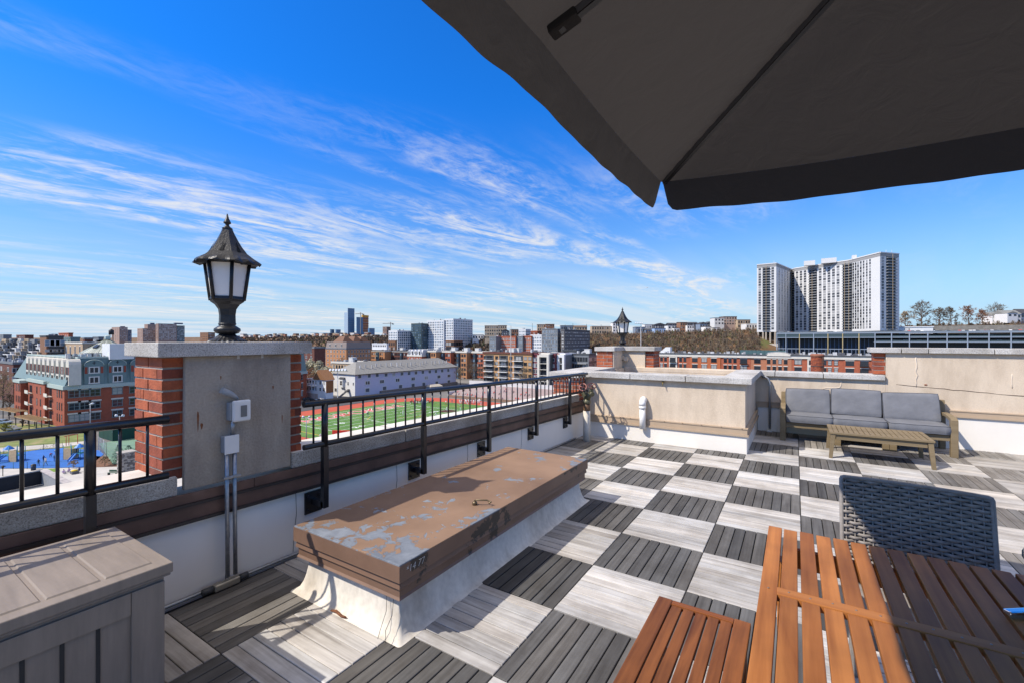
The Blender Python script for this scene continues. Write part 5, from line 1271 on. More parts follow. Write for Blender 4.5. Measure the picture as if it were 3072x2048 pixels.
for f, g_ in ((.55,.25),(.55,.65),(.55,.92)):
    x = b.x0+(b.x1-b.x0)*f; y = b.y0+(b.y1-b.y0)*g_; put('roof_turret', MB().hexa([(x-6,y-5,b.zt+5),(x+6,y-5,b.zt+5),(x+6,y+5,b.zt+5),(x-6,y+5,b.zt+5)], [(x-3,y-1,b.zt+9.2),(x+3,y-1,b.zt+9.2),(x+3,y+1,b.zt+9.2),(x-3,y+1,b.zt+9.2)]), M('rust brown roof', (.17,.085,.05), .8), b.t)
b = B('apartment_building', 'dark brick flat block just right of the near lantern pier', 896, 943, 976, 1043, 300, mBrD, cor=mGrP); win(b, 'F', 3, 5, 1.6, 2, 3, 3.3, kind='p'); clutter(b, 3, R1)
def terrace(label, xl, xr, yt, d, wall, cols, rows, kind='d', cor=None, bays=0, baym=None, dep=14, w=1.3, h=1.9, nclut=5, pitch=3.1, pergola=False):
    b = B('brick_terrace', label, xl, xr, xr, yt, d, wall, cor=cor or mCrm, dep=dep, over=.35)
    win(b, 'F', cols, rows, w, h, 2.2, pitch, kind=kind)
    for k in range(bays):
        x = b.x0+(b.x1-b.x0)*(k+.5)/bays; bw = min(1.5, (b.x1-b.x0)/bays*.12)
        by = put('bay_column', MB().prism([(x-bw,b.y0-.01),(x-bw*.6,b.y0-1.2),(x+bw*.6,b.y0-1.2),(x+bw,b.y0-.01)], G, b.zt-.8), baym or mDkP, b.t)
        for r in range(rows): inst('window', winmesh('b'), by, (x, b.y0-1.21, b.zt-2.2-pitch*r), 0, (bw*1.0,1,1.9))
    clutter(b, nclut, R1, 1.8, 1)
    if pergola:
        mb = MB()
        for k in range(26): x = b.x0+(b.x1-b.x0)*(k+.2)/26; mb.box(x, x+.35, b.y0-.9, b.y0+2.5, b.zt+.7, b.zt+.95)
        mb.box(b.x0, b.x1, b.y0-.6, b.y0-.3, b.zt+.45, b.zt+.69)
        put('timber_eave', mb, M('dark eave timber', (.07,.045,.03), .8), b.t)
    return b
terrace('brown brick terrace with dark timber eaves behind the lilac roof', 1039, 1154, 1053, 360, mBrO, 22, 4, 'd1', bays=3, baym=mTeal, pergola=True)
terrace('shaded dark brick terrace with timber eaves right of the brown terrace', 1154, 1223, 1054, 356, mBrD, 14, 3, 'd1', bays=2, pergola=True)  # shade on this stretch is put into its darker brick
b = terrace('red terrace with a white mansard and a row of tall arched dormers', 1223, 1265, 1067, 300, mBrR, 5, 4, 'w2', nclut=0, w=1.1)
put('mansard_roof', MB().hexa([(b.x0,b.y0-.2,b.zt+.6),(b.x1,b.y0-.2,b.zt+.6),(b.x1,b.y1,b.zt+.6),(b.x0,b.y1,b.zt+.6)], [(b.x0,b.y0+1.6,b.zt+4.2),(b.x1,b.y0+1.6,b.zt+4.2),(b.x1,b.y1,b.zt+4.2),(b.x0,b.y1,b.zt+4.2)]), M('white mansard slate', (.5,.5,.5), .7, var=.2), b.t)
for k in range(4):
    x = b.x0+(b.x1-b.x0)*(k+.5)/4; dm = put('dormer', MB().slab([(x-.85,b.zt+.6),(x+.85,b.zt+.6),(x+.85,b.zt+3),(x,b.zt+4.4),(x-.85,b.zt+3)], 1, b.y0-.35, b.y0+1.5), mWhP, b.t); inst('window', winmesh('d1'), dm, (x, b.y0-.353, b.zt+2), 0, (1,1,2.4))
terrace('orange brick terrace right of the white mansard dormers', 1265, 1308, 1054, 300, mBrO, 6, 5, bays=1, nclut=4)
terrace('red brick terrace section with dark bay columns behind the lilac roof', 1308, 1352, 1055, 300, mBrR, 6, 5, bays=1, nclut=4, w=1.6)
terrace('long orange brick terrace with a black bay column right of the lilac building', 1352, 1400, 1056, 298, mBrO, 6, 6, bays=1, nclut=4, w=1.6)
terrace('bright red brick terrace end before the balconied orange block', 1400, 1451, 1057, 296, mBrR, 7, 6, bays=1, nclut=5, w=1.5)
b = terrace('low tan flat roofed building with a white parapet behind the lilac roof', 995, 1085, 1090, 235, mBrT, 10, 1, 'd1', nclut=8)

def balcony_block():
    b = B('apartment_building', 'orange block with stacked white balconies behind the bleachers', 1451, 1595, 1596, 1060, 239, M('amber render', (.47,.27,.125), .85, var=.08), cor=mBrD, dep=16, over=.5)
    Wd = b.x1-b.x0
    for k, f in enumerate((.13, .43, .74)):
        x = b.x0+Wd*f
        put('balcony_recess', MB().box(x-2.9, x+2.9, b.y0-.06, b.y0-.004, G+.5, b.zt-1.2), mDkP, b.t)
        for r in range(5):
            z = b.zt-4.0-3.15*r
            mb = MB(); mb.box(x-3.1, x+3.1, b.y0-1.9, b.y0-.061, z-.25, z); put('balcony', mb, mWhP, b.t)
            mb = MB(); mb.box(x-3.05, x+3.05, b.y0-1.85, b.y0-1.8, z+.95, z+1.02)
            for q in range(13): mb.box(x-3.0+q*.49, x-2.95+q*.49, b.y0-1.85, b.y0-1.8, z, z+.95)
            put('balcony_rail', mb, mUnit, b.t)
            inst('window', winmesh('d'), b.t, (x, b.y0-.063, z+1.3), 0, (3.6,1,2.2))
    for f in (.03, .285, .585, .88, .965):
        for r in range(5): inst('window', winmesh('d'), b.t, (b.x0+Wd*f, b.y0-.003, b.zt-2.6-3.15*r), 0, (1.9,1,1.9))
    clutter(b, 14, R1, 2.0, 2)
balcony_block()
b = B('apartment_building', 'maroon panelled block beside the orange balcony block', 1596, 1617, 1617.5, 1062, 238, M('maroon panel', (.16,.04,.05), .6), dep=14); win(b, 'F', 2, 5, 1.7, 2.2, 2.8, 3.15, kind='p')
def framed(label, xl, xr, yt, d, fm, inner):
    b = B('apartment_building', label, xl, xr, xr, yt, d, inner, dep=14, over=.1, cor=fm)
    mb = MB(); mb.box(b.x0, b.x0+1.2, b.y0-1.6, b.y0-.002, G, b.zt); mb.box(b.x1-1.2, b.x1, b.y0-1.6, b.y0-.002, G, b.zt); mb.box(b.x0+1.2, b.x1-1.2, b.y0-1.6, b.y0-.002, b.zt-1.6, b.zt); put('white_frame', mb, fm, b.t)
    for r in range(5):
        z = b.zt-5-3.15*r; put('balcony', MB().box(b.x0+1.2, b.x1-1.2, b.y0-1.55, b.y0-.003, z-.2, z), fm, b.t); win_at(b, 'F', [(b.x0+b.x1)/2], [z+1.4], (b.x1-b.x0)*.6, 2.3, 'd')
    return b
framed('dark balconied block inside a tall cream frame', 1616, 1650, 1061, 236, mCrm, mDkP)
b = B('apartment_building', 'narrow maroon panelled strip with pale windows right of the cream frame', 1650, 1666, 1666.5, 1063, 238, M('maroon panel', (.16,.04,.05), .6), dep=14); win(b, 'F', 1, 5, 2.4, 1.9, 2.8, 3.15, kind='p')
b = B('apartment_building', 'narrow pale red brick strip beside the maroon panelled strip', 1666, 1675, 1675.5, 1063, 239, mBrR, dep=14); win(b, 'F', 1, 5, 1.2, 2, 2.8, 3.15, kind='p')
framed('narrow glazed block inside a thin white frame', 1675, 1696, 1062, 238, mWhP, mGrP)
b = B('apartment_building', 'charcoal modern block with tall windows and an orange panel left of the far pier', 1697, 1766, 1792, 1063, 240, mGrP, cor=mDkP, over=.1); win(b, 'F', 8, 4, 1.3, 2.4, 2.6, 3.4, kind='d1'); win(b, 'S', 6, 4, 2.2, 1.9, 2.6, 3.4, kind='p'); clutter(b, 6, R1, 1.6, 1)
put('orange_panel', MB().box(b.x0+2.2, b.x0+4, b.y0-.03, b.y0-.003, b.zt-6.6, b.zt-4.8), M('orange panel', (.6,.16,.04), .6), b.t)
for k in range(3): put('balcony', MB().box(b.x0+6, b.x1-1, b.y0-1.5, b.y0-.003, b.zt-5-3.4*k, b.zt-4.8-3.4*k), mUnit, b.t)
b = B('roof_canopy', 'dark solar canopy raised over the charcoal modern block', 1690, 1728, 1733, 1052, 262, mDkP, zb=EYE-262*(1056-HOR)/F_PX, cat='canopy', over=.4, dep=10)
for x in (b.x0+1, b.x1-1):
    for y in (b.y0+1, b.y1-1): put('post', MB().box(x-.15, x+.15, y-.15, y+.15, G, b.zb), mUnit, b.t)

# ---- second line of blocks below the hill
def mid(label, xl, xc, xr, yt, d, wall, cf, cs, rows, kf='d', ks='d', h=1.9, **kw):
    b = B('apartment_building', label, xl, xc, xr, yt, d, wall, over=.2, **kw)
    if cf: win(b, 'F', cf, rows, (b.x1-b.x0)/cf*.55, h, 2.4, 3.2, .02, .98, kf)
    if cs: win(b, 'S', cs, rows, (b.y1-b.y0)/cs*.55, h, 2.4, 3.2, .02, .98, ks)
    clutter(b, 4, R1, 1.8)
    return b
mid('grey glazed end of the long red balconied block under the hill', 1468, 1488, 1489, 1011, 452, mGrP, 4, 0, 5, 'g')
mid('long red brick block with teal balconies under the hill', 1488, 1547, 1548, 1010, 450, mBrR, 12, 0, 5, 'w')
mid('grey glazed middle of the long red balconied block under the hill', 1548, 1568, 1569, 1010, 448, mGrP, 4, 0, 5, 'g')
mid('orange red brick part of the balconied block beside the white glazed block', 1568, 1594, 1595, 1009, 446, mBrR, 5, 0, 5, 'w')
mid('white framed glass penthouse block behind the red balconied block', 1556, 1577, 1592, 989, 500, mWhP, 5, 4, 4, 'g', 'b')
mid('white glazed block with stacked balconies left of the grey glass block', 1594, 1625, 1626, 1006, 442, mWhP, 6, 0, 8, 'g')
mid('pale grey glass block with a strong window grid under the hill', 1626, 1673, 1681, 988, 432, mGrP, 9, 2, 11, 'g', 'b', h=2.4)
mid('long dark grey shaded block with small yellow lit windows under the hill', 1683, 1693, 1770, 990, 425, M('dark taupe brick', (.12,.115,.115), .8), 1, 16, 9, 'p', 'p', h=1.3)
mid('red brick block with roof terrace beside the glass penthouse', 1592, 1612, 1625, 994, 520, mBrR, 3, 3, 2)

# ---- long brick range behind the back parapet
def long_range():
    xa = 1790
    y0 = atd(2300, HOR, 195).y
    b = Bd(); b.y0 = y0; b.y1 = y0+16
    r = ray(xa, HOR); b.x0 = r.x*(y0/r.y); r = ray(2760, HOR); b.x1 = r.x*(y0/r.y)
    b.zt = EYE-195*(1062-HOR)/F_PX; b.zb = G
    b.t = thing('brick_range', 'long red brick range with cream parapet and a low arched pediment behind the back parapet', 'building', ((b.x0+b.x1)/2, y0+8, G))
    def xof(px): r = ray(px, HOR); return r.x*(y0/r.y)
    secs = [(1790,1975,mBrR,0),(1975,2008,mBrR,.3),(2008,2032,mCrm,.6),(2032,2070,mBrR,.25),(2070,2162,M('warm red brick', (.42,.12,.045), .85, var=.12),.5),(2162,2252,mBrR,.2),(2252,2300,M('light red brick', (.40,.16,.085), .85),.1),(2300,2375,M('light red brick', (.40,.16,.085), .85),.4),(2375,2422,mBrR,.3),(2422,2440,mCrm,.6),(2440,2530,mBrR,.25),(2530,2580,mBrR,.4),(2580,2760,mBrR,.2)]
    for a, c, m, e in secs: put('wall', MB().box(xof(a)+.01, xof(c)-.01, y0-e, b.y1, G, b.zt-1.6), m, b.t)
    mb = MB(); mb.box(b.x0, b.x1, y0-.72, b.y1, b.zt-1.599, b.zt-.35); put('parapet_band', mb, mCrm, b.t)
    mb = MB(); mb.box(b.x0, b.x1, y0-1.0, y0-.2, b.zt-.349, b.zt); put('cornice', mb, mDkP, b.t)
    put('roof', MB().box(b.x0, b.x1, y0-.19, b.y1, b.zt-.349, b.zt-.2), mRoofing, b.t)
    xc = (xof(2300)+xof(2372))/2; hw = (xof(2372)-xof(2300))/2
    mb = MB(); mb.slab([(xc-hw, b.zt-.6)]+[(xc-hw*.98*math.cos(PI*q/10), b.zt-.3+1.3*math.sin(PI*q/10)) for q in range(11)]+[(xc+hw, b.zt-.6)], 1, y0-1.05, y0-.6); put('pediment', mb, mCrm, b.t)
    mb = MB(); mb.tube([(xc-hw*1.04*math.cos(PI*q/10), y0-1.05, b.zt-.22+1.36*math.sin(PI*q/10)) for q in range(11)], .12, 6); put('pediment_moulding', mb, mUnit, b.t)
    W_ = [(1962,1.9),(1985,1.2),(1997,1.2),(2019,2.6),(2042,1.2),(2055,1.2),(2085,2.4),(2113,2.4),(2142,2.4),(2176,1.3),(2190,1.3),(2205,1.3),(2231,2.8),(2272,2.5),(2306,1.3),(2323,1.3),(2340,1.3),(2357,1.3),(2394,2.6),(2431,1.0),(2473,1.3),(2489,1.3),(2508,1.3),(2549,2.7),(2593,2.6),(2640,1.3),(2660,2)]
    for r in range(3):
        for px, w in W_:
            x = xof(px); e = max([s[3] for s in secs if s[0] <= px < s[1]]+[0]); z = b.zt-3.1-3.0*r
            inst('window', winmesh('d' if w > 1.5 else 'd1'), b.t, (x, y0-e-.003, z), 0, (w,1,1.9)); put('lintel', MB().box(x-w/2-.15, x+w/2+.15, y0-e-.1, y0-e-.002, z+1.0, z+1.3), mCrm, b.t)
            if px in (2019, 2231, 2593):
                mb = MB(); mb.box(x-1.5, x+1.5, y0-e-1.1, y0-e-.01, z-1.15, z-1.0)
                for q in range(9): mb.box(x-1.5+q*.36, x-1.44+q*.36, y0-e-1.1, y0-e-1.04, z-1.0, z-.1)
                mb.box(x-1.5, x+1.5, y0-e-1.12, y0-e-1.02, z-.1, z); put('balcony', mb, mDF, b.t)
    for k in range(60):
        px = 1970+k*11+R1.uniform(-4, 4); x = xof(px)*1.02; y = y0+R1.uniform(3, 12); h = R1.uniform(.5, 1.3)
        mb = MB(); mb.box(x, x+R1.uniform(.6,1.6), y, y+R1.uniform(.6,1.4), b.zt-.2, b.zt-.2+h); put('roof_unit', mb, mUnit if R1.random() < .75 else mUnitD, b.t)
    mb = MB(); xq = xof(2215); mb.box(xq, xof(2355), y0+7, y0+7.2, b.zt-.2, b.zt+1.6)
    for q in range(12): xx = xq+(xof(2355)-xq)*q/11; mb.box(xx-.06, xx+.06, y0+6.9, y0+7.3, b.zt-.2, b.zt+1.7)
    put('roof_screen', mb, M('teal mesh screen', (.06,.12,.125), .7), b.t)
    mb = MB(); xq = xof(1966); mb.slab([(xq, b.zt-.2),(xof(1999), b.zt-.2),(xof(1999), b.zt+2.6),(xof(1985), b.zt+2.6)], 1, y0+8, y0+12); put('stair_bulkhead', mb, mWhP, b.t)
long_range()
# round brick chimney between the parapet and the range
c = atd(2452, HOR, 22); zt = EYE-22*(1061-HOR)/F_PX
t = thing('brick_chimney', 'round red brick chimney standing up just beyond the back parapet', 'chimney', (c.x, c.y, G))
def round_chimney():
    mb = MB(); n = 14; z = zt-3.2; k = 0
    put('shaft', MB().lathe([(.255,G),(.255,zt-.02)], (c.x,c.y,0), 24), mMortar, t)
    while z < zt-.13:
        for j in range(n):
            a0 = 2*PI*(j+.5*(k % 2))/n; a1 = a0+2*PI/n*.93; r = .275+R1.uniform(-.003,.003)
            pts = [(c.x+q*math.cos(a), c.y+q*math.sin(a)) for q, a in ((.2,a0),(r,a0),(r,(a0+a1)/2),(r,a1),(.2,a1))]
            mb.prism(pts, z, z+.058, 0 if R1.random() < .6 else 1)
        z += .068; k += 1
    put('brick_courses', mb, [mBrick1, mBrick2], t)
    mb = MB(); mb.lathe([(.285,zt-.13),(.30,zt-.12),(.30,zt-.03),(.27,zt),(.2,zt+.01)], (c.x,c.y,0), 24); put('cap', mb, M('rusty chimney cap', (.26,.10,.055), .8, var=.3), t)
    mb = MB(); mb.lathe([(.279,zt-.62),(.281,zt-.62),(.281,zt-.58),(.279,zt-.58)], (c.x,c.y,0), 24); put('steel_strap', mb, mDF, t)
round_chimney()
# ================================================================== FIELD, HOUSES BELOW, HILL, TOWER
# ---- lilac building
def lilac():
    mL = M('lilac siding', (.56,.54,.64), .75, var=.05, vs=.5, stretch=(1,1,9)); mWs = M('white siding', (.66,.65,.62), .75, var=.05, vs=.6, stretch=(1,1,9))
    b = B('apartment_building', 'long lilac sided building with hipped grey roof and white end beside the sports field', 1000, 1066, 1368, 1122, 201.7, mL, over=.01, para=-.3)
    put('end_wall', MB().box(b.x0, b.x1-.05, b.y0-.15, b.y0-.002, G, b.zt), mWs, b.t)
    zt = b.zt; w = b.x1-b.x0; e = .9; zr = zt+5.2; ym = w*.42
    mb = MB(); vs = [(b.x0-e,b.y0-e,zt),(b.x1+e,b.y0-e,zt),(b.x1+e,b.y1+e,zt),(b.x0-e,b.y1+e,zt),((b.x0+b.x1)/2,b.y0+ym,zr),((b.x0+b.x1)/2,b.y1-ym,zr)]
    mb.add(vs, [(0,1,4),(1,2,5,4),(2,3,5),(3,0,4,5),(3,2,1,0)]); put('hipped_roof', mb, mShing, b.t)
    put('gutter', MB().box(b.x1+e-.15, b.x1+e+.05, b.y0-e, b.y1+e, zt-.25, zt-.02), mDF, b.t)
    def yof(px): r = ray(px, HOR); return r.y*(b.x1/r.x)
    def zof(q, x, y): p = q3(x, y); return atX(p[0], p[1], b.x1)
    top = [(780,812),(882,806),(967,798),(1062,796),(1145,790),(1232,784),(1308,778),(1381,773),(1455,767),(1529,762),(1595,758),(1662,752),(1727,747)]
    mid_ = [(865,880),(1018,866),(1186,851),(1351,837),(1492,826),(1627,815),(1735,805)]
    low = [(863,958),(1046,938),(1217,920),(1351,906),(1465,895),(1604,881),(1733,868)]
    for i, (x, y) in enumerate(top): p = zof(q3, x, y); inst('window', winmesh('w' if 3 < i < 12 else 'v'), b.t, (b.x1+.003, p.y, p.z), PI/2, (2.2,1,2.1))
    for x, y in mid_: p = zof(q3, x, y); inst('window', winmesh('w'), b.t, (b.x1+.003, p.y, p.z), PI/2, (3.0,1,2.0))
    for x, y in low: p = zof(q3, x, y); inst('window', winmesh('v'), b.t, (b.x1+.003, p.y, p.z), PI/2, (2.9,1,2.3))
    for x, y, w_, h_ in ((600,880,2.4,2.6),(657,888,.9,1.7),(713,892,.8,1.5),(625,965,.8,1.9),(655,966,.8,1.9),(525,955,2.0,1.8)):
        p = atY(*q3(x, y), b.y0-.15); inst('window', winmesh('w2'), b.t, (p.x, b.y0-.153, p.z), 0, (w_,1,h_))
    p = atY(*q3(600, 880), b.y0-.15); by = put('bay_window', MB().prism([(p.x-1.6,b.y0-.151),(p.x-1.1,b.y0-1.1),(p.x+1.1,b.y0-1.1),(p.x+1.6,b.y0-.151)], p.z-2, p.z+1.8), mWs, b.t); inst('window', winmesh('w2'), by, (p.x, b.y0-1.103, p.z), 0, (1.7,1,2.2))
    put('awning', MB().slab([(b.y0-1.3,p.z+1.8),(b.y0-.15,p.z+2.6),(b.y0-.15,p.z+1.8)], 0, p.x-1.8, p.x+1.8), mDF, by)
    for k in range(20): y = b.y0+5+(b.y1-b.y0-10)*k/19; x = b.x1-R1.uniform(2.2,4.5); put('roof_vent', MB().box(x, x+.4, y, y+.4, zt+1.2, zt+2.9+R1.uniform(.6,1.3)), mUnit, b.t)
    put('garden_wall', MB().box(b.x1+.01, b.x1+1.2, b.y0+14, b.y1, G, G+1.6), M('old stone wall', (.22,.18,.15), .9, var=.3, vs=2), b.t)
    mb = MB(); mb.slab([(b.y0-6,G+.0),(b.y0-5.6,G),(b.y0-.2,G+3.2),(b.y0-.2,G+3.5)], 0, b.x1-5, b.x1-3.6); put('outside_stair', mb, mDF, b.t)
lilac()
def townhouse():
    b = B('townhouse', 'white townhouse row with balconies garage doors and a rust brown hipped roof', 919, 978, 1000, 1139, 191, mWhP, over=.15, para=.2)
    zt = b.zt
    put('shingled_side', MB().box(b.x1+.002, b.x1+.12, b.y0, b.y1, G+3.2, zt), M('rust brown shingle siding', (.30,.13,.05), .9, var=.15, vs=2), b.t)
    xm = b.x0+(b.x1-b.x0)*.62
    mb = MB(); e = .5; vs = [(xm-3.5,b.y0-e,zt),(b.x1+e,b.y0-e,zt),(b.x1+e,b.y1+e,zt),(xm-3.5,b.y1+e,zt),(xm+1.2,(b.y0+b.y1)/2-3,zt+4.2),(xm+1.2,(b.y0+b.y1)/2+3,zt+4.2)]
    mb.add(vs, [(0,1,4),(1,2,5,4),(2,3,5),(3,0,4,5),(3,2,1,0)]); put('roof', mb, M('rust brown shingle roof', (.30,.145,.065), .9, var=.15, vs=2), b.t)
    for f in (.28, .62): x = b.x0+(b.x1-b.x0)*f; put('chimney', MB().box(x-.8, x+.8, b.y0+3, b.y0+4.6, zt, zt+3.4), mWhP, b.t)
    W_ = b.x1-b.x0
    for f in (.12,.3,.5): 
        put('garage_door', MB().box(b.x0+W_*f-1.3, b.x0+W_*f+1.3, b.y0-.05, b.y0-.002, G, G+2.5), M('pale pink garage door', (.45,.36,.31), .7), b.t)
    for f in (.08,.22,.36,.5,.72,.9):
        for z in (G+4.6, G+7.4): inst('window', winmesh('w2'), b.t, (b.x0+W_*f, b.y0-.003, z), 0, (1.1,1,1.6))
    for f in (.15,.43):
        z = G+6.0; x = b.x0+W_*f; mb = MB(); mb.box(x-1.6, x+1.6, b.y0-1.3, b.y0-.01, z-.2, z)
        for q in range(9): mb.box(x-1.6+q*.39, x-1.55+q*.39, b.y0-1.3, b.y0-1.24, z, z+.9)
        mb.box(x-1.6, x+1.6, b.y0-1.32, b.y0-1.22, z+.9, z+1); put('balcony', mb, mWhP, b.t)
townhouse()

# ---- sports field
mTurf = M('green artificial turf', (.078,.175,.030), .9, var=.16, vs=.25, col2=(.105,.195,.04), lo=.5, hi=.6)
mTrack = M('red running track', (.42,.08,.04), .85, var=.10, vs=.3)
mLine = M('white field paint', (.74,.76,.72), .8, var=.08, vs=2); mYel = M('orange field paint', (.62,.36,.05), .8); mRedP = M('red field paint', (.55,.05,.055), .8, var=.08)
def flat(name, polys, z, m, kind='structure', parent=None):
    mb = MB()
    for p in polys: mb.add([(q[0], q[1], z) for q in p], [tuple(range(len(p)))])
    o = put(name, mb, m, parent)
    if kind and not parent: tag(o, kind=kind)
    return o
def rrect(x0, x1, y0, y1, r, n=8):
    pts = []
    for cx, cy, a0 in ((x1-r,y0+r,-PI/2),(x1-r,y1-r,0),(x0+r,y1-r,PI/2),(x0+r,y0+r,PI)):
        for k in range(n+1): a = a0+PI/2*k/n; pts.append((cx+r*math.cos(a), cy+r*math.sin(a)))
    return pts
GL, SL0, SL1, YD = -127.87, 79.7, 128.4, 4.572
flat('running_track', [rrect(-150.5, -20, 66, 152.5, 24)], G+.02, mTrack)
field = flat('sports_field', [rrect(-140.6, -28, 70.5, 142.3, 17)], G+.045, mTurf)
def strip(a, b_, w):
    a = Vector((a[0], a[1])); b_ = Vector((b_[0], b_[1])); d = (b_-a).normalized(); n_ = Vector((-d.y, d.x))*w/2
    return [tuple(a+n_), tuple(a-n_), tuple(b_-n_), tuple(b_+n_)][::-1]
lines = [strip((GL+YD*k, SL0), (GL+YD*k, SL1), .16) for k in range(0, 21)]
lines += [strip((GL-9.14, y), (GL+91.4, y), .22) for y in (SL0, SL1)]+[strip((GL-9.14, SL0), (GL-9.14, SL1), .2)]
for k in range(0, 100): x = GL+YD/5*k; lines += [strip((x, y-.4), (x, y+.4), .1) for y in (SL0+16, SL1-16)]
pa, pb = gp(p3, 1160, 430), gp(p3, 1700, 545); lines.append(strip(pa, pb, .2))
flat('white_line', lines, G+.06, mLine, parent=field)
yl = [strip(gp(p3, 0, 650), gp(p3, 480, 750), .25), strip(gp(p3, 60, 505), gp(p3, 420, 570), .16), strip(gp(p3, 300, 355), gp(p3, 1900, 215), .2), strip(gp(p4, 40, 880), gp(p4, 540, 850), .2), strip(gp(p4, 540, 850), gp(p4, 640, 800), .2), strip(gp(p4, 900, 570), gp(p4, 1700, 640), .2), strip(gp(p3, 1240, 460), gp(p3, 1310, 400), .2), strip(gp(p4, 300, 780), gp(p4, 660, 690), .2)]
flat('orange_line', yl, G+.062, mYel, parent=field)
def field_text(s, x, y, size, mat, z, off=0, sx=1.0, name='lettering'):
    me = text_mesh(s, size, mat, .002, off); o = bpy.data.objects.new(name, me); C.objects.link(o); o.parent = field
    o.location = (x, y, z); o.rotation_euler = (0, 0, PI/2); o.scale = (sx, 1, 1)
    return o
yc = (84+124.4)/2
o = field_text('HOBOKEN', -131.5, yc, 8.6, mLine, G+.066, .30); w = o.dimensions.x; o.scale = (41.5/w, 1, 1)
o2 = field_text('HOBOKEN', -131.5, yc, 8.6, mRedP, G+.074, .06); o2.scale = o.scale
for k, s in ((2,'1 0'),(4,'2 0'),(6,'3 0'),(8,'4 0'),(10,'5 0')):
    for y in (SL0+8, SL1-8): field_text(s, GL+YD*k, y, 2.9, mLine, G+.066, .05, 1.0, 'yard_number')
c = gp(p4, 1195, 722); flat('pitching_mound', [[(c.x+2.9*math.cos(2*PI*k/24), c.y+2.9*math.sin(2*PI*k/24)) for k in range(24)]], G+.07, M('dark clay', (.07,.03,.018), .95, var=.2), parent=field)
# path, kerb and lot round the field
flat('asphalt_lot', [[(-151,60),(-175,60),(-175,185),(-160,185),(-151,160)]], G+.012, M('asphalt', (.075,.075,.078), .9, var=.2, vs=.4))
c0, c1 = gp(p3, 630, 740), gp(p3, 935, 742)
t = thing('padded_wall', 'low bright red padded wall on the near side of the green field', 'wall', c0); put('panel', MB().bar(c0+Vector((0,0,.75)), c1+Vector((0,0,.75)), .3, 1.5), M('bright red padding', (.65,.035,.025), .6), t); put('base_strip', MB().bar(c0+Vector((0,0,.04)), c1+Vector((0,0,.04)), .5, .08), mWF, t)
# dugout-like shed roof and the retaining fence beyond the track
a, c = gp(p4, 790, 215), gp(p4, 1080, 190)
t = thing('storage_shed', 'low pale roofed shed at the far corner of the red track', 'shed', a); L_ = (c-a); n_ = Vector((-L_.y, L_.x, 0)).normalized()*4
put('wall', MB().prism([a, a+L_, a+L_+n_, a+n_], G, G+1.4), mUnit, t); m_ = a+n_*.5; put('roof', MB().hexa([a-n_*.1+Vector((0,0,1.41)), c-n_*.1+Vector((0,0,1.41)), c+n_*1.1+Vector((0,0,1.41)), a+n_*1.1+Vector((0,0,1.41))], [a+L_*.12+n_*.3+Vector((0,0,2.4)), a+L_*.88+n_*.3+Vector((0,0,2.4)), a+L_*.88+n_*.7+Vector((0,0,2.4)), a+L_*.12+n_*.7+Vector((0,0,2.4))]), M('beige shed roof', (.45,.4,.32), .8), t)
# ---- bleachers
def bleachers():
    a = gp(p4, 1310, 395); y0 = a.y; x0 = a.x-2; x1 = -84
    t = thing('bleachers', 'broad concrete bleachers with red edged rows of seats behind the far track bend', 'bleachers', ((x0+x1)/2, y0, G))
    mb = MB(); n = 13
    for k in range(n): mb.box(x0, x1, y0+1.15*k, y0+1.15*(k+1)-.002, G, G+1.0+.30*k)
    put('terrace_steps', mb, M('pale concrete steps', (.40,.365,.34), .9, var=.12, vs=.8), t)
    mr = M('faded red seat edge', (.50,.13,.10), .7)
    mb = MB()
    for k in range(n): mb.box(x0+.2, x1-.2, y0+1.15*k-.02, y0+1.15*k+.16, G+1.003+.30*k, G+1.06+.30*k)
    o = put('seat_edging', mb, mr, t)
    put('front_wall', MB().box(x0-.3, x1, y0-.4, y0-.05, G, G+1.1), M('brown wall cap', (.24,.15,.10), .9), t)
    yb = y0+1.15*n; put('back_wall', MB().box(x0, x1, yb, yb+.5, G, G+6.4), M('pale concrete wall', (.56,.55,.53), .9, var=.1, vs=.5), t)
    put('end_wall', MB().box(x0-.5, x0-.05, y0-.4, yb, G, G+2.4), M('pale concrete wall', (.56,.55,.53), .9), t)
    return x0, x1, y0
BLX0, BLX1, BLY = bleachers()

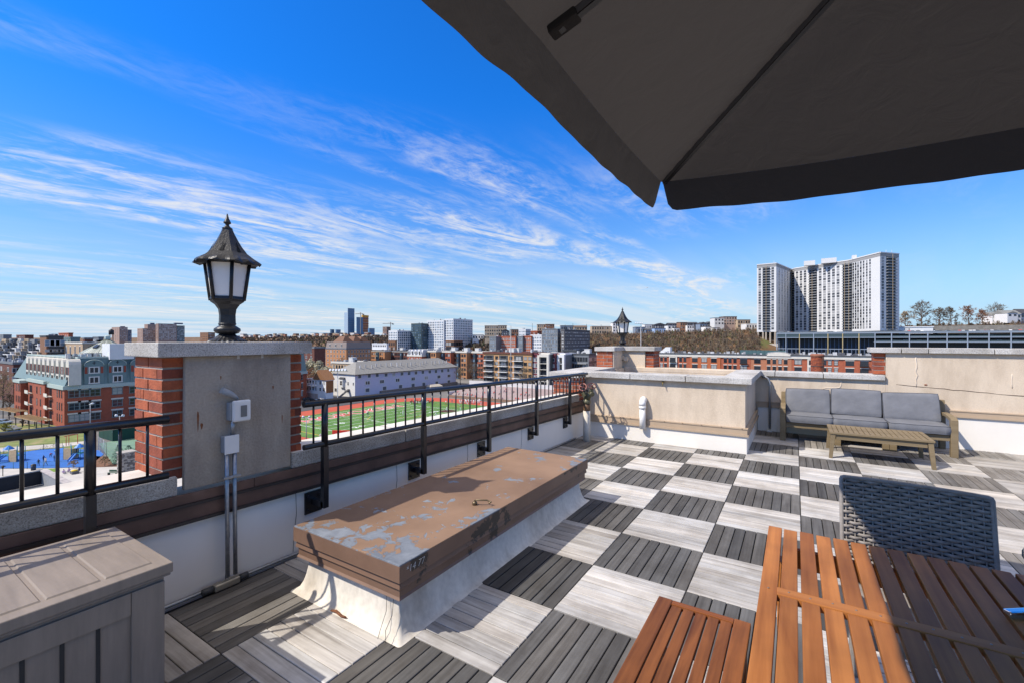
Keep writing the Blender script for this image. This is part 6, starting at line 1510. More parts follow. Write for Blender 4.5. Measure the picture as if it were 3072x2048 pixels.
# ---- poles
def flood(label, base, top, bar_l=None, bar_r=None, n=6, z=G, r=.14, color=None, head='row', yb=None):
    p = atz(base[0], base[1], z) if yb is None else Vector(yb); d = p.x*-math.sin(TH)+p.y*math.cos(TH); zt = EYE-d*(top-HOR)/F_PX
    t = thing('floodlight_pole', label, 'floodlight', p)
    put('pole', MB().tube([(p.x,p.y,z),(p.x,p.y,zt)], [r, r*.6], 10), color or mUnit, t)
    rv = Vector((math.cos(TH), math.sin(TH), 0))
    if head == 'row':
        a = p+rv*((bar_l-base[0])*d/F_PX); c = p+rv*((bar_r-base[0])*d/F_PX); a.z = c.z = zt-.4
        put('crossbar', MB().bar(a, c, .16, .16), color or mUnit, t)
        for k in range(n):
            q = a.lerp(c, (k+.5)/n); mb = MB(); mb.tube([q+Vector((0,0,.05)), q+Vector((.1,-.35,.25)), q+Vector((.15,-.6,.35))], [.12,.34,.36], 10); put('lamp_head', mb, M('lamp reflector', (.55,.57,.6), .3), t)
    elif head == 'twin':
        for s in (-1, 1):
            q = Vector((p.x, p.y, zt))+rv*.45*s; mb = MB(); mb.tube([q+Vector((0,0,-.1)), q+rv*.25*s+Vector((0,0,.08)), q+rv*.55*s+Vector((0,0,.1))], [.1,.28,.3], 10); put('lamp_head', mb, M('lamp reflector', (.55,.57,.6), .3), t)
        put('crossbar', MB().bar(Vector((p.x,p.y,zt-.15))-rv*.6, Vector((p.x,p.y,zt-.15))+rv*.6, .1, .1), color or mUnit, t)
    elif head == 'arm':
        q = Vector((p.x, p.y, zt)); put('lamp_head', MB().tube([q-rv*.25, q+rv*.5+Vector((0,0,.25)), q+rv*.9+Vector((0,0,.35))], [.12,.26,.2], 8), M('lamp reflector', (.55,.57,.6), .3), t)
    return t
flood('tall floodlight pole with a wide row of lamps rising from the near field edge', (1013,1293), 1107, 990, 1044, 6)
flood('short twin floodlight pole at the left edge of the football field', (919,1324), 1250, head='twin')
flood('slender tall steel pole rising in front of the orange balcony block', (1532.6,1169), 978, head='none', r=.3)
flood('floodlight pole with a lamp row seen right beside the small far lantern', (1922.7,1169), 969, 1904, 1930, 4, r=.2)
flood('grey twin floodlight pole by the tennis court beside the near brick pier', (359,1336), 1246, head='twin')
flood('pale single floodlight pole in front of the red brick mansard building', (271,1308), 1212, head='arm')
t = flood('thin white goal post standing on the near left corner of the field', (901,1314), 1270, head='none', r=.07, color=mWF)

# ---- people
def skin_figure(verts, edges, radii, root=0):
    me = bpy.data.meshes.new('figure'); me.from_pydata(verts, edges, [])
    ob = bpy.data.objects.new('figure', me); C.objects.link(ob)
    ob.modifiers.new('skin', 'SKIN'); 
    if not me.skin_vertices:
        bm = bmesh.new(); bm.from_mesh(me); bm.verts.layers.skin.verify(); bm.to_mesh(me); bm.free()
    for i, r in enumerate(radii): me.skin_vertices[0].data[i].radius = (r, r); me.skin_vertices[0].data[i].use_root = (i == root)
    sb = ob.modifiers.new('sub', 'SUBSURF'); sb.levels = 1; sb.render_levels = 1
    dg = bpy.context.evaluated_depsgraph_get(); out = bpy.data.meshes.new_from_object(ob.evaluated_get(dg))
    bpy.data.objects.remove(ob); bpy.data.meshes.remove(me)
    return out
POSES = {}
def pose_mesh(pose):
    if pose in POSES: return POSES[pose]
    # pelvis, waist, chest, neck, head low, head top
    V = [(0,0,.95),(0,0,1.12),(0,0,1.36),(0,0,1.50),(0,.01,1.58),(0,.015,1.72)]; E_ = [(0,1),(1,2),(2,3),(3,4),(4,5)]; Rr = [.135,.125,.145,.06,.085,.095]
    def limb(start, pts, rs):
        prev = start
        for p, r in zip(pts, rs): V.append(p); Rr.append(r); E_.append((prev, len(V)-1)); prev = len(V)-1
    if pose == 'sit':
        V = [(0,0,.50),(0,-.03,.66),(0,-.05,.90),(0,-.04,1.03),(0,-.01,1.11),(0,.0,1.25)]
        for s in (-1, 1):
            limb(0, [(s*.10,.05,.48),(s*.13,.43,.50),(s*.13,.46,.10),(s*.13,.56,.05)], [.09,.07,.05,.045])
            limb(2, [(s*.20,-.05,.90),(s*.24,.05,.66),(s*.12,.28,.58)], [.06,.045,.04])
    elif pose == 'bend':
        V = [(0,0,.88),(0,.12,.98),(0,.36,1.08),(0,.48,1.10),(0,.54,1.12),(0,.66,1.16)]
        for s in (-1, 1):
            limb(0, [(s*.11,0,.85),(s*.15,.08,.48),(s*.16,-.02,.09),(s*.16,.12,.045)], [.095,.065,.048,.045])
            limb(2, [(s*.20,.36,1.04),(s*.2,.42,.76),(s*.12,.5,.56)], [.06,.045,.04])
    elif pose == 'walk':
        for s in (-1, 1):
            limb(0, [(s*.10,0,.90),(s*.11,.12*s+.06,.50),(s*.11,.26*s-.05,.09),(s*.11,.26*s+.09,.045)], [.095,.065,.048,.045])
            limb(2, [(s*.21,0,1.40),(s*.27,-.12*s,1.12),(s*.24,-.2*s+.08,.88)], [.065,.045,.04])
    elif pose == 'bat':
        for s in (-1, 1):
            limb(0, [(s*.12,0,.90),(s*.24,.06,.50),(s*.30,.0,.09),(s*.30,.13,.045)], [.095,.065,.048,.045])
            limb(2, [(s*.21,.02,1.40),(s*.25,.22,1.24),(.12,.34,1.36)], [.065,.045,.04])
    else:
        for s in (-1, 1):
            limb(0, [(s*.10,0,.90),(s*.12,.02,.50),(s*.13,0,.09),(s*.14,.12,.045)], [.095,.065,.048,.045])
            limb(2, [(s*.21,0,1.40),(s*.28,.0,1.12),(s*.25,.1,.88)], [.065,.045,.04])
    me = skin_figure(V, E_, Rr); zt = max(v.co.z for v in me.vertices)
    POSES[pose] = (me, zt); return POSES[pose]
CL = {}
def cloth(name, c):
    return M('clothing '+name, c, .9, var=.05)
mSkin = M('skin tone', (.42,.24,.16), .6, var=.05)
PC = {}
def person(label, p, pose='stand', top=('white',(.7,.7,.7)), legs=('white',(.7,.7,.7)), cap=('red',(.5,.04,.04)), rz=0.0, sc=1.0, group=None):
    key = (pose, top[0], legs[0], cap[0])
    if key not in PC:
        me0, zt = pose_mesh(pose); me = me0.copy(); me.materials.clear()
        for m_ in (mSkin, cloth(*top), cloth(*legs), cloth(*cap), cloth('shoe', (.05,.05,.05))): me.materials.append(m_)
        hip = {'sit': .56, 'bend': .86}.get(pose, .93); neck = {'sit': 1.04, 'bend': 9}.get(pose, 1.5)
        for f in me.polygons:
            c = f.center; z = c.z; i = 1
            if pose == 'bend' and c.y > .5 and z > 1.05: i = 3 if c.y > .6 else 0
            elif z > neck: i = 3 if z > zt-.13 or (c.y < -.02 and z > neck+.06) else 0
            elif z < .11: i = 4
            elif z < hip and not (abs(c.x) > .19 and z > hip-.16): i = 2
            elif abs(c.x) > .2 and z < hip+.12: i = 0
            f.material_index = i; f.use_smooth = True
        PC[key] = me
    o = bpy.data.objects.new('person', PC[key]); C.objects.link(o); o.location = p; o.rotation_euler = (0,0,rz); o.scale = (sc,sc,sc)
    tag(o, label, 'person', group); return o
WH, RD, NV, DK, GY, BL, PK = ('white',(.72,.72,.71)), ('red',(.55,.04,.04)), ('navy',(.03,.04,.10)), ('dark',(.03,.03,.035)), ('grey',(.3,.3,.31)), ('blue',(.06,.15,.4)), ('lilac',(.5,.36,.5))
GF = G+.046
def fp(q, x, y, z=GF): return gp(q, x, y, z)
person('umpire in dark clothing standing on the field just behind the red lettering', fp(p3,1255,402), 'stand', NV, GY, NV, .6)
person('fielder in white standing alone in the middle of the field right of the umpire', fp(p3,1877,368), 'walk', WH, WH, RD, 2.2)
person('player in white standing at the near left by the red padded wall', fp(p3,420,815), 'stand', WH, WH, WH, 1.0)
person('pitcher in white standing on the dark clay mound', fp(p4,1180,718), 'walk', WH, WH, RD, 2.5)
person('player in white running just right of the dark mound', fp(p4,1500,728), 'walk', WH, WH, DK, 2.0)
person('infielder in white crouching near the railing left of the mound', fp(p4,935,838), 'bend', WH, WH, DK, 2.6)
person('coach in a red top by the track edge right of the mound', fp(p4,1668,562), 'stand', RD, WH, RD, 3.0)
person('player in white walking on the grass furthest right on the field', fp(p4,1985,602), 'walk', WH, WH, RD, 2.0)
person('batter in white with arms raised at the far grass edge', fp(p4,1160,568), 'bat', WH, RD, RD, 2.9)
person('umpire in pale grey trousers standing behind the batter', fp(p4,1302,545), 'stand', NV, GY, NV, 2.9)
person('coach in red jersey crouching in front of the mound to its right', fp(p4,1490,600), 'bend', RD, WH, RD, 2.4)
rp = random.Random(5)
for k in range(26):
    x = 320+k*22+rp.uniform(-8,8); f = (x-320)/580
    person('player in red and white crowding the bench side of the red track', fp(p4, x, 535-f*8+rp.uniform(-10,22)), rp.choice(['sit','sit','stand','bend']), rp.choice([RD,DK,WH]), rp.choice([WH,DK,RD]), rp.choice([RD,DK]), rp.uniform(2,4), 1, 'team along the left stretch of the track')
for k in range(24):
    x = 1480+k*21+rp.uniform(-8,8)
    person('player in white and red lined up along the right stretch of the track', fp(p4, x, 540-(x-1480)*.03+rp.uniform(-14,16)), rp.choice(['stand','walk','stand','bend']), rp.choice([WH,WH,RD]), rp.choice([WH,WH,GY]), rp.choice([RD,DK]), rp.uniform(2,4), 1, 'team along the right stretch of the track')
for k in range(34):
    row = rp.choice([0,0,1,1,2,3,4,5,7,9]); x = rp.uniform(BLX0+2, -93)
    person('spectator in dark and red clothes sitting on the bleachers', (x, BLY+1.15*row+.45, G+1.0+.30*row-.42), 'sit', rp.choice([DK,NV,RD,RD,GY]), rp.choice([DK,NV,GY]), rp.choice([DK,RD,NV]), PI, 1, 'spectators on the bleachers')

# ---- trees
mBark = M('grey brown bark', (.13,.10,.075), .9, var=.25, vs=2); mTwig = M('bare grey brown twigs', (.165,.125,.085), .9, var=.25, vs=.4)
mTwigT = M('sunlit tan twigs', (.34,.245,.14), .9, var=.25, vs=.4); mTwigR = M('rust budded twigs', (.26,.12,.06), .9, var=.25, vs=.4)
mBloss = M('pale cream blossom', (.56,.52,.36), .8, var=.25, vs=.8); mPine = M('blue green needles', (.07,.12,.085), .9, var=.3, vs=.7); mLeafD = M('dark green leaves', (.03,.05,.02), .9, var=.35, vs=1)
def tree(name, label, base, h, spread, seed, twig=None, n_tw=9, bloss=None, lev=4, trunk=.22, cat='tree', group=None, thick=.05, leafs=0, leafm=None):
    rnd = random.Random(seed); t = thing(name, label, cat, base, group); tk = MB(); cr = MB()
    base = Vector(base); tips = []
    def perp(d): v = Vector((rnd.gauss(0,1), rnd.gauss(0,1), rnd.gauss(0,1))); v -= d*v.dot(d); return v.normalized()
    def grow(p, d, L_, r, l):
        d = d.normalized(); q = p+d*L_*.5+perp(d)*L_*.07; e = q+(d+Vector((0,0,.18))).normalized()*L_*.5
        (tk if l <= 1 else cr).tube([p, q, e], [r, r*.75, r*.4], 4 if l <= 1 else 3, cap=False)
        if l >= 3:
            for k in range(n_tw):
                s = p.lerp(e, rnd.uniform(.1, 1)); dd = (d*.7+perp(d)*rnd.uniform(.4,1.1)+Vector((0,0,.15))).normalized()*L_*rnd.uniform(.45, 1.15)
                w = perp(d)*thick*rnd.uniform(.5,1); cr.add([s-w, s+w, s+dd], [(0,1,2)])
                if bloss and rnd.random() < .9:
                    for _ in range(2):
                        c = s+dd*rnd.uniform(.2,1); u = Vector((rnd.uniform(-1,1), rnd.uniform(-1,1), rnd.uniform(-1,1))).normalized()*.17; v = u.orthogonal()*1; cr.add([c-u-v, c+u-v, c+u+v, c-u+v], [(0,1,2,3)], 1)
            return
        for k in range(4 if l == 1 else 3):
            f = rnd.uniform(.3, 1); s = p.lerp(q, f*2) if f < .5 else q.lerp(e, f*2-1)
            grow(s, d*.75+perp(d)*.75+Vector((0,0,.12)), L_*rnd.uniform(.42,.62), r*.5, l+1)
    lean = Vector((rnd.uniform(-.06,.06), rnd.uniform(-.06,.06), 0)); tp = [base+Vector((0,0,-.2))]
    for k in range(1, 6): tp.append(base+Vector((0,0,h*.84*k/5))+lean*h*k/5+Vector((rnd.uniform(-.02,.02), rnd.uniform(-.02,.02), 0))*h)
    tk.tube(tp, [trunk*(1-.17*k) for k in range(6)], 6, cap=False)
    np_ = {3: 8, 5: 20}.get(lev, 15); f0 = .14 if lev == 5 else .26
    for k in range(np_):
        f = f0+(.96-f0)*(k+rnd.uniform(0,.8))/np_; a = k*2.4+rnd.uniform(-.4,.4); ele = math.radians(22+48*f+rnd.uniform(-10,10))
        i_ = min(4, int(f*5*.999)); s = tp[i_].lerp(tp[i_+1], f*5-i_)
        L1_ = h*.40*(1-.62*abs(f-.42)/.58)*rnd.uniform(.8,1.12)*min(1.25, .55+spread*.45)
        grow(s, Vector((math.cos(a)*math.cos(ele)*spread, math.sin(a)*math.cos(ele)*spread, math.sin(ele))), L1_, trunk*(.5-.28*f), 1)
    put('trunk', tk, mBark, t); put('crown', cr, [twig or mTwig, bloss or mBark], t)
    return t
def tr(q, x, y, ytop, name, label, spread=1.0, seed=1, z=G, d=None, **kw):
    px, py = q(x, y)
    p = atz(px, py, z) if d is None else Vector((atd(px, HOR, d).x, atd(px, HOR, d).y, z))
    dd = p.x*-math.sin(TH)+p.y*math.cos(TH); h = (EYE-dd*(q(x, ytop)[1]-HOR)/F_PX)-p.z
    return tree(name, label, p, h/1.08, spread, seed, **kw)
# ---- trees one by one
tr(q3, 1990, 905, 640, 'bare_tree', 'biggest bare spreading tree between the lilac building and the bleachers', 1.25, 3, trunk=.35, n_tw=8)
tr(q3, 1860, 900, 700, 'bare_tree', 'tan leafless tree hard against the far end of the lilac building', .8, 4, twig=mTwigT, n_tw=7)
tr(q4, 330, 905, 680, 'bare_tree', 'bare tree in front of the left edge of the orange balcony block', .9, 5, twig=mTwigT, n_tw=7)
tr(q4, 760, 985, 690, 'bare_tree', 'wide tan bare tree behind the bleachers in front of the balcony block', 1.0, 6, twig=mTwigT, n_tw=9)
tr(q4, 880, 985, 800, 'bare_tree', 'small bare tree right of the wide tan tree behind the bleachers', .8, 7, twig=mTwigT)
tr(q3, 590, 770, 585, 'bare_tree', 'bare tree in front of the red mansard block left of the brown terrace', .8, 8, d=262, n_tw=7)
tr(q3, 160, 760, 610, 'blossom_tree', 'pale blossoming tree next to the near lantern pier', .6, 9, d=240, twig=mTwigT, bloss=mBloss)
tr(q3, 255, 760, 605, 'blossom_tree', 'tallest pale blossoming tree, second from the near lantern pier', .6, 10, d=244, twig=mTwigT, bloss=mBloss)
tr(q3, 345, 765, 628, 'blossom_tree', 'pale blossoming tree third from the near lantern pier', .65, 11, d=240, twig=mTwigT, bloss=mBloss)
tr(q3, 420, 775, 685, 'blossom_tree', 'lowest pale blossoming tree just left of the lilac building roof', .7, 12, d=236, twig=mTwigT, bloss=mBloss)
tr(q3, 265, 775, 700, 'budding_shrub', 'rust coloured budding shrub under the pale blossoming trees', .9, 13, d=228, twig=mTwigR, n_tw=12)
tr(q1, 20, 905, 560, 'bare_tree', 'large tan bare tree at the left edge beside the mansard building', .8, 14, twig=mTwigT, n_tw=8, trunk=.3)
tr(q1, 88, 960, 760, 'bare_tree', 'smaller bare tree in front of the left end of the mansard building', .7, 15, n_tw=8)
tr(q1, -60, 930, 640, 'bare_tree', 'bare tree cut by the left edge of the photo', .8, 16, twig=mTwigT)
tr(p6, 400, 330, 215, 'dark_shrub', 'dark leafless shrub between the two timber pergolas', 1.1, 17, n_tw=12)
tr(p6, 1850, 1040, 850, 'bare_shrub', 'tan twiggy shrub in front of the tennis court fence', 1.3, 18, twig=mTwigT, n_tw=16, trunk=.06, thick=.03)
tr(p6, 1290, 1075, 930, 'bare_shrub', 'low tan twiggy shrub beside the blue slide', 1.4, 19, twig=mTwigT, n_tw=14, trunk=.05, thick=.03)
tr(p6, 90, 470, 270, 'budding_shrub', 'yellow green budding shrub at the left edge above the railing', 1.2, 20, twig=M('yellow green buds', (.28,.25,.04), .9, var=.3), n_tw=16, trunk=.08)
def conifer(label, q, x, y, ytop, r, seed):
    p = atz(*q(x, y), G); d = p.x*-math.sin(TH)+p.y*math.cos(TH); h = EYE-d*(q(x, ytop)[1]-HOR)/F_PX-G; rnd = random.Random(seed)
    t = thing('blue_spruce', label, 'tree', p); put('trunk', MB().tube([p, p+Vector((0,0,h*.9))], [.12,.03], 6), mBark, t); mb = MB()
    for k in range(900):
        f = rnd.random()**1.3; a = rnd.uniform(0, 2*PI); R_ = r*(1-f)**.8*rnd.uniform(.35, 1.08); c = p+Vector((R_*math.cos(a), R_*math.sin(a), .25+f*h)); u = Vector((math.cos(a), math.sin(a), rnd.uniform(-.5,.3))).normalized()*.28; v = Vector((-math.sin(a), math.cos(a), rnd.uniform(-.4,.4)))*.09
        mb.add([c-v, c+v, c+u], [(0,1,2)])
    put('crown', mb, mPine, t)
conifer('blue green spruce left of the pair by the court fence', p6, 2090, 990, 680, 1.5, 1)
conifer('broad blue green spruce touching the near brick pier', p6, 2270, 960, 690, 2.2, 2)

# ---- playground, tennis court, plaza
mSafety = M('blue safety surface', (.03,.13,.42), .85, var=.12, vs=.6); mGrass = M('park grass', (.16,.19,.055), .95, var=.3, vs=.4, col2=(.30,.24,.12), lo=.5, hi=.62)
mPlaza = M('pale plaza paving', (.46,.43,.385), .9, var=.12, vs=.5)
def poly(name, q, pts, z, m): return flat(name, [[(p.x, p.y) for p in (gp(q, x, y) for x, y in pts)][::-1]], z, m)
poly('park_lawn', p6, [(-2500,1100),(-2500,150),(1250,330),(1560,480),(1700,850),(1500,1010),(0,985)], G+.01, mGrass)
poly('plaza_paving', p6, [(-2500,2600),(-2500,1085),(480,1080),(1520,1040),(2150,1040),(3800,1000),(3800,2600)], G+.012, mPlaza)
poly('playground_surface', p6, [(-600,1085),(-600,900),(420,790),(700,745),(1100,720),(1760,760),(1830,830),(1560,1060),(480,1080)], G+.03, mSafety)
poly('park_path', p6, [(-600,760),(1080,640),(1480,600),(1480,650),(1100,700),(-600,840)], G+.025, mPlaza)
poly('planting_bed', p6, [(1560,1065),(1700,860),(2080,900),(2150,1000),(2140,1045)], G+.03, M('brown mulch', (.17,.085,.045), .95, var=.3, vs=1))
poly('grass_patch', p6, [(840,1090),(1040,1075),(1060,1130),(900,1150)], G+.02, M('bright lawn', (.14,.22,.03), .95, var=.2))
poly('tennis_court', p6, [(1740,640),(1990,1005),(3600,1005),(3600,420),(2300,545)], G+.035, M('green court', (.15,.25,.17), .85, var=.06))
def fence(label, pts, h, m, solid, nm='fence', post=2.5):
    t = thing(nm, label, 'fence', pts[0])
    for a, c in zip(pts, pts[1:]):
        L_ = (c-a).length; d = (c-a)/L_; n = max(1, int(L_/post))
        for k in range(n+1): p = a+d*L_*k/n; put('post', MB().tube([p, p+Vector((0,0,h+.1))], .04, 6), m, t)
        if solid: put('windscreen', MB().bar(a+Vector((0,0,h/2)), c+Vector((0,0,h/2)), .03, h-.1), solid, t)
        else:
            mb = MB(); s = .22 if h > 2 else .14; k = int(L_/s)
            for i in range(k): p = a+d*s*i; mb.bar(p, p+Vector((0,0,h)), .012, .012)
            for z in ((.05, h*.25, h*.5, h*.75, h) if h > 2 else (.1, h)): mb.bar(a+Vector((0,0,z)), c+Vector((0,0,z)), .02, .02)
            put('mesh_infill', mb, m, t)
mTealFn = M('teal steel fence', (.05,.17,.17), .6)
fence('dark green windscreen fence along the far side of the tennis court', [gp(p6,1745,530), gp(p6,1990,603), gp(p6,2420,545), gp(p6,3600,400)], 3.4, mDF, M('dark green windscreen', (.01,.05,.035), .8), 'windscreen_fence')
put('sign_plate', MB().bar(gp(p6,1985,600)+Vector((.0,-.1,2.4)), gp(p6,2030,595)+Vector((0,-.1,2.4)), .02, .4), mWF, bpy.data.objects['windscreen_fence'])
fence('tall grey chain link fence in front of the tennis court', [gp(p6,1735,760), gp(p6,1880,870), gp(p6,2060,900)], 3.2, mUnit, None, 'chain_link_fence')
fence('low teal picket fence along the front of the playground', [gp(p6,-500,1092), gp(p6,480,1085), gp(p6,1040,1075), gp(p6,1505,1052)], 1.3, mTealFn, None, 'picket_fence')
fence('dark steel fence behind the blue playground surface', [gp(p6,-300,860), gp(p6,420,785), gp(p6,1100,715)], 1.3, mDF, None, 'picket_fence')
def playset(label, q, x, y, seed, mirror):
    p = gp(q, x, y); t = thing('play_structure', label, 'play structure', p); X_ = Vector((math.cos(TH), math.sin(TH), 0)); Y_ = Vector((-math.sin(TH), math.cos(TH), 0))
    mTn = M('tan play panel', (.60,.40,.20), .6); mBl = M('blue play plastic', (.02,.16,.50), .4); mTl = M('teal play steel', (.04,.22,.24), .5)
    P = lambda a, b_, z: p+X_*a*mirror+Y_*b_+Vector((0,0,z))
    for a in (0, 1.7, 3.6):
        for b_ in (0, 1.6): put('post', MB().tube([P(a,b_,0), P(a,b_,3.1 if a < 3 else 2.4)], .07, 6), mTl, t)
    put('deck', MB().prism([P(0,0,0), P(3.6,0,0), P(3.6,1.6,0), P(0,1.6,0)] if mirror > 0 else [P(3.6,0,0), P(0,0,0), P(0,1.6,0), P(3.6,1.6,0)], G+1.2, G+1.32), mTl, t)
    put('panel', MB().bar(P(.1,-.06,1.25), P(1.65,-.06,1.25), .08, 2.4), mTn, t); put('panel', MB().bar(P(1.72,.1,1.2), P(1.72,1.5,1.2), .08, 2.2), mTn, t)
    mb = MB(); a = P(2.6,0,1.3); c = P(3.0,-1.9,.12); mb.bar(a, c, .62, .05); sx_ = X_*.31; mb.bar(a+sx_+Vector((0,0,.1)), c+sx_+Vector((0,0,.1)), .06, .25); mb.bar(a-sx_+Vector((0,0,.1)), c-sx_+Vector((0,0,.1)), .06, .25); put('slide', mb, mBl, t)
    mb = MB(); mb.lathe([(.95,2.5),(.5,2.95),(.08,3.3)], tuple(P(2.7,.8,0)), 8, 0, False); put('canopy', mb, mBl, t)
    mb = MB()
    for z in (1.6, 2.05): mb.bar(P(1.8,1.6,z), P(3.6,1.6,z), .05, .05); mb.bar(P(3.6,0,z), P(3.6,1.6,z), .05, .05)
    put('guard_rail', mb, mTl, t)
    mb = MB()
    for k in range(5): mb.bar(P(3.7+.25*k,.2,1.05-.2*k), P(3.7+.25*k,1.2,1.05-.2*k), .25, .05)
    put('steps', mb, mBl, t)
playset('tan panelled play structure with a blue slide at the left of the playground', p6, 300, 965, 1, -1)
playset('tan panelled play structure with a blue slide right of the children', p6, 1120, 925, 2, 1)
t = thing('swing_frame', 'red steel swing frame behind the right play structure', 'swing', gp(p6,1190,690)); a, c = gp(p6,1130,690), gp(p6,1370,640)
mRs = M('red painted steel', (.5,.05,.03), .5)
put('top_beam', MB().bar(a+Vector((0,0,2.4)), c+Vector((0,0,2.4)), .14, .14), mRs, t)
for q in (a.lerp(c,.15), a.lerp(c,.35), c): put('leg', MB().tube([q, q+Vector((0,0,2.4))], .07, 6), mRs, t)
for i, (x, y, ps, tp, lg, lb) in enumerate(((680,1035,'stand',DK,NV,'child in dark clothes standing alone at the left on the blue surface'),(770,960,'stand',NV,DK,'child in navy standing behind the pale coated adult on the playground'),(805,1030,'walk',('pale',(.5,.47,.42)),GY,'adult in a pale coat among the children on the blue surface'),(890,880,'bend',RD,DK,'child in red bending over beside the rust haired child'),(955,955,'stand',DK,NV,'child in dark top with rust hair nearest the tan panel'),(985,830,'sit',('pale',(.5,.47,.42)),NV,'adult in a pale cap sitting at the edge of the blue surface'),(1340,760,'stand',NV,DK,'child standing on the deck of the right play structure'))):
    person(lb, gp(p6,x,y,G+.03) if i < 6 else gp(p6,1290,925)+Vector((.2,.5,1.33)), ps, tp, lg, ('rust',(.25,.09,.03)) if i == 4 else DK, 1+i*1.3, .82 if ps != 'sit' and i not in (2,) else 1.0)
for x, y, tp, lb in ((1125,1178,PK,'person in lilac sitting at the left of the picnic group on the plaza'),(1215,1150,PK,'person in lilac leaning over the middle of the picnic group'),(1395,1140,NV,'person in navy sitting at the right of the picnic group')):
    person(lb, gp(p6,x,y,G+.02)+Vector((0,0,-.3)), 'sit', tp, GY, DK, 2.4+x*.01)
t = thing('planter', 'small square planter with yellow flowers in the picnic group', 'planter', gp(p6,1315,1170)); p = gp(p6,1315,1170); put('box', MB().box(p.x-.7,p.x+.7,p.y-.5,p.y+.5,G,G+.5), mUnitD, t); put('flowers', MB().lathe([(.5,.5),(.45,.7),(.1,.8)], tuple(p), 10), M('yellow flowers', (.6,.42,.04), .8, var=.3, vs=6), t)
t = thing('litter_bin', 'navy litter bin by the picket fence on the plaza', 'bin', gp(p6,590,1110)); p = gp(p6,590,1110); put('bin_body', MB().lathe([(.36,0),(.40,1.0)], tuple(p), 14), M('navy steel', (.015,.03,.06), .5), t); put('lid', MB().lathe([(.42,1.0),(.40,1.1),(.15,1.25)], tuple(p), 14), mDF, t)
t = thing('park_bench', 'green slatted bench on the plaza beside the stone gate pier', 'bench', gp(p6,1990,1195)); p = gp(p6,1990,1195); X_ = Vector((math.cos(TH), math.sin(TH), 0)); Y_ = Vector((-math.sin(TH), math.cos(TH), 0)); mBg = M('green bench paint', (.05,.10,.06), .6)
put('seat', MB().bar(p+Vector((0,0,.45))-X_*.9, p+Vector((0,0,.45))+X_*.9, .45, .06), mBg, t); put('backrest', MB().bar(p+Y_*.25+Vector((0,0,.75))-X_*.9, p+Y_*.25+Vector((0,0,.75))+X_*.9, .06, .4), mBg, t)
for s in (-.75, .75): put('leg', MB().bar(p+X_*s, p+X_*s+Vector((0,0,.42)), .08, .4), mDF, t)
def gate_pier():
    p = gp(p6, 2230, 1190); t = thing('stone_pier', 'rough stone gate pier on the plaza beside the near brick pier', 'pier', p); rnd = random.Random(2); mb = MB()
    mb.box(p.x-1.05, p.x+1.05, p.y-1.05, p.y+1.05, G, G+4.3)
    for k in range(15):
        for i in range(5):
            for fx in (0, 1):
                z = G+k*.29; w = .42; u = -1.1+i*.44+(.12 if k % 2 else 0); e = rnd.uniform(.03,.14)
                if fx: mb.box(p.x+1.05, p.x+1.05+e, p.y+u, p.y+u+w*rnd.uniform(.8,.98), z+.02, z+.27, rnd.randint(0,1))
                else: mb.box(p.x+u, p.x+u+w*rnd.uniform(.8,.98), p.y-1.05-e, p.y-1.05, z+.02, z+.27, rnd.randint(0,1))
    put('stonework', mb, [M('pale field stone', (.36,.33,.29), .9, var=.25, vs=2), M('dark field stone', (.15,.135,.125), .9, var=.25, vs=2)], t)
    put('cap', MB().box(p.x-1.2, p.x+1.2, p.y-1.2, p.y+1.2, G+4.31, G+4.5), M('pale field stone', (.36,.33,.29)), t)
gate_pier()
t = thing('plaza_lamp', 'short dark lamp post on the plaza at the left edge', 'lamp post', gp(p6,50,1215)); p = gp(p6,50,1215); put('post', MB().tube([p, p+Vector((0,0,1.4))], .06, 8), mDF, t); put('lamp_head', MB().lathe([(.12,1.4),(.2,1.75),(.42,1.8),(.05,2.05)], tuple(p), 12), mDF, t)
def bicycle(label, p, rz):
    t = thing('bicycle', label, 'bicycle', p); c_, s_ = math.cos(rz), math.sin(rz); P = lambda a, z, o=0: Vector((p[0]+a*c_-o*s_, p[1]+a*s_+o*c_, p[2]+z))
    for a in (-.52, .52): put('wheel', MB().tube([P(a+.33*math.cos(2*PI*k/16), .34+.33*math.sin(2*PI*k/16)) for k in range(17)], .022, 5, cap=False), mDF, t)
    mb = MB()
    for a, b_ in (((-.52,.34),(-.15,.85)),((-.52,.34),(-.05,.32)),((-.05,.32),(-.15,.85)),((-.05,.32),(.38,.8)),((-.15,.8),(.38,.85)),((.52,.34),(.36,.95))): mb.tube([P(*a), P(*b_)], .02, 5)
    put('frame', mb, mDF, t); put('saddle', MB().bar(P(-.28,.9), P(-.02,.92), .12, .05), mDF, t); put('handlebar', MB().bar(P(.36,1.0,-.25), P(.36,1.0,.25), .03, .03), mDF, t)
bicycle('dark bicycle parked behind the playground, left of the pair', gp(p6,790,745), .9); bicycle('dark bicycle parked behind the playground, right of the pair', gp(p6,960,715), .7)

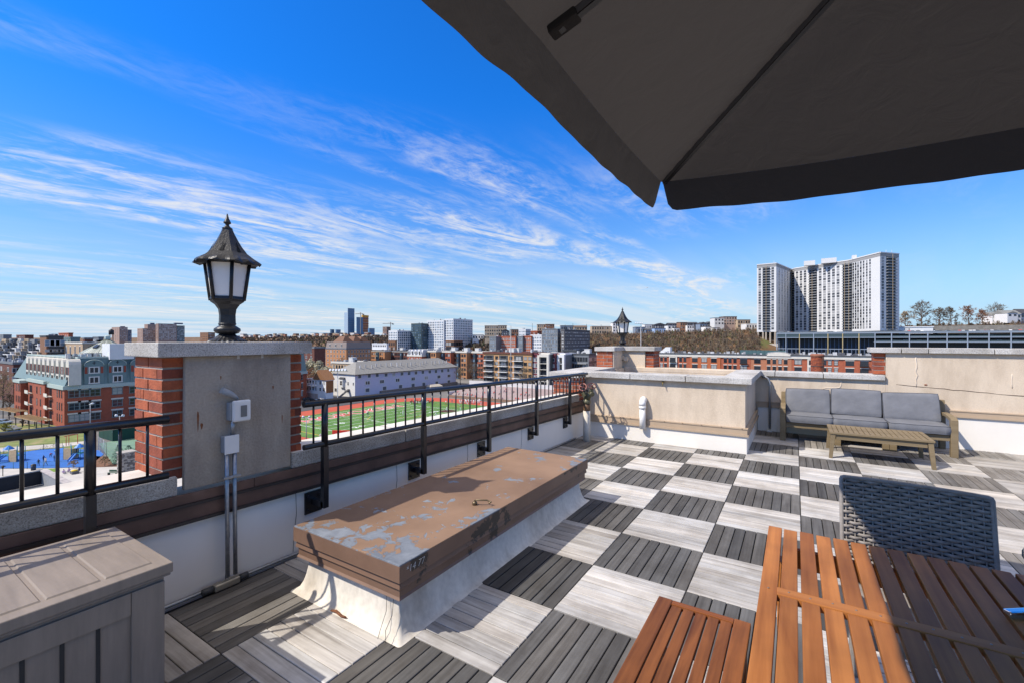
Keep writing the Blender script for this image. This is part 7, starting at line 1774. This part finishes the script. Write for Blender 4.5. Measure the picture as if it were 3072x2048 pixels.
# ---- neighbouring low roof just under the railing
def near_roof():
    z = -12.5; a = atz(*p6(-1500,1610), z); b_ = atz(*p6(0,1262), z); c = atz(*p6(735,1128), z); d = atz(*p6(1210,1390), z); e = atz(*p6(1900,1800), z)
    dirn = (c-b_).normalized(); a = b_-dirn*40
    t = thing('flat_roofed_building', 'neighbouring low flat roof with black parapet and stone coping just below the left railing', 'building', c)
    n1 = Vector((-dirn.y, dirn.x, 0)); d2 = (d-c).normalized(); f = c+d2*40; n2 = Vector((-d2.y, d2.x, 0))
    put('wall', MB().prism([a, a+(f-c), f, c], G, z-1.5), mBrD, t)
    put('roof', MB().prism([a+n1*.01, a+(f-c), f, c], z-1.49, z-1.4), M('silver grey roof coating', (.20,.21,.22), .7, var=.25, vs=.7), t)
    put('parapet', MB().bar(a-n1*-.2+Vector((0,0,-.7)), c+n1*.2+Vector((0,0,-.7)), .4, 1.38), M('black bituminous parapet', (.012,.014,.02), .6), t)
    put('parapet', MB().bar(c+n2*.2+Vector((0,0,-.7)), f+n2*.2+Vector((0,0,-.7)), .4, 1.38), M('grey parapet render', (.26,.26,.26), .8), t)
    L_ = (f-c).length
    for k in range(30):
        s = c+d2*(L_*k/30); put('coping_stone', MB().bar(s+n2*.2+d2*.02+Vector((0,0,.05)), s+n2*.2+d2*(L_/30-.04)+Vector((0,0,.05)), .62, .1), M('pale clay coping', (.37,.33,.31), .85, obj_var=.15), t)
    put('metal_edge', MB().bar(a+n1*.2+Vector((0,0,.03)), c+n1*.2+Vector((0,0,.03)), .5, .05), mDF, t)
near_roof()

# ---- cars
CARS = {}
def car_meshes(col):
    if col[0] in CARS: return CARS[col[0]]
    mc = M('car paint '+col[0], col[1], .25, var=.03, spec=.6)
    bd = MB(); bd.slab([(-2.2,.35),(2.2,.35),(2.25,.7),(1.9,.85),(1.05,.92),(.35,1.42),(-1.25,1.45),(-1.95,.98),(-2.25,.9)], 1, -.85, .85)
    gl = MB(); gl.slab([(.95,.93),(.33,1.36),(-1.2,1.39),(-1.75,.98)], 1, -.862, .862)
    ws = MB(); ws.hexa([(.36,-.72,1.40),(1.06,-.72,.93),(1.06,.72,.93),(.36,.72,1.40)], [(.38,-.72,1.43),(1.09,-.72,.95),(1.09,.72,.95),(.38,.72,1.43)])
    w = MB(); w.tube([(0,-.1,0),(0,.1,0)], .33, 12)
    CARS[col[0]] = (bd.mesh('body', [mc], bevel=.06), gl.mesh('side_glass', [gDark]), ws.mesh('windscreen', [gDark]), w.mesh('wheel', [mDF])); return CARS[col[0]]
def car(label, p, rz, col, group=None, parts=True):
    t = thing('parked_car', label, 'car', p, group); t.rotation_euler = (0,0,rz); bd, gl, ws, w = car_meshes(col)
    for n_, m_, loc in (('body',bd,(0,0,0)),('side_glass',gl,(0,0,0)),('windscreen',ws,(0,0,0)),('wheel',w,(1.35,-.78,.33)),('wheel',w,(1.35,.78,.33)),('wheel',w,(-1.35,-.78,.33)),('wheel',w,(-1.35,.78,.33))):
        o = bpy.data.objects.new(n_, m_); C.objects.link(o); o.parent = t; o.location = loc
cW, cB, cG, cR, cY, cS = ('white',(.7,.7,.7)), ('black',(.02,.02,.025)), ('grey',(.2,.21,.22)), ('red',(.4,.03,.03)), ('yellow',(.65,.4,.03)), ('silver',(.45,.46,.48))
car('white car parked before the garage doors of the white townhouses', gp(p3,430,135), .2, cW); car('black car parked at the left end of the white townhouses', gp(p3,200,120), 1.3, cB)
car('dark car at the kerb under the yellow green budding shrub', gp(p6,205,415), .5, cG); car('pale blue car at the left edge below the bare trees', gp(p6,60,295), .5, ('pale blue',(.22,.3,.4)))

# ================================================================== TOWER, GARAGE, HILLTOP
def slab_tower():
    P_ = lambda x, d: (lambda p: (p.x, p.y))(atd(q6(x, 0)[0], HOR, d))
    zt = lambda y, d: EYE-d*(q6(0, y)[1]-HOR)/F_PX
    Z1 = zt(103, 384); Z0 = zt(752, 384)
    pts = [P_(140,448), P_(300,438), P_(428,478), P_(452,470), P_(900,422), P_(1160,384), P_(1316,391)]
    back = [P_(1320,430), P_(930,470), P_(470,520), P_(150,500)]
    poly_ = pts+back
    t = thing('apartment_tower', 'huge white zigzag slab apartment tower with dark balcony stacks on the hill at right', 'tower', (pts[4][0], pts[4][1], Z0))
    mWt = M('white tower render', (.64,.63,.61), .8, var=.03, vs=.05)
    put('wall', MB().prism(poly_, Z0, Z1), mWt, t); 
    def off(a, c, o):
        d = Vector((c[0]-a[0], c[1]-a[1])); n_ = Vector((d.y, -d.x)).normalized(); return n_*o, d
    mGreyT = M('grey tower crown', (.30,.29,.28), .8); mDarkT = M('dark balcony recess', (.035,.04,.05), .5)
    mb = MB()
    for a, c in zip(pts, pts[1:]):
        n_, d = off(a, c, .15); mb.hexa([(a[0],a[1],Z1-3.2),(a[0]+n_.x,a[1]+n_.y,Z1-3.2),(c[0]+n_.x,c[1]+n_.y,Z1-3.2),(c[0],c[1],Z1-3.2)][::-1], [(a[0],a[1],Z1-.5),(a[0]+n_.x,a[1]+n_.y,Z1-.5),(c[0]+n_.x,c[1]+n_.y,Z1-.5),(c[0],c[1],Z1-.5)][::-1])
    put('crown_band', mb, mGreyT, t)
    mb = MB()
    for a, c in zip(pts, pts[1:]):
        n_, d = off(a, c, .5); mb.hexa([(a[0],a[1],Z1-.49),(a[0]+n_.x,a[1]+n_.y,Z1-.49),(c[0]+n_.x,c[1]+n_.y,Z1-.49),(c[0],c[1],Z1-.49)][::-1], [(a[0],a[1],Z1+.4),(a[0]+n_.x,a[1]+n_.y,Z1+.4),(c[0]+n_.x,c[1]+n_.y,Z1+.4),(c[0],c[1],Z1+.4)][::-1])
    put('parapet', mb, mWt, t)
    nf = 24; fh = (Z1-3.6-Z0-2)/nf
    def along(a, c, f, o): n_, d = off(a, c, o); return Vector((a[0]+d.x*f+n_.x, a[1]+d.y*f+n_.y, 0)), math.atan2(n_.x, -n_.y)
    indiv = []; mass = MB()
    def wcol(a, c, f, w, keep):
        for k in range(nf):
            p, rz = along(a, c, f, .05); z = Z0+2+fh*(k+.5)
            if keep and len(indiv) < 100: inst('window', winmesh('d'), t, (p.x, p.y, z), rz, (w,1,2.1)); indiv.append(1)
            else:
                c_, s_ = math.cos(rz), math.sin(rz); hw = w/2
                fr = [(-hw,0),(hw,0),(hw,.12),(-hw,.12)]; ins_ = lambda q, zz: (p.x+q[0]*c_-q[1]*s_, p.y+q[0]*s_+q[1]*c_, zz)
                mass.hexa([ins_(q, z-1.05) for q in fr], [ins_(q, z+1.05) for q in fr], 0 if R1.random() < .65 else 1)
    def stack(a, c, f0, f1):
        p0, rz = along(a, c, f0, .06); p1, _ = along(a, c, f1, .06); q0, _ = along(a, c, f0, -.0); q1_, _ = along(a, c, f1, 0)
        rec = put('balcony_stack', MB().hexa([(p0.x,p0.y,Z0+1),(p1.x,p1.y,Z0+1),(q1_.x,q1_.y,Z0+1),(q0.x,q0.y,Z0+1)], [(p0.x,p0.y,Z1-.6),(p1.x,p1.y,Z1-.6),(q1_.x,q1_.y,Z1-.6),(q0.x,q0.y,Z1-.6)]), mDarkT, t)
        mb = MB(); w0, _ = along(a, c, f0, 1.5); w1, _ = along(a, c, f1, 1.5)
        for k in range(nf+1):
            z = Z0+1.2+fh*k
            mb.hexa([(w0.x,w0.y,z),(w1.x,w1.y,z),(p1.x,p1.y,z),(p0.x,p0.y,z)], [(w0.x,w0.y,z+.22),(w1.x,w1.y,z+.22),(p1.x,p1.y,z+.22),(p0.x,p0.y,z+.22)])
            mb.bar((w0.x,w0.y,z+.65),(w1.x,w1.y,z+.65), .05, .55, 1)
        m0 = (w0+w1)/2; mb.bar((m0.x,m0.y,Z0+1),(m0.x,m0.y,Z1-1), .3, .3, 2)
        put('balcony_slabs', mb, [mUnit, M('smoky rail panel', (.10,.11,.12), .4), M('tan steel riser', (.40,.30,.18), .6)], rec)
    S_ = list(zip(pts, pts[1:]))
    for f in (.16, .24, .32, .41, .5, .6, .7): wcol(*S_[4], f, 1.9, f < .55)
    wcol(*S_[4], .12-.09, 2.0, False)
    for f in (.15, .82): wcol(*S_[0], f, 2.2, False)
    stack(*S_[0], .30, .68)
    for f in (.18, .36, .54, .72, .9): wcol(*S_[1], f, 2.2, False)
    for f in (.05, .13, .21): wcol(*S_[3], f, 2.6, False)
    stack(*S_[3], .29, .44); stack(*S_[3], .90, .995); stack(*S_[4], .0, .12)
    for f in (.50, .58, .66, .74, .82): wcol(*S_[3], f, 2.6, False)
    stack(*S_[5], .32, .82); wcol(*S_[5], .14, 3, False)
    stack(*S_[2], .05, .95)
    o = put('far_windows', mass, [M('tower window shade', (.075,.08,.09), .4), M('tower window pale', (.30,.30,.30), .5)], t); o['kind'] = 'stuff'
    for x, y, w in ((575,168,14),(735,145,18),(945,125,5)):
        p = P_(x, 450-(x-450)*.09+12); h = 4.2 if w > 6 else 3.4; mb = MB(); mb.box(p[0]-w/3, p[0]+w/3, p[1]-3, p[1]+3, Z1-.5, Z1+h); put('roof_bulkhead', mb, mWt, t)
    for x, d in ((282,445),(575,455),(1210,390),(1258,390),(385,478)):
        p = P_(x, d+6); put('antenna', MB().tube([(p[0],p[1],Z1),(p[0],p[1],Z1+4.5)], .18, 5), mUnit, t)
    # stilts under the left slab
    zb = zt(915, 440)
    for x in (150, 190, 215, 250, 290):
        p = P_(x, 446-(x-140)*.06+1); put('stilt', MB().box(p[0]-.7, p[0]+.7, p[1]-.7, p[1]+.7, zb, Z0), M('tan concrete stilt', (.38,.32,.25), .85), t)
    p0, p1 = P_(143,449), P_(300,440)
    put('stilt_beam', MB().bar((p0[0],p0[1],zt(832,445)), (p1[0],p1[1],zt(832,445)), 1.2, .8), M('tan concrete stilt', (.38,.32,.25), .85), t)
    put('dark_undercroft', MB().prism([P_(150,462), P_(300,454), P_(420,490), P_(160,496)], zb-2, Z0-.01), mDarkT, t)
    p = P_(258, 436); put('entrance_block', MB().box(p[0]-12, p[0]+10, p[1]-2, p[1]+6, zt(930,430), zt(858,430)), M('cream render', (.55,.5,.43), .85), t)
slab_tower()

def garage():
    Y0 = atd(2330, HOR, 390).y
    xof = lambda x: (lambda r: r.x*(Y0/r.y))(ray(q6(x, 0)[0], HOR)); zof = lambda x, y: atY(*q6(x, y), Y0).z
    x0, x1, xm = xof(300), xof(2750), xof(1112)
    t = thing('parking_garage', 'long glass fronted parking garage with pale blue beams in front of the white tower', 'garage', ((x0+x1)/2, Y0, G))
    mBeam = M('pale blue painted beam', (.27,.32,.385), .6); mDk = M('dark garage interior', (.03,.036,.045), .5); mGl = M('dark grey green garage glass', (.05,.075,.085), .15, spec=.6)
    z_t, z_1, z_2, z_b = zof(1112,768), zof(1112,804), zof(1112,840), zof(1112,960)
    put('interior', MB().box(x0+1, x1-1, Y0+9, Y0+30, z_b-4, z_t-1), mDk, t)
    for nm, z, xa in (('deck', z_t, x0), ('deck', z_1, x0), ('deck', z_2, xm)): put(nm, MB().box(xa, x1, Y0, Y0+34 if z == z_t else Y0+9, z-.55, z), mBeam, t)
    put('lower_beam', MB().box(x0, xm+40, Y0+.3, Y0+.8, zof(700,897)-.5, zof(700,897)), mBeam, t)
    put('left_glazing', MB().box(x0, xm, Y0+.25, Y0+.35, z_1+.02, z_t-.57), mGl, t)
    for xp in (305,380,492,610,728,850,985,1118,1255,1403,1555,1715,1885,2062,2245,2440,2640): x = xof(xp); put('column', MB().box(x-.28, x+.28, Y0-.25, Y0+.4, z_b-4, z_t-.56), mBeam if xp in (305,380,610) or xp > 1100 else M('tan steel column', (.42,.33,.16), .7), t)
    for k in range(22): x = xof(320+k*36); put('inner_column', MB().box(x-.3, x+.3, Y0+7, Y0+7.6, z_b-4, z_1-.81), M('blue grey column', (.09,.12,.18), .7), t)
    for z in (z_1, z_2): put('crash_rail', MB().box(xm+.5, x1, Y0+.45, Y0+.55, z+.01, z+1.0), mGl, t)
    put('deck_rail', MB().box(x0, x1, Y0+.05, Y0+.12, z_t, z_t+1.0), M('grey steel rail', (.16,.19,.22), .6), t)
    cols = [cW,cB,cG,cR,cS,cB,cW]
    names = ['first','second','third','fourth','fifth','sixth','seventh','eighth']
    rows = [('from left on the top deck below the white tower', [345,372,400,425,705,735,765,795], z_t+.01), ('from left on the top deck just right of the tower', [1340,1372,1405,1440,1480,1512,1640,1665], z_t+.01),
            ('from left on the top deck below the hilltop trees', [1740,1825,1855,1885,1915,1945,1975,2015], z_t+.01), ('from left on the top deck below the hilltop houses', [2065,2095,2125,2150,2250,2275,2300,2330], z_t+.01),
            ('from left on the middle deck of the garage', [650,745,1010,1045,1270,1575,1850,2100], z_1+.01), ('from left on the lower deck of the garage', [1280,1385,1500,1690,1850,1955,2170,2300], z_2+.01)]
    i = 0
    for txt, xs_, z in rows:
        for j, x in enumerate(xs_):
            col = cols[i % 7] if not (z == z_2+.01 and x == 1500) else cY; i += 1
            car('%s car %s %s' % (col[0], names[j], txt), (xof(x)*1.0, Y0+3.2, z), PI/2 if z == z_t+.01 and j % 3 else .05, col, 'cars on the parking garage')
    b = thing('pavilion', 'low long white building with a flat roof at the right foot of the tower', 'building', (xof(1450)*1.2, Y0+60, G)); yy = Y0+62
    xq = lambda x: (lambda r: r.x*(yy/r.y))(ray(q6(x, 0)[0], HOR)); zq = lambda x, y: atY(*q6(x, y), yy).z
    put('wall', MB().box(xq(1315), xq(1600), yy, yy+14, G, zq(1600,722)), mWhP, b); put('roof', MB().box(xq(1315)-.5, xq(1600)+.5, yy-.5, yy+14.5, zq(1600,722)+.01, zq(1600,722)+.7), mWhP, b)
    for k in range(4): inst('window', winmesh('w'), b, (xq(1372+k*8), yy-.003, zq(1372,742)), 0, (2,1,2.6))
    t = thing('retaining_wall', 'long grey stone retaining wall under the hilltop houses', 'wall', (xq(2000), yy+6, G)); put('stonework', MB().box(xq(1602), xq(2800), yy+6, yy+8, G, zq(1800,708)), M('grey ashlar', (.22,.20,.17), .9, var=.25, vs=.4), t)
garage()
# hilltop right: trees and houses
def hp(px, f=1.05): p = hill_point(px, 1); d = hill_at(px)[1]*f; r = atd(px, HOR, d); return Vector((r.x, r.y, p.z))
for i, (x, yt, sp, lab) in enumerate(((1505,512,1.45,'widest dark bare tree on the hilltop right of the white tower'),(1370,590,.9,'leaning pale bare tree hard against the right side of the white tower'),(1650,560,.8,'thin bare tree second right of the widest hilltop tree'),(1750,552,.8,'thin bare tree third right of the widest hilltop tree'),(1892,538,.8,'rust tinted round bare tree in the middle of the hilltop row'),(2010,572,.9,'low rust tinted bare tree left of the white hilltop house'),(2120,518,.9,'tall dark bare tree rising behind the white hilltop house'))):
    px = q6(x, 0)[0]; p = hp(px, .97 if i < 6 else 1.25); d = hill_at(px)[1]*(.97 if i < 6 else 1.25); h = EYE-d*(q6(0, yt)[1]-HOR)/F_PX-p.z
    tree('bare_tree', lab, p, h*.98, sp, 40+i, twig=mTwigR if i in (4,5) else (mTwigT if i in (1,) else mTwig), trunk=.75 if i == 0 else .5, n_tw=13, thick=.135, lev=5)
rg = random.Random(8)
for i in range(9):
    px = q6(1345+i*75+rg.uniform(-20,20), 0)[0]; p = hp(px, .96); tree('winter_bush', 'low brown winter bush in the hedge along the hilltop right of the tower', p, rg.uniform(4,6.5), 1.4, 60+i, twig=rg.choice([mTwigR,mTwig,mTwigT]), n_tw=11, trunk=.2, cat='bush', group='bushes along the right hilltop', thick=.09, lev=3)
def gable_house(name, label, xl, xr, yt, yb, d, wall, roofm, kind='gable', cols=3, rows=2, wk='d', zoff=6, dep=12, cat='house', yeave=None):
    a = atd(xl, HOR, d); c = atd(xr, HOR, d); z1 = EYE-d*(yt-HOR)/F_PX; z0 = EYE-d*(yb-HOR)/F_PX; rv = Vector((math.cos(TH), math.sin(TH), 0)); dv = Vector((-math.sin(TH), math.cos(TH), 0)); w = (xr-xl)*d/F_PX
    ze = z1 if kind == 'flat' else z0+(z1-z0)*.68
    t = thing(name, label, cat, a.lerp(c, .5)); t.location.z = z0; WL[t.name] = Vector((t.location.x, t.location.y, z0))
    P = lambda u, v, z: Vector((a.x, a.y, 0))+rv*u+dv*v+Vector((0,0,z))
    put('wall', MB().hexa([P(0,0,z0-zoff),P(w,0,z0-zoff),P(w,dep,z0-zoff),P(0,dep,z0-zoff)], [P(0,0,ze),P(w,0,ze),P(w,dep,ze),P(0,dep,ze)]), wall, t)
    mb = MB()
    if kind == 'gable': mb.add([P(-.4,-.4,ze),P(w+.4,-.4,ze),P(w/2,-.4,z1),P(-.4,dep,ze),P(w+.4,dep,ze),P(w/2,dep,z1)], [(0,1,2),(5,4,3),(1,4,5,2),(3,0,2,5),(0,3,4,1)])
    elif kind == 'side': mb.add([P(-.4,-.4,ze),P(w+.4,-.4,ze),P(w+.4,dep/2,z1),P(-.4,dep/2,z1),P(-.4,dep,ze),P(w+.4,dep,ze)], [(0,1,2,3),(3,2,5,4),(0,3,4),(1,5,2),(0,4,5,1)])
    else: mb.hexa([P(-.2,-.2,ze),P(w+.2,-.2,ze),P(w+.2,dep,ze),P(-.2,dep,ze)], [P(-.2,-.2,ze+.5),P(w+.2,-.2,ze+.5),P(w+.2,dep,ze+.5),P(-.2,dep,ze+.5)])
    put('roof', mb, roofm, t)
    ph = (ze-z0)/max(1, rows)
    for r in range(rows):
        for k in range(cols): p = P(w*(k+.5)/cols, -.003, ze-ph*(r+.5)); inst('window', winmesh(wk), t, p, TH, (w/cols*.5,1,ph*.5))
    return t, P, w, ze
mRfD = M('dark slate roof', (.06,.06,.065), .8, var=.15); mRfB = M('brown shingle roof', (.16,.11,.08), .85, var=.15)
x5 = lambda x: 1860+x/3.1367; y5 = lambda y: 880+y/3.1367; x4 = lambda x: 1360+x/3.563; y4 = lambda y: 900+y/3.563
mHs = {'w': M('house white', (.66,.65,.62), .8, obj_var=.1), 't': M('house tan', (.46,.36,.25), .8, obj_var=.12), 'g': M('house blue grey', (.20,.25,.32), .8, obj_var=.15), 'b': M('house brown brick', (.27,.14,.085), .85), 'd': M('house charcoal', (.08,.08,.09), .8), 'p': M('house pinkish brick', (.44,.33,.27), .8), 'k': M('house sky blue', (.30,.42,.60), .8)}
for (xl, xr, yt, yb, d, w, rf, kind, cols, rows, lab) in (
    (x4(335),x4(480),y4(278),y4(415),600,'t',mRfB,'flat',6,4,'tan brick apartment house on the hill behind the red balconied block'),
    (x4(480),x4(570),y4(275),y4(380),640,'t',mRfB,'flat',4,3,'shaded taller rear wing of the tan hill apartment house'),
    (x4(515),x4(600),y4(312),y4(375),560,'d',mRfD,'gable',4,2,'dark gabled house just right of the tan hill apartment house'),
    (x4(605),x4(700),y4(318),y4(390),570,'b',mRfB,'flat',4,2,'brown brick flat house between the dark gabled house and the glass penthouse'),
    (x4(205),x4(320),y4(375),y4(420),620,'w',mRfB,'flat',4,1,'low white wall fronted house at the foot of the white tall block'),
    (x4(898),x4(985),y4(265),y4(330),600,'t',mRfB,'flat',4,2,'grey tan flat house above the pale grey glass block'),
    (x4(985),x4(1080),y4(262),y4(322),590,'b',mRfB,'flat',4,2,'shaded brown flat house right of the grey tan hill house'),
    (x4(1150),x4(1290),y4(277),y4(325),590,'g',mRfD,'flat',6,1,'wide blue grey house above the long dark grey block'),
    (x4(1290),x4(1430),y4(272),y4(325),585,'t',mRfB,'side',5,1,'tan house with brown pitched roof above the long dark grey block'),
    (x4(1480),x4(1690),y4(283),y4(365),560,'t',M('pale roof', (.5,.47,.42), .8),'flat',8,2,'long pale tan terrace left of the white hill house'),
    (x4(1705),x4(1815),y4(247),y4(345),555,'w',mRfD,'flat',4,3,'tall white flat house left of the small far lantern'),
    (x5(0),x5(60),y5(278),y5(380),560,'w',mRfB,'flat',3,2,'white flat house directly behind the small far lantern'),
    (x5(145),x5(235),y5(320),y5(378),545,'g',mRfD,'flat',4,1,'low blue grey house right of the lamp row pole'),
    (x5(232),x5(335),y5(296),y5(376),570,'w',M('pale roof', (.5,.47,.42), .8),'flat',5,2,'long white house behind the low blue grey houses'),
    (x5(240),x5(320),y5(330),y5(380),540,'g',mRfD,'side',3,1,'second blue grey house with pitched roof right of the lamp row pole'),
    (x5(322),x5(440),y5(280),y5(340),560,'d',mRfD,'gable',5,1,'dark gabled house behind the sky blue house'),
    (x5(325),x5(430),y5(332),y5(380),530,'k',mRfD,'flat',5,1,'sky blue low house at the hill edge'),
    (x5(450),x5(518),y5(305),y5(374),530,'w',mRfD,'flat',2,2,'bright white house right of the sky blue house'),
    (x5(460),x5(548),y5(278),y5(320),560,'d',mRfD,'side',4,1,'dark roofed house behind the bright white house'),
    (x5(506),x5(560),y5(328),y5(374),525,'w',mRfD,'flat',2,1,'small white house between the bright white and brown brick houses'),
    (x5(568),x5(632),y5(276),y5(372),525,'b',mRfD,'flat',3,3,'tall narrow brown brick house on the hill edge'),
    (x5(632),x5(698),y5(302),y5(370),520,'w',mRfD,'flat',3,2,'white square house right of the brown brick house'),
    (x5(556),x5(735),y5(270),y5(310),560,'d',mRfD,'side',6,1,'long dark roofed house behind the brown brick house'),
    (x5(752),x5(822),y5(270),y5(330),530,'g',mRfD,'gable',3,1,'grey house with steep dark gable left of the small white house'),
    (x5(822),x5(888),y5(265),y5(320),540,'d',mRfD,'gable',3,1,'charcoal gabled house behind the small white house'),
    (x5(804),x5(858),y5(316),y5(358),510,'w',mRfD,'flat',2,1,'small white house low on the slope below the dark gables'),
    (x5(878),x5(938),y5(326),y5(356),505,'w',mRfD,'flat',2,1,'white garage block below the modern white house'),
    (x5(890),x5(980),y5(234),y5(300),520,'w',mRfD,'flat',3,2,'modern white terraced house highest on the hill'),
    (x5(976),x5(1100),y5(222),y5(300),530,'p',mRfD,'flat',5,3,'big pinkish brick apartment house right of the modern white house'),
    (x5(1108),x5(1226),y5(252),y5(330),525,'t',mRfB,'flat',5,2,'tan flat house between the pinkish house and the white tower'),
    (x5(1190),x5(1290),y5(290),y5(335),500,'w',M('pale roof', (.5,.47,.42), .8),'flat',4,1,'low white house beside the left foot of the white tower'),
    (q6(2090,0)[0],q6(2200,0)[0],q6(0,598)[1],q6(0,688)[1],480,'w',M('grey roof tile', (.22,.22,.2), .8),'side',4,2,'left wing of the white hilltop houses at the right edge'),
    (q6(2185,0)[0],q6(2330,0)[0],q6(0,580)[1],q6(0,690)[1],470,'w',M('grey roof tile', (.22,.22,.2), .8),'side',4,2,'biggest white hilltop house with grey roof near the right edge'),
    (q6(2322,0)[0],q6(2440,0)[0],q6(0,570)[1],q6(0,690)[1],475,'g',mRfD,'side',3,2,'grey blue hilltop house cut by the right edge')):
    gable_house('hill_house', lab, xl, xr, yt, yb, d, mHs[w], rf, kind, cols, rows, 'd' if w != 'd' else 'p')
t, P, w, ze = gable_house('hill_house', 'grey dormered house front below the big white hilltop roof', q6(2215,0)[0], q6(2300,0)[0], q6(0,592)[1], q6(0,640)[1], 466, mHs['w'], M('grey roof tile', (.22,.22,.2), .8), 'gable', 2, 1)
for i, px in enumerate((q4(845,0)[0], q4(1015,0)[0], q4(1195,0)[0], q4(1278,0)[0], q4(1425,0)[0], q4(1580,0)[0])):
    p = hp(px); d = hill_at(px)[1]; t = thing('utility_mast', 'thin mast number %s from the left on the hilltop skyline' % ['one','two','three','four','five','six'][i], 'mast', p); put('mast', MB().tube([p, (p.x, p.y, EYE+d*(HOR-(968+i % 3*2))/F_PX)], .22, 5), mDF, t)
# left hill: small distant houses under the skyscrapers
hg = [('white',(.6,.58,.55)),('tan',(.4,.3,.2)),('brick',(.28,.13,.08)),('dark',(.08,.08,.09))]
for i in range(64):
    px = 690+i*7.6+rg.uniform(-5,5); f = rg.choice([.75,.9,1.0,1.0]); h = hg[i % 4]
    p = hill_point(px, f); d = hill_at(px)[0+1]*f+hill_at(px)[2]*(1-f); w = rg.uniform(7,20)*d/F_PX; hh = rg.uniform(4,9)*d/F_PX
    t = thing('distant_house', 'tiny %s house on the far hillside under the skyscrapers' % h[0], 'house', p, '%s houses on the far hillside' % h[0])
    put('wall', MB().box(p.x-w/2, p.x+w/2, p.y, p.y+w*.7, p.z-6, p.z+hh), M('distant house '+h[0], h[1], .85, obj_var=.25), t); put('roof', MB().box(p.x-w/2-.3, p.x+w/2+.3, p.y-.3, p.y+w*.7, p.z+hh+.01, p.z+hh+1), mRfD if i % 3 else M('pale roof', (.5,.47,.42), .8), t)

# ---- winter scrub on the bluff
def scrub(name, n, pxr, fr, hr, wr, seed, mats, wts):
    rnd = random.Random(seed); mb = MB()
    for _ in range(n):
        px = rnd.uniform(*pxr); f = rnd.uniform(*fr); p = hill_point(px, f); h = rnd.uniform(*hr); r = h*rnd.uniform(.35,.6); m = rnd.choices(range(len(mats)), wts)[0]
        for k in range(15):
            a = rnd.uniform(0, 2*PI); rr = rnd.uniform(.1,1)*r; tip = p+Vector((rr*math.cos(a), rr*math.sin(a), h*(1-.45*(rr/r)**2)*rnd.uniform(.6,1))); b_ = p+Vector((rr*.3*math.cos(a), rr*.3*math.sin(a), -.3)); w = Vector((rnd.uniform(-1,1), rnd.uniform(-1,1), rnd.uniform(-.3,.3))).normalized()*rnd.uniform(*wr)
            mb.add([b_, tip-w, tip+w], [(0,1,2)], m)
    o = put(name, mb, mats); tag(o, kind='stuff'); return o
mScR = M('rust scrub', (.17,.095,.055), .9, var=.3, vs=.3); mScT = M('tan scrub', (.23,.165,.10), .9, var=.3, vs=.3); mScD = M('dark scrub', (.085,.063,.045), .9, var=.3)
mG2 = M('early green scrub', (.11,.12,.045), .9, var=.3, vs=.3)
scrub('hillside_scrub', 4200, (1640,2280), (.05,.97), (2.2,5.5), (.06,.25), 1, [mTwig, mScR, mScT, mScD, mG2], [4,1.5,1.5,2.2,.7])
scrub('hillside_scrub', 700, (2690,3090), (.3,1.0), (2.5,5), (.1,.35), 2, [mTwig, mScR, mScT, mScD, mG2], [4,2,1.5,2,2])
scrub('distant_woods', 3000, (640,1680), (.1,.86), (5,10), (.4,1.1), 3, [mTwig, mScR, mScD, mG2], [4,1.2,4,.6])
# aeroplane
p = atd(1940, 864, 2600)
t = thing('airplane', 'tiny white airliner flying above the hill right of the small lantern', 'airplane', p); rv = Vector((math.cos(TH), math.sin(TH), 0)); dv = Vector((-math.sin(TH), math.cos(TH), 0)); mA = M('white aircraft paint', (.75,.76,.78), .4)
put('fuselage', MB().tube([p-rv*9, p-rv*7.5, p+rv*5, p+rv*9+Vector((0,0,.8))], [.3,1.1,1.1,.3], 10), mA, t)
for s in (-1, 1): put('wing', MB().hexa([p-rv*2,p+rv*1.5,p+rv*3+dv*8*s,p+rv*1.8+dv*8*s], [p-rv*2+Vector((0,0,.3)),p+rv*1.5+Vector((0,0,.3)),p+rv*3+dv*8*s+Vector((0,0,.6)),p+rv*1.8+dv*8*s+Vector((0,0,.6))]), mA, t)
put('tail_fin', MB().hexa([p+rv*6-dv*.15,p+rv*9-dv*.15,p+rv*9+dv*.15,p+rv*6+dv*.15], [p+rv*8.4-dv*.1+Vector((0,0,4)),p+rv*9.6-dv*.1+Vector((0,0,4)),p+rv*9.6+dv*.1+Vector((0,0,4)),p+rv*8.4+dv*.1+Vector((0,0,4))]), mA, t)
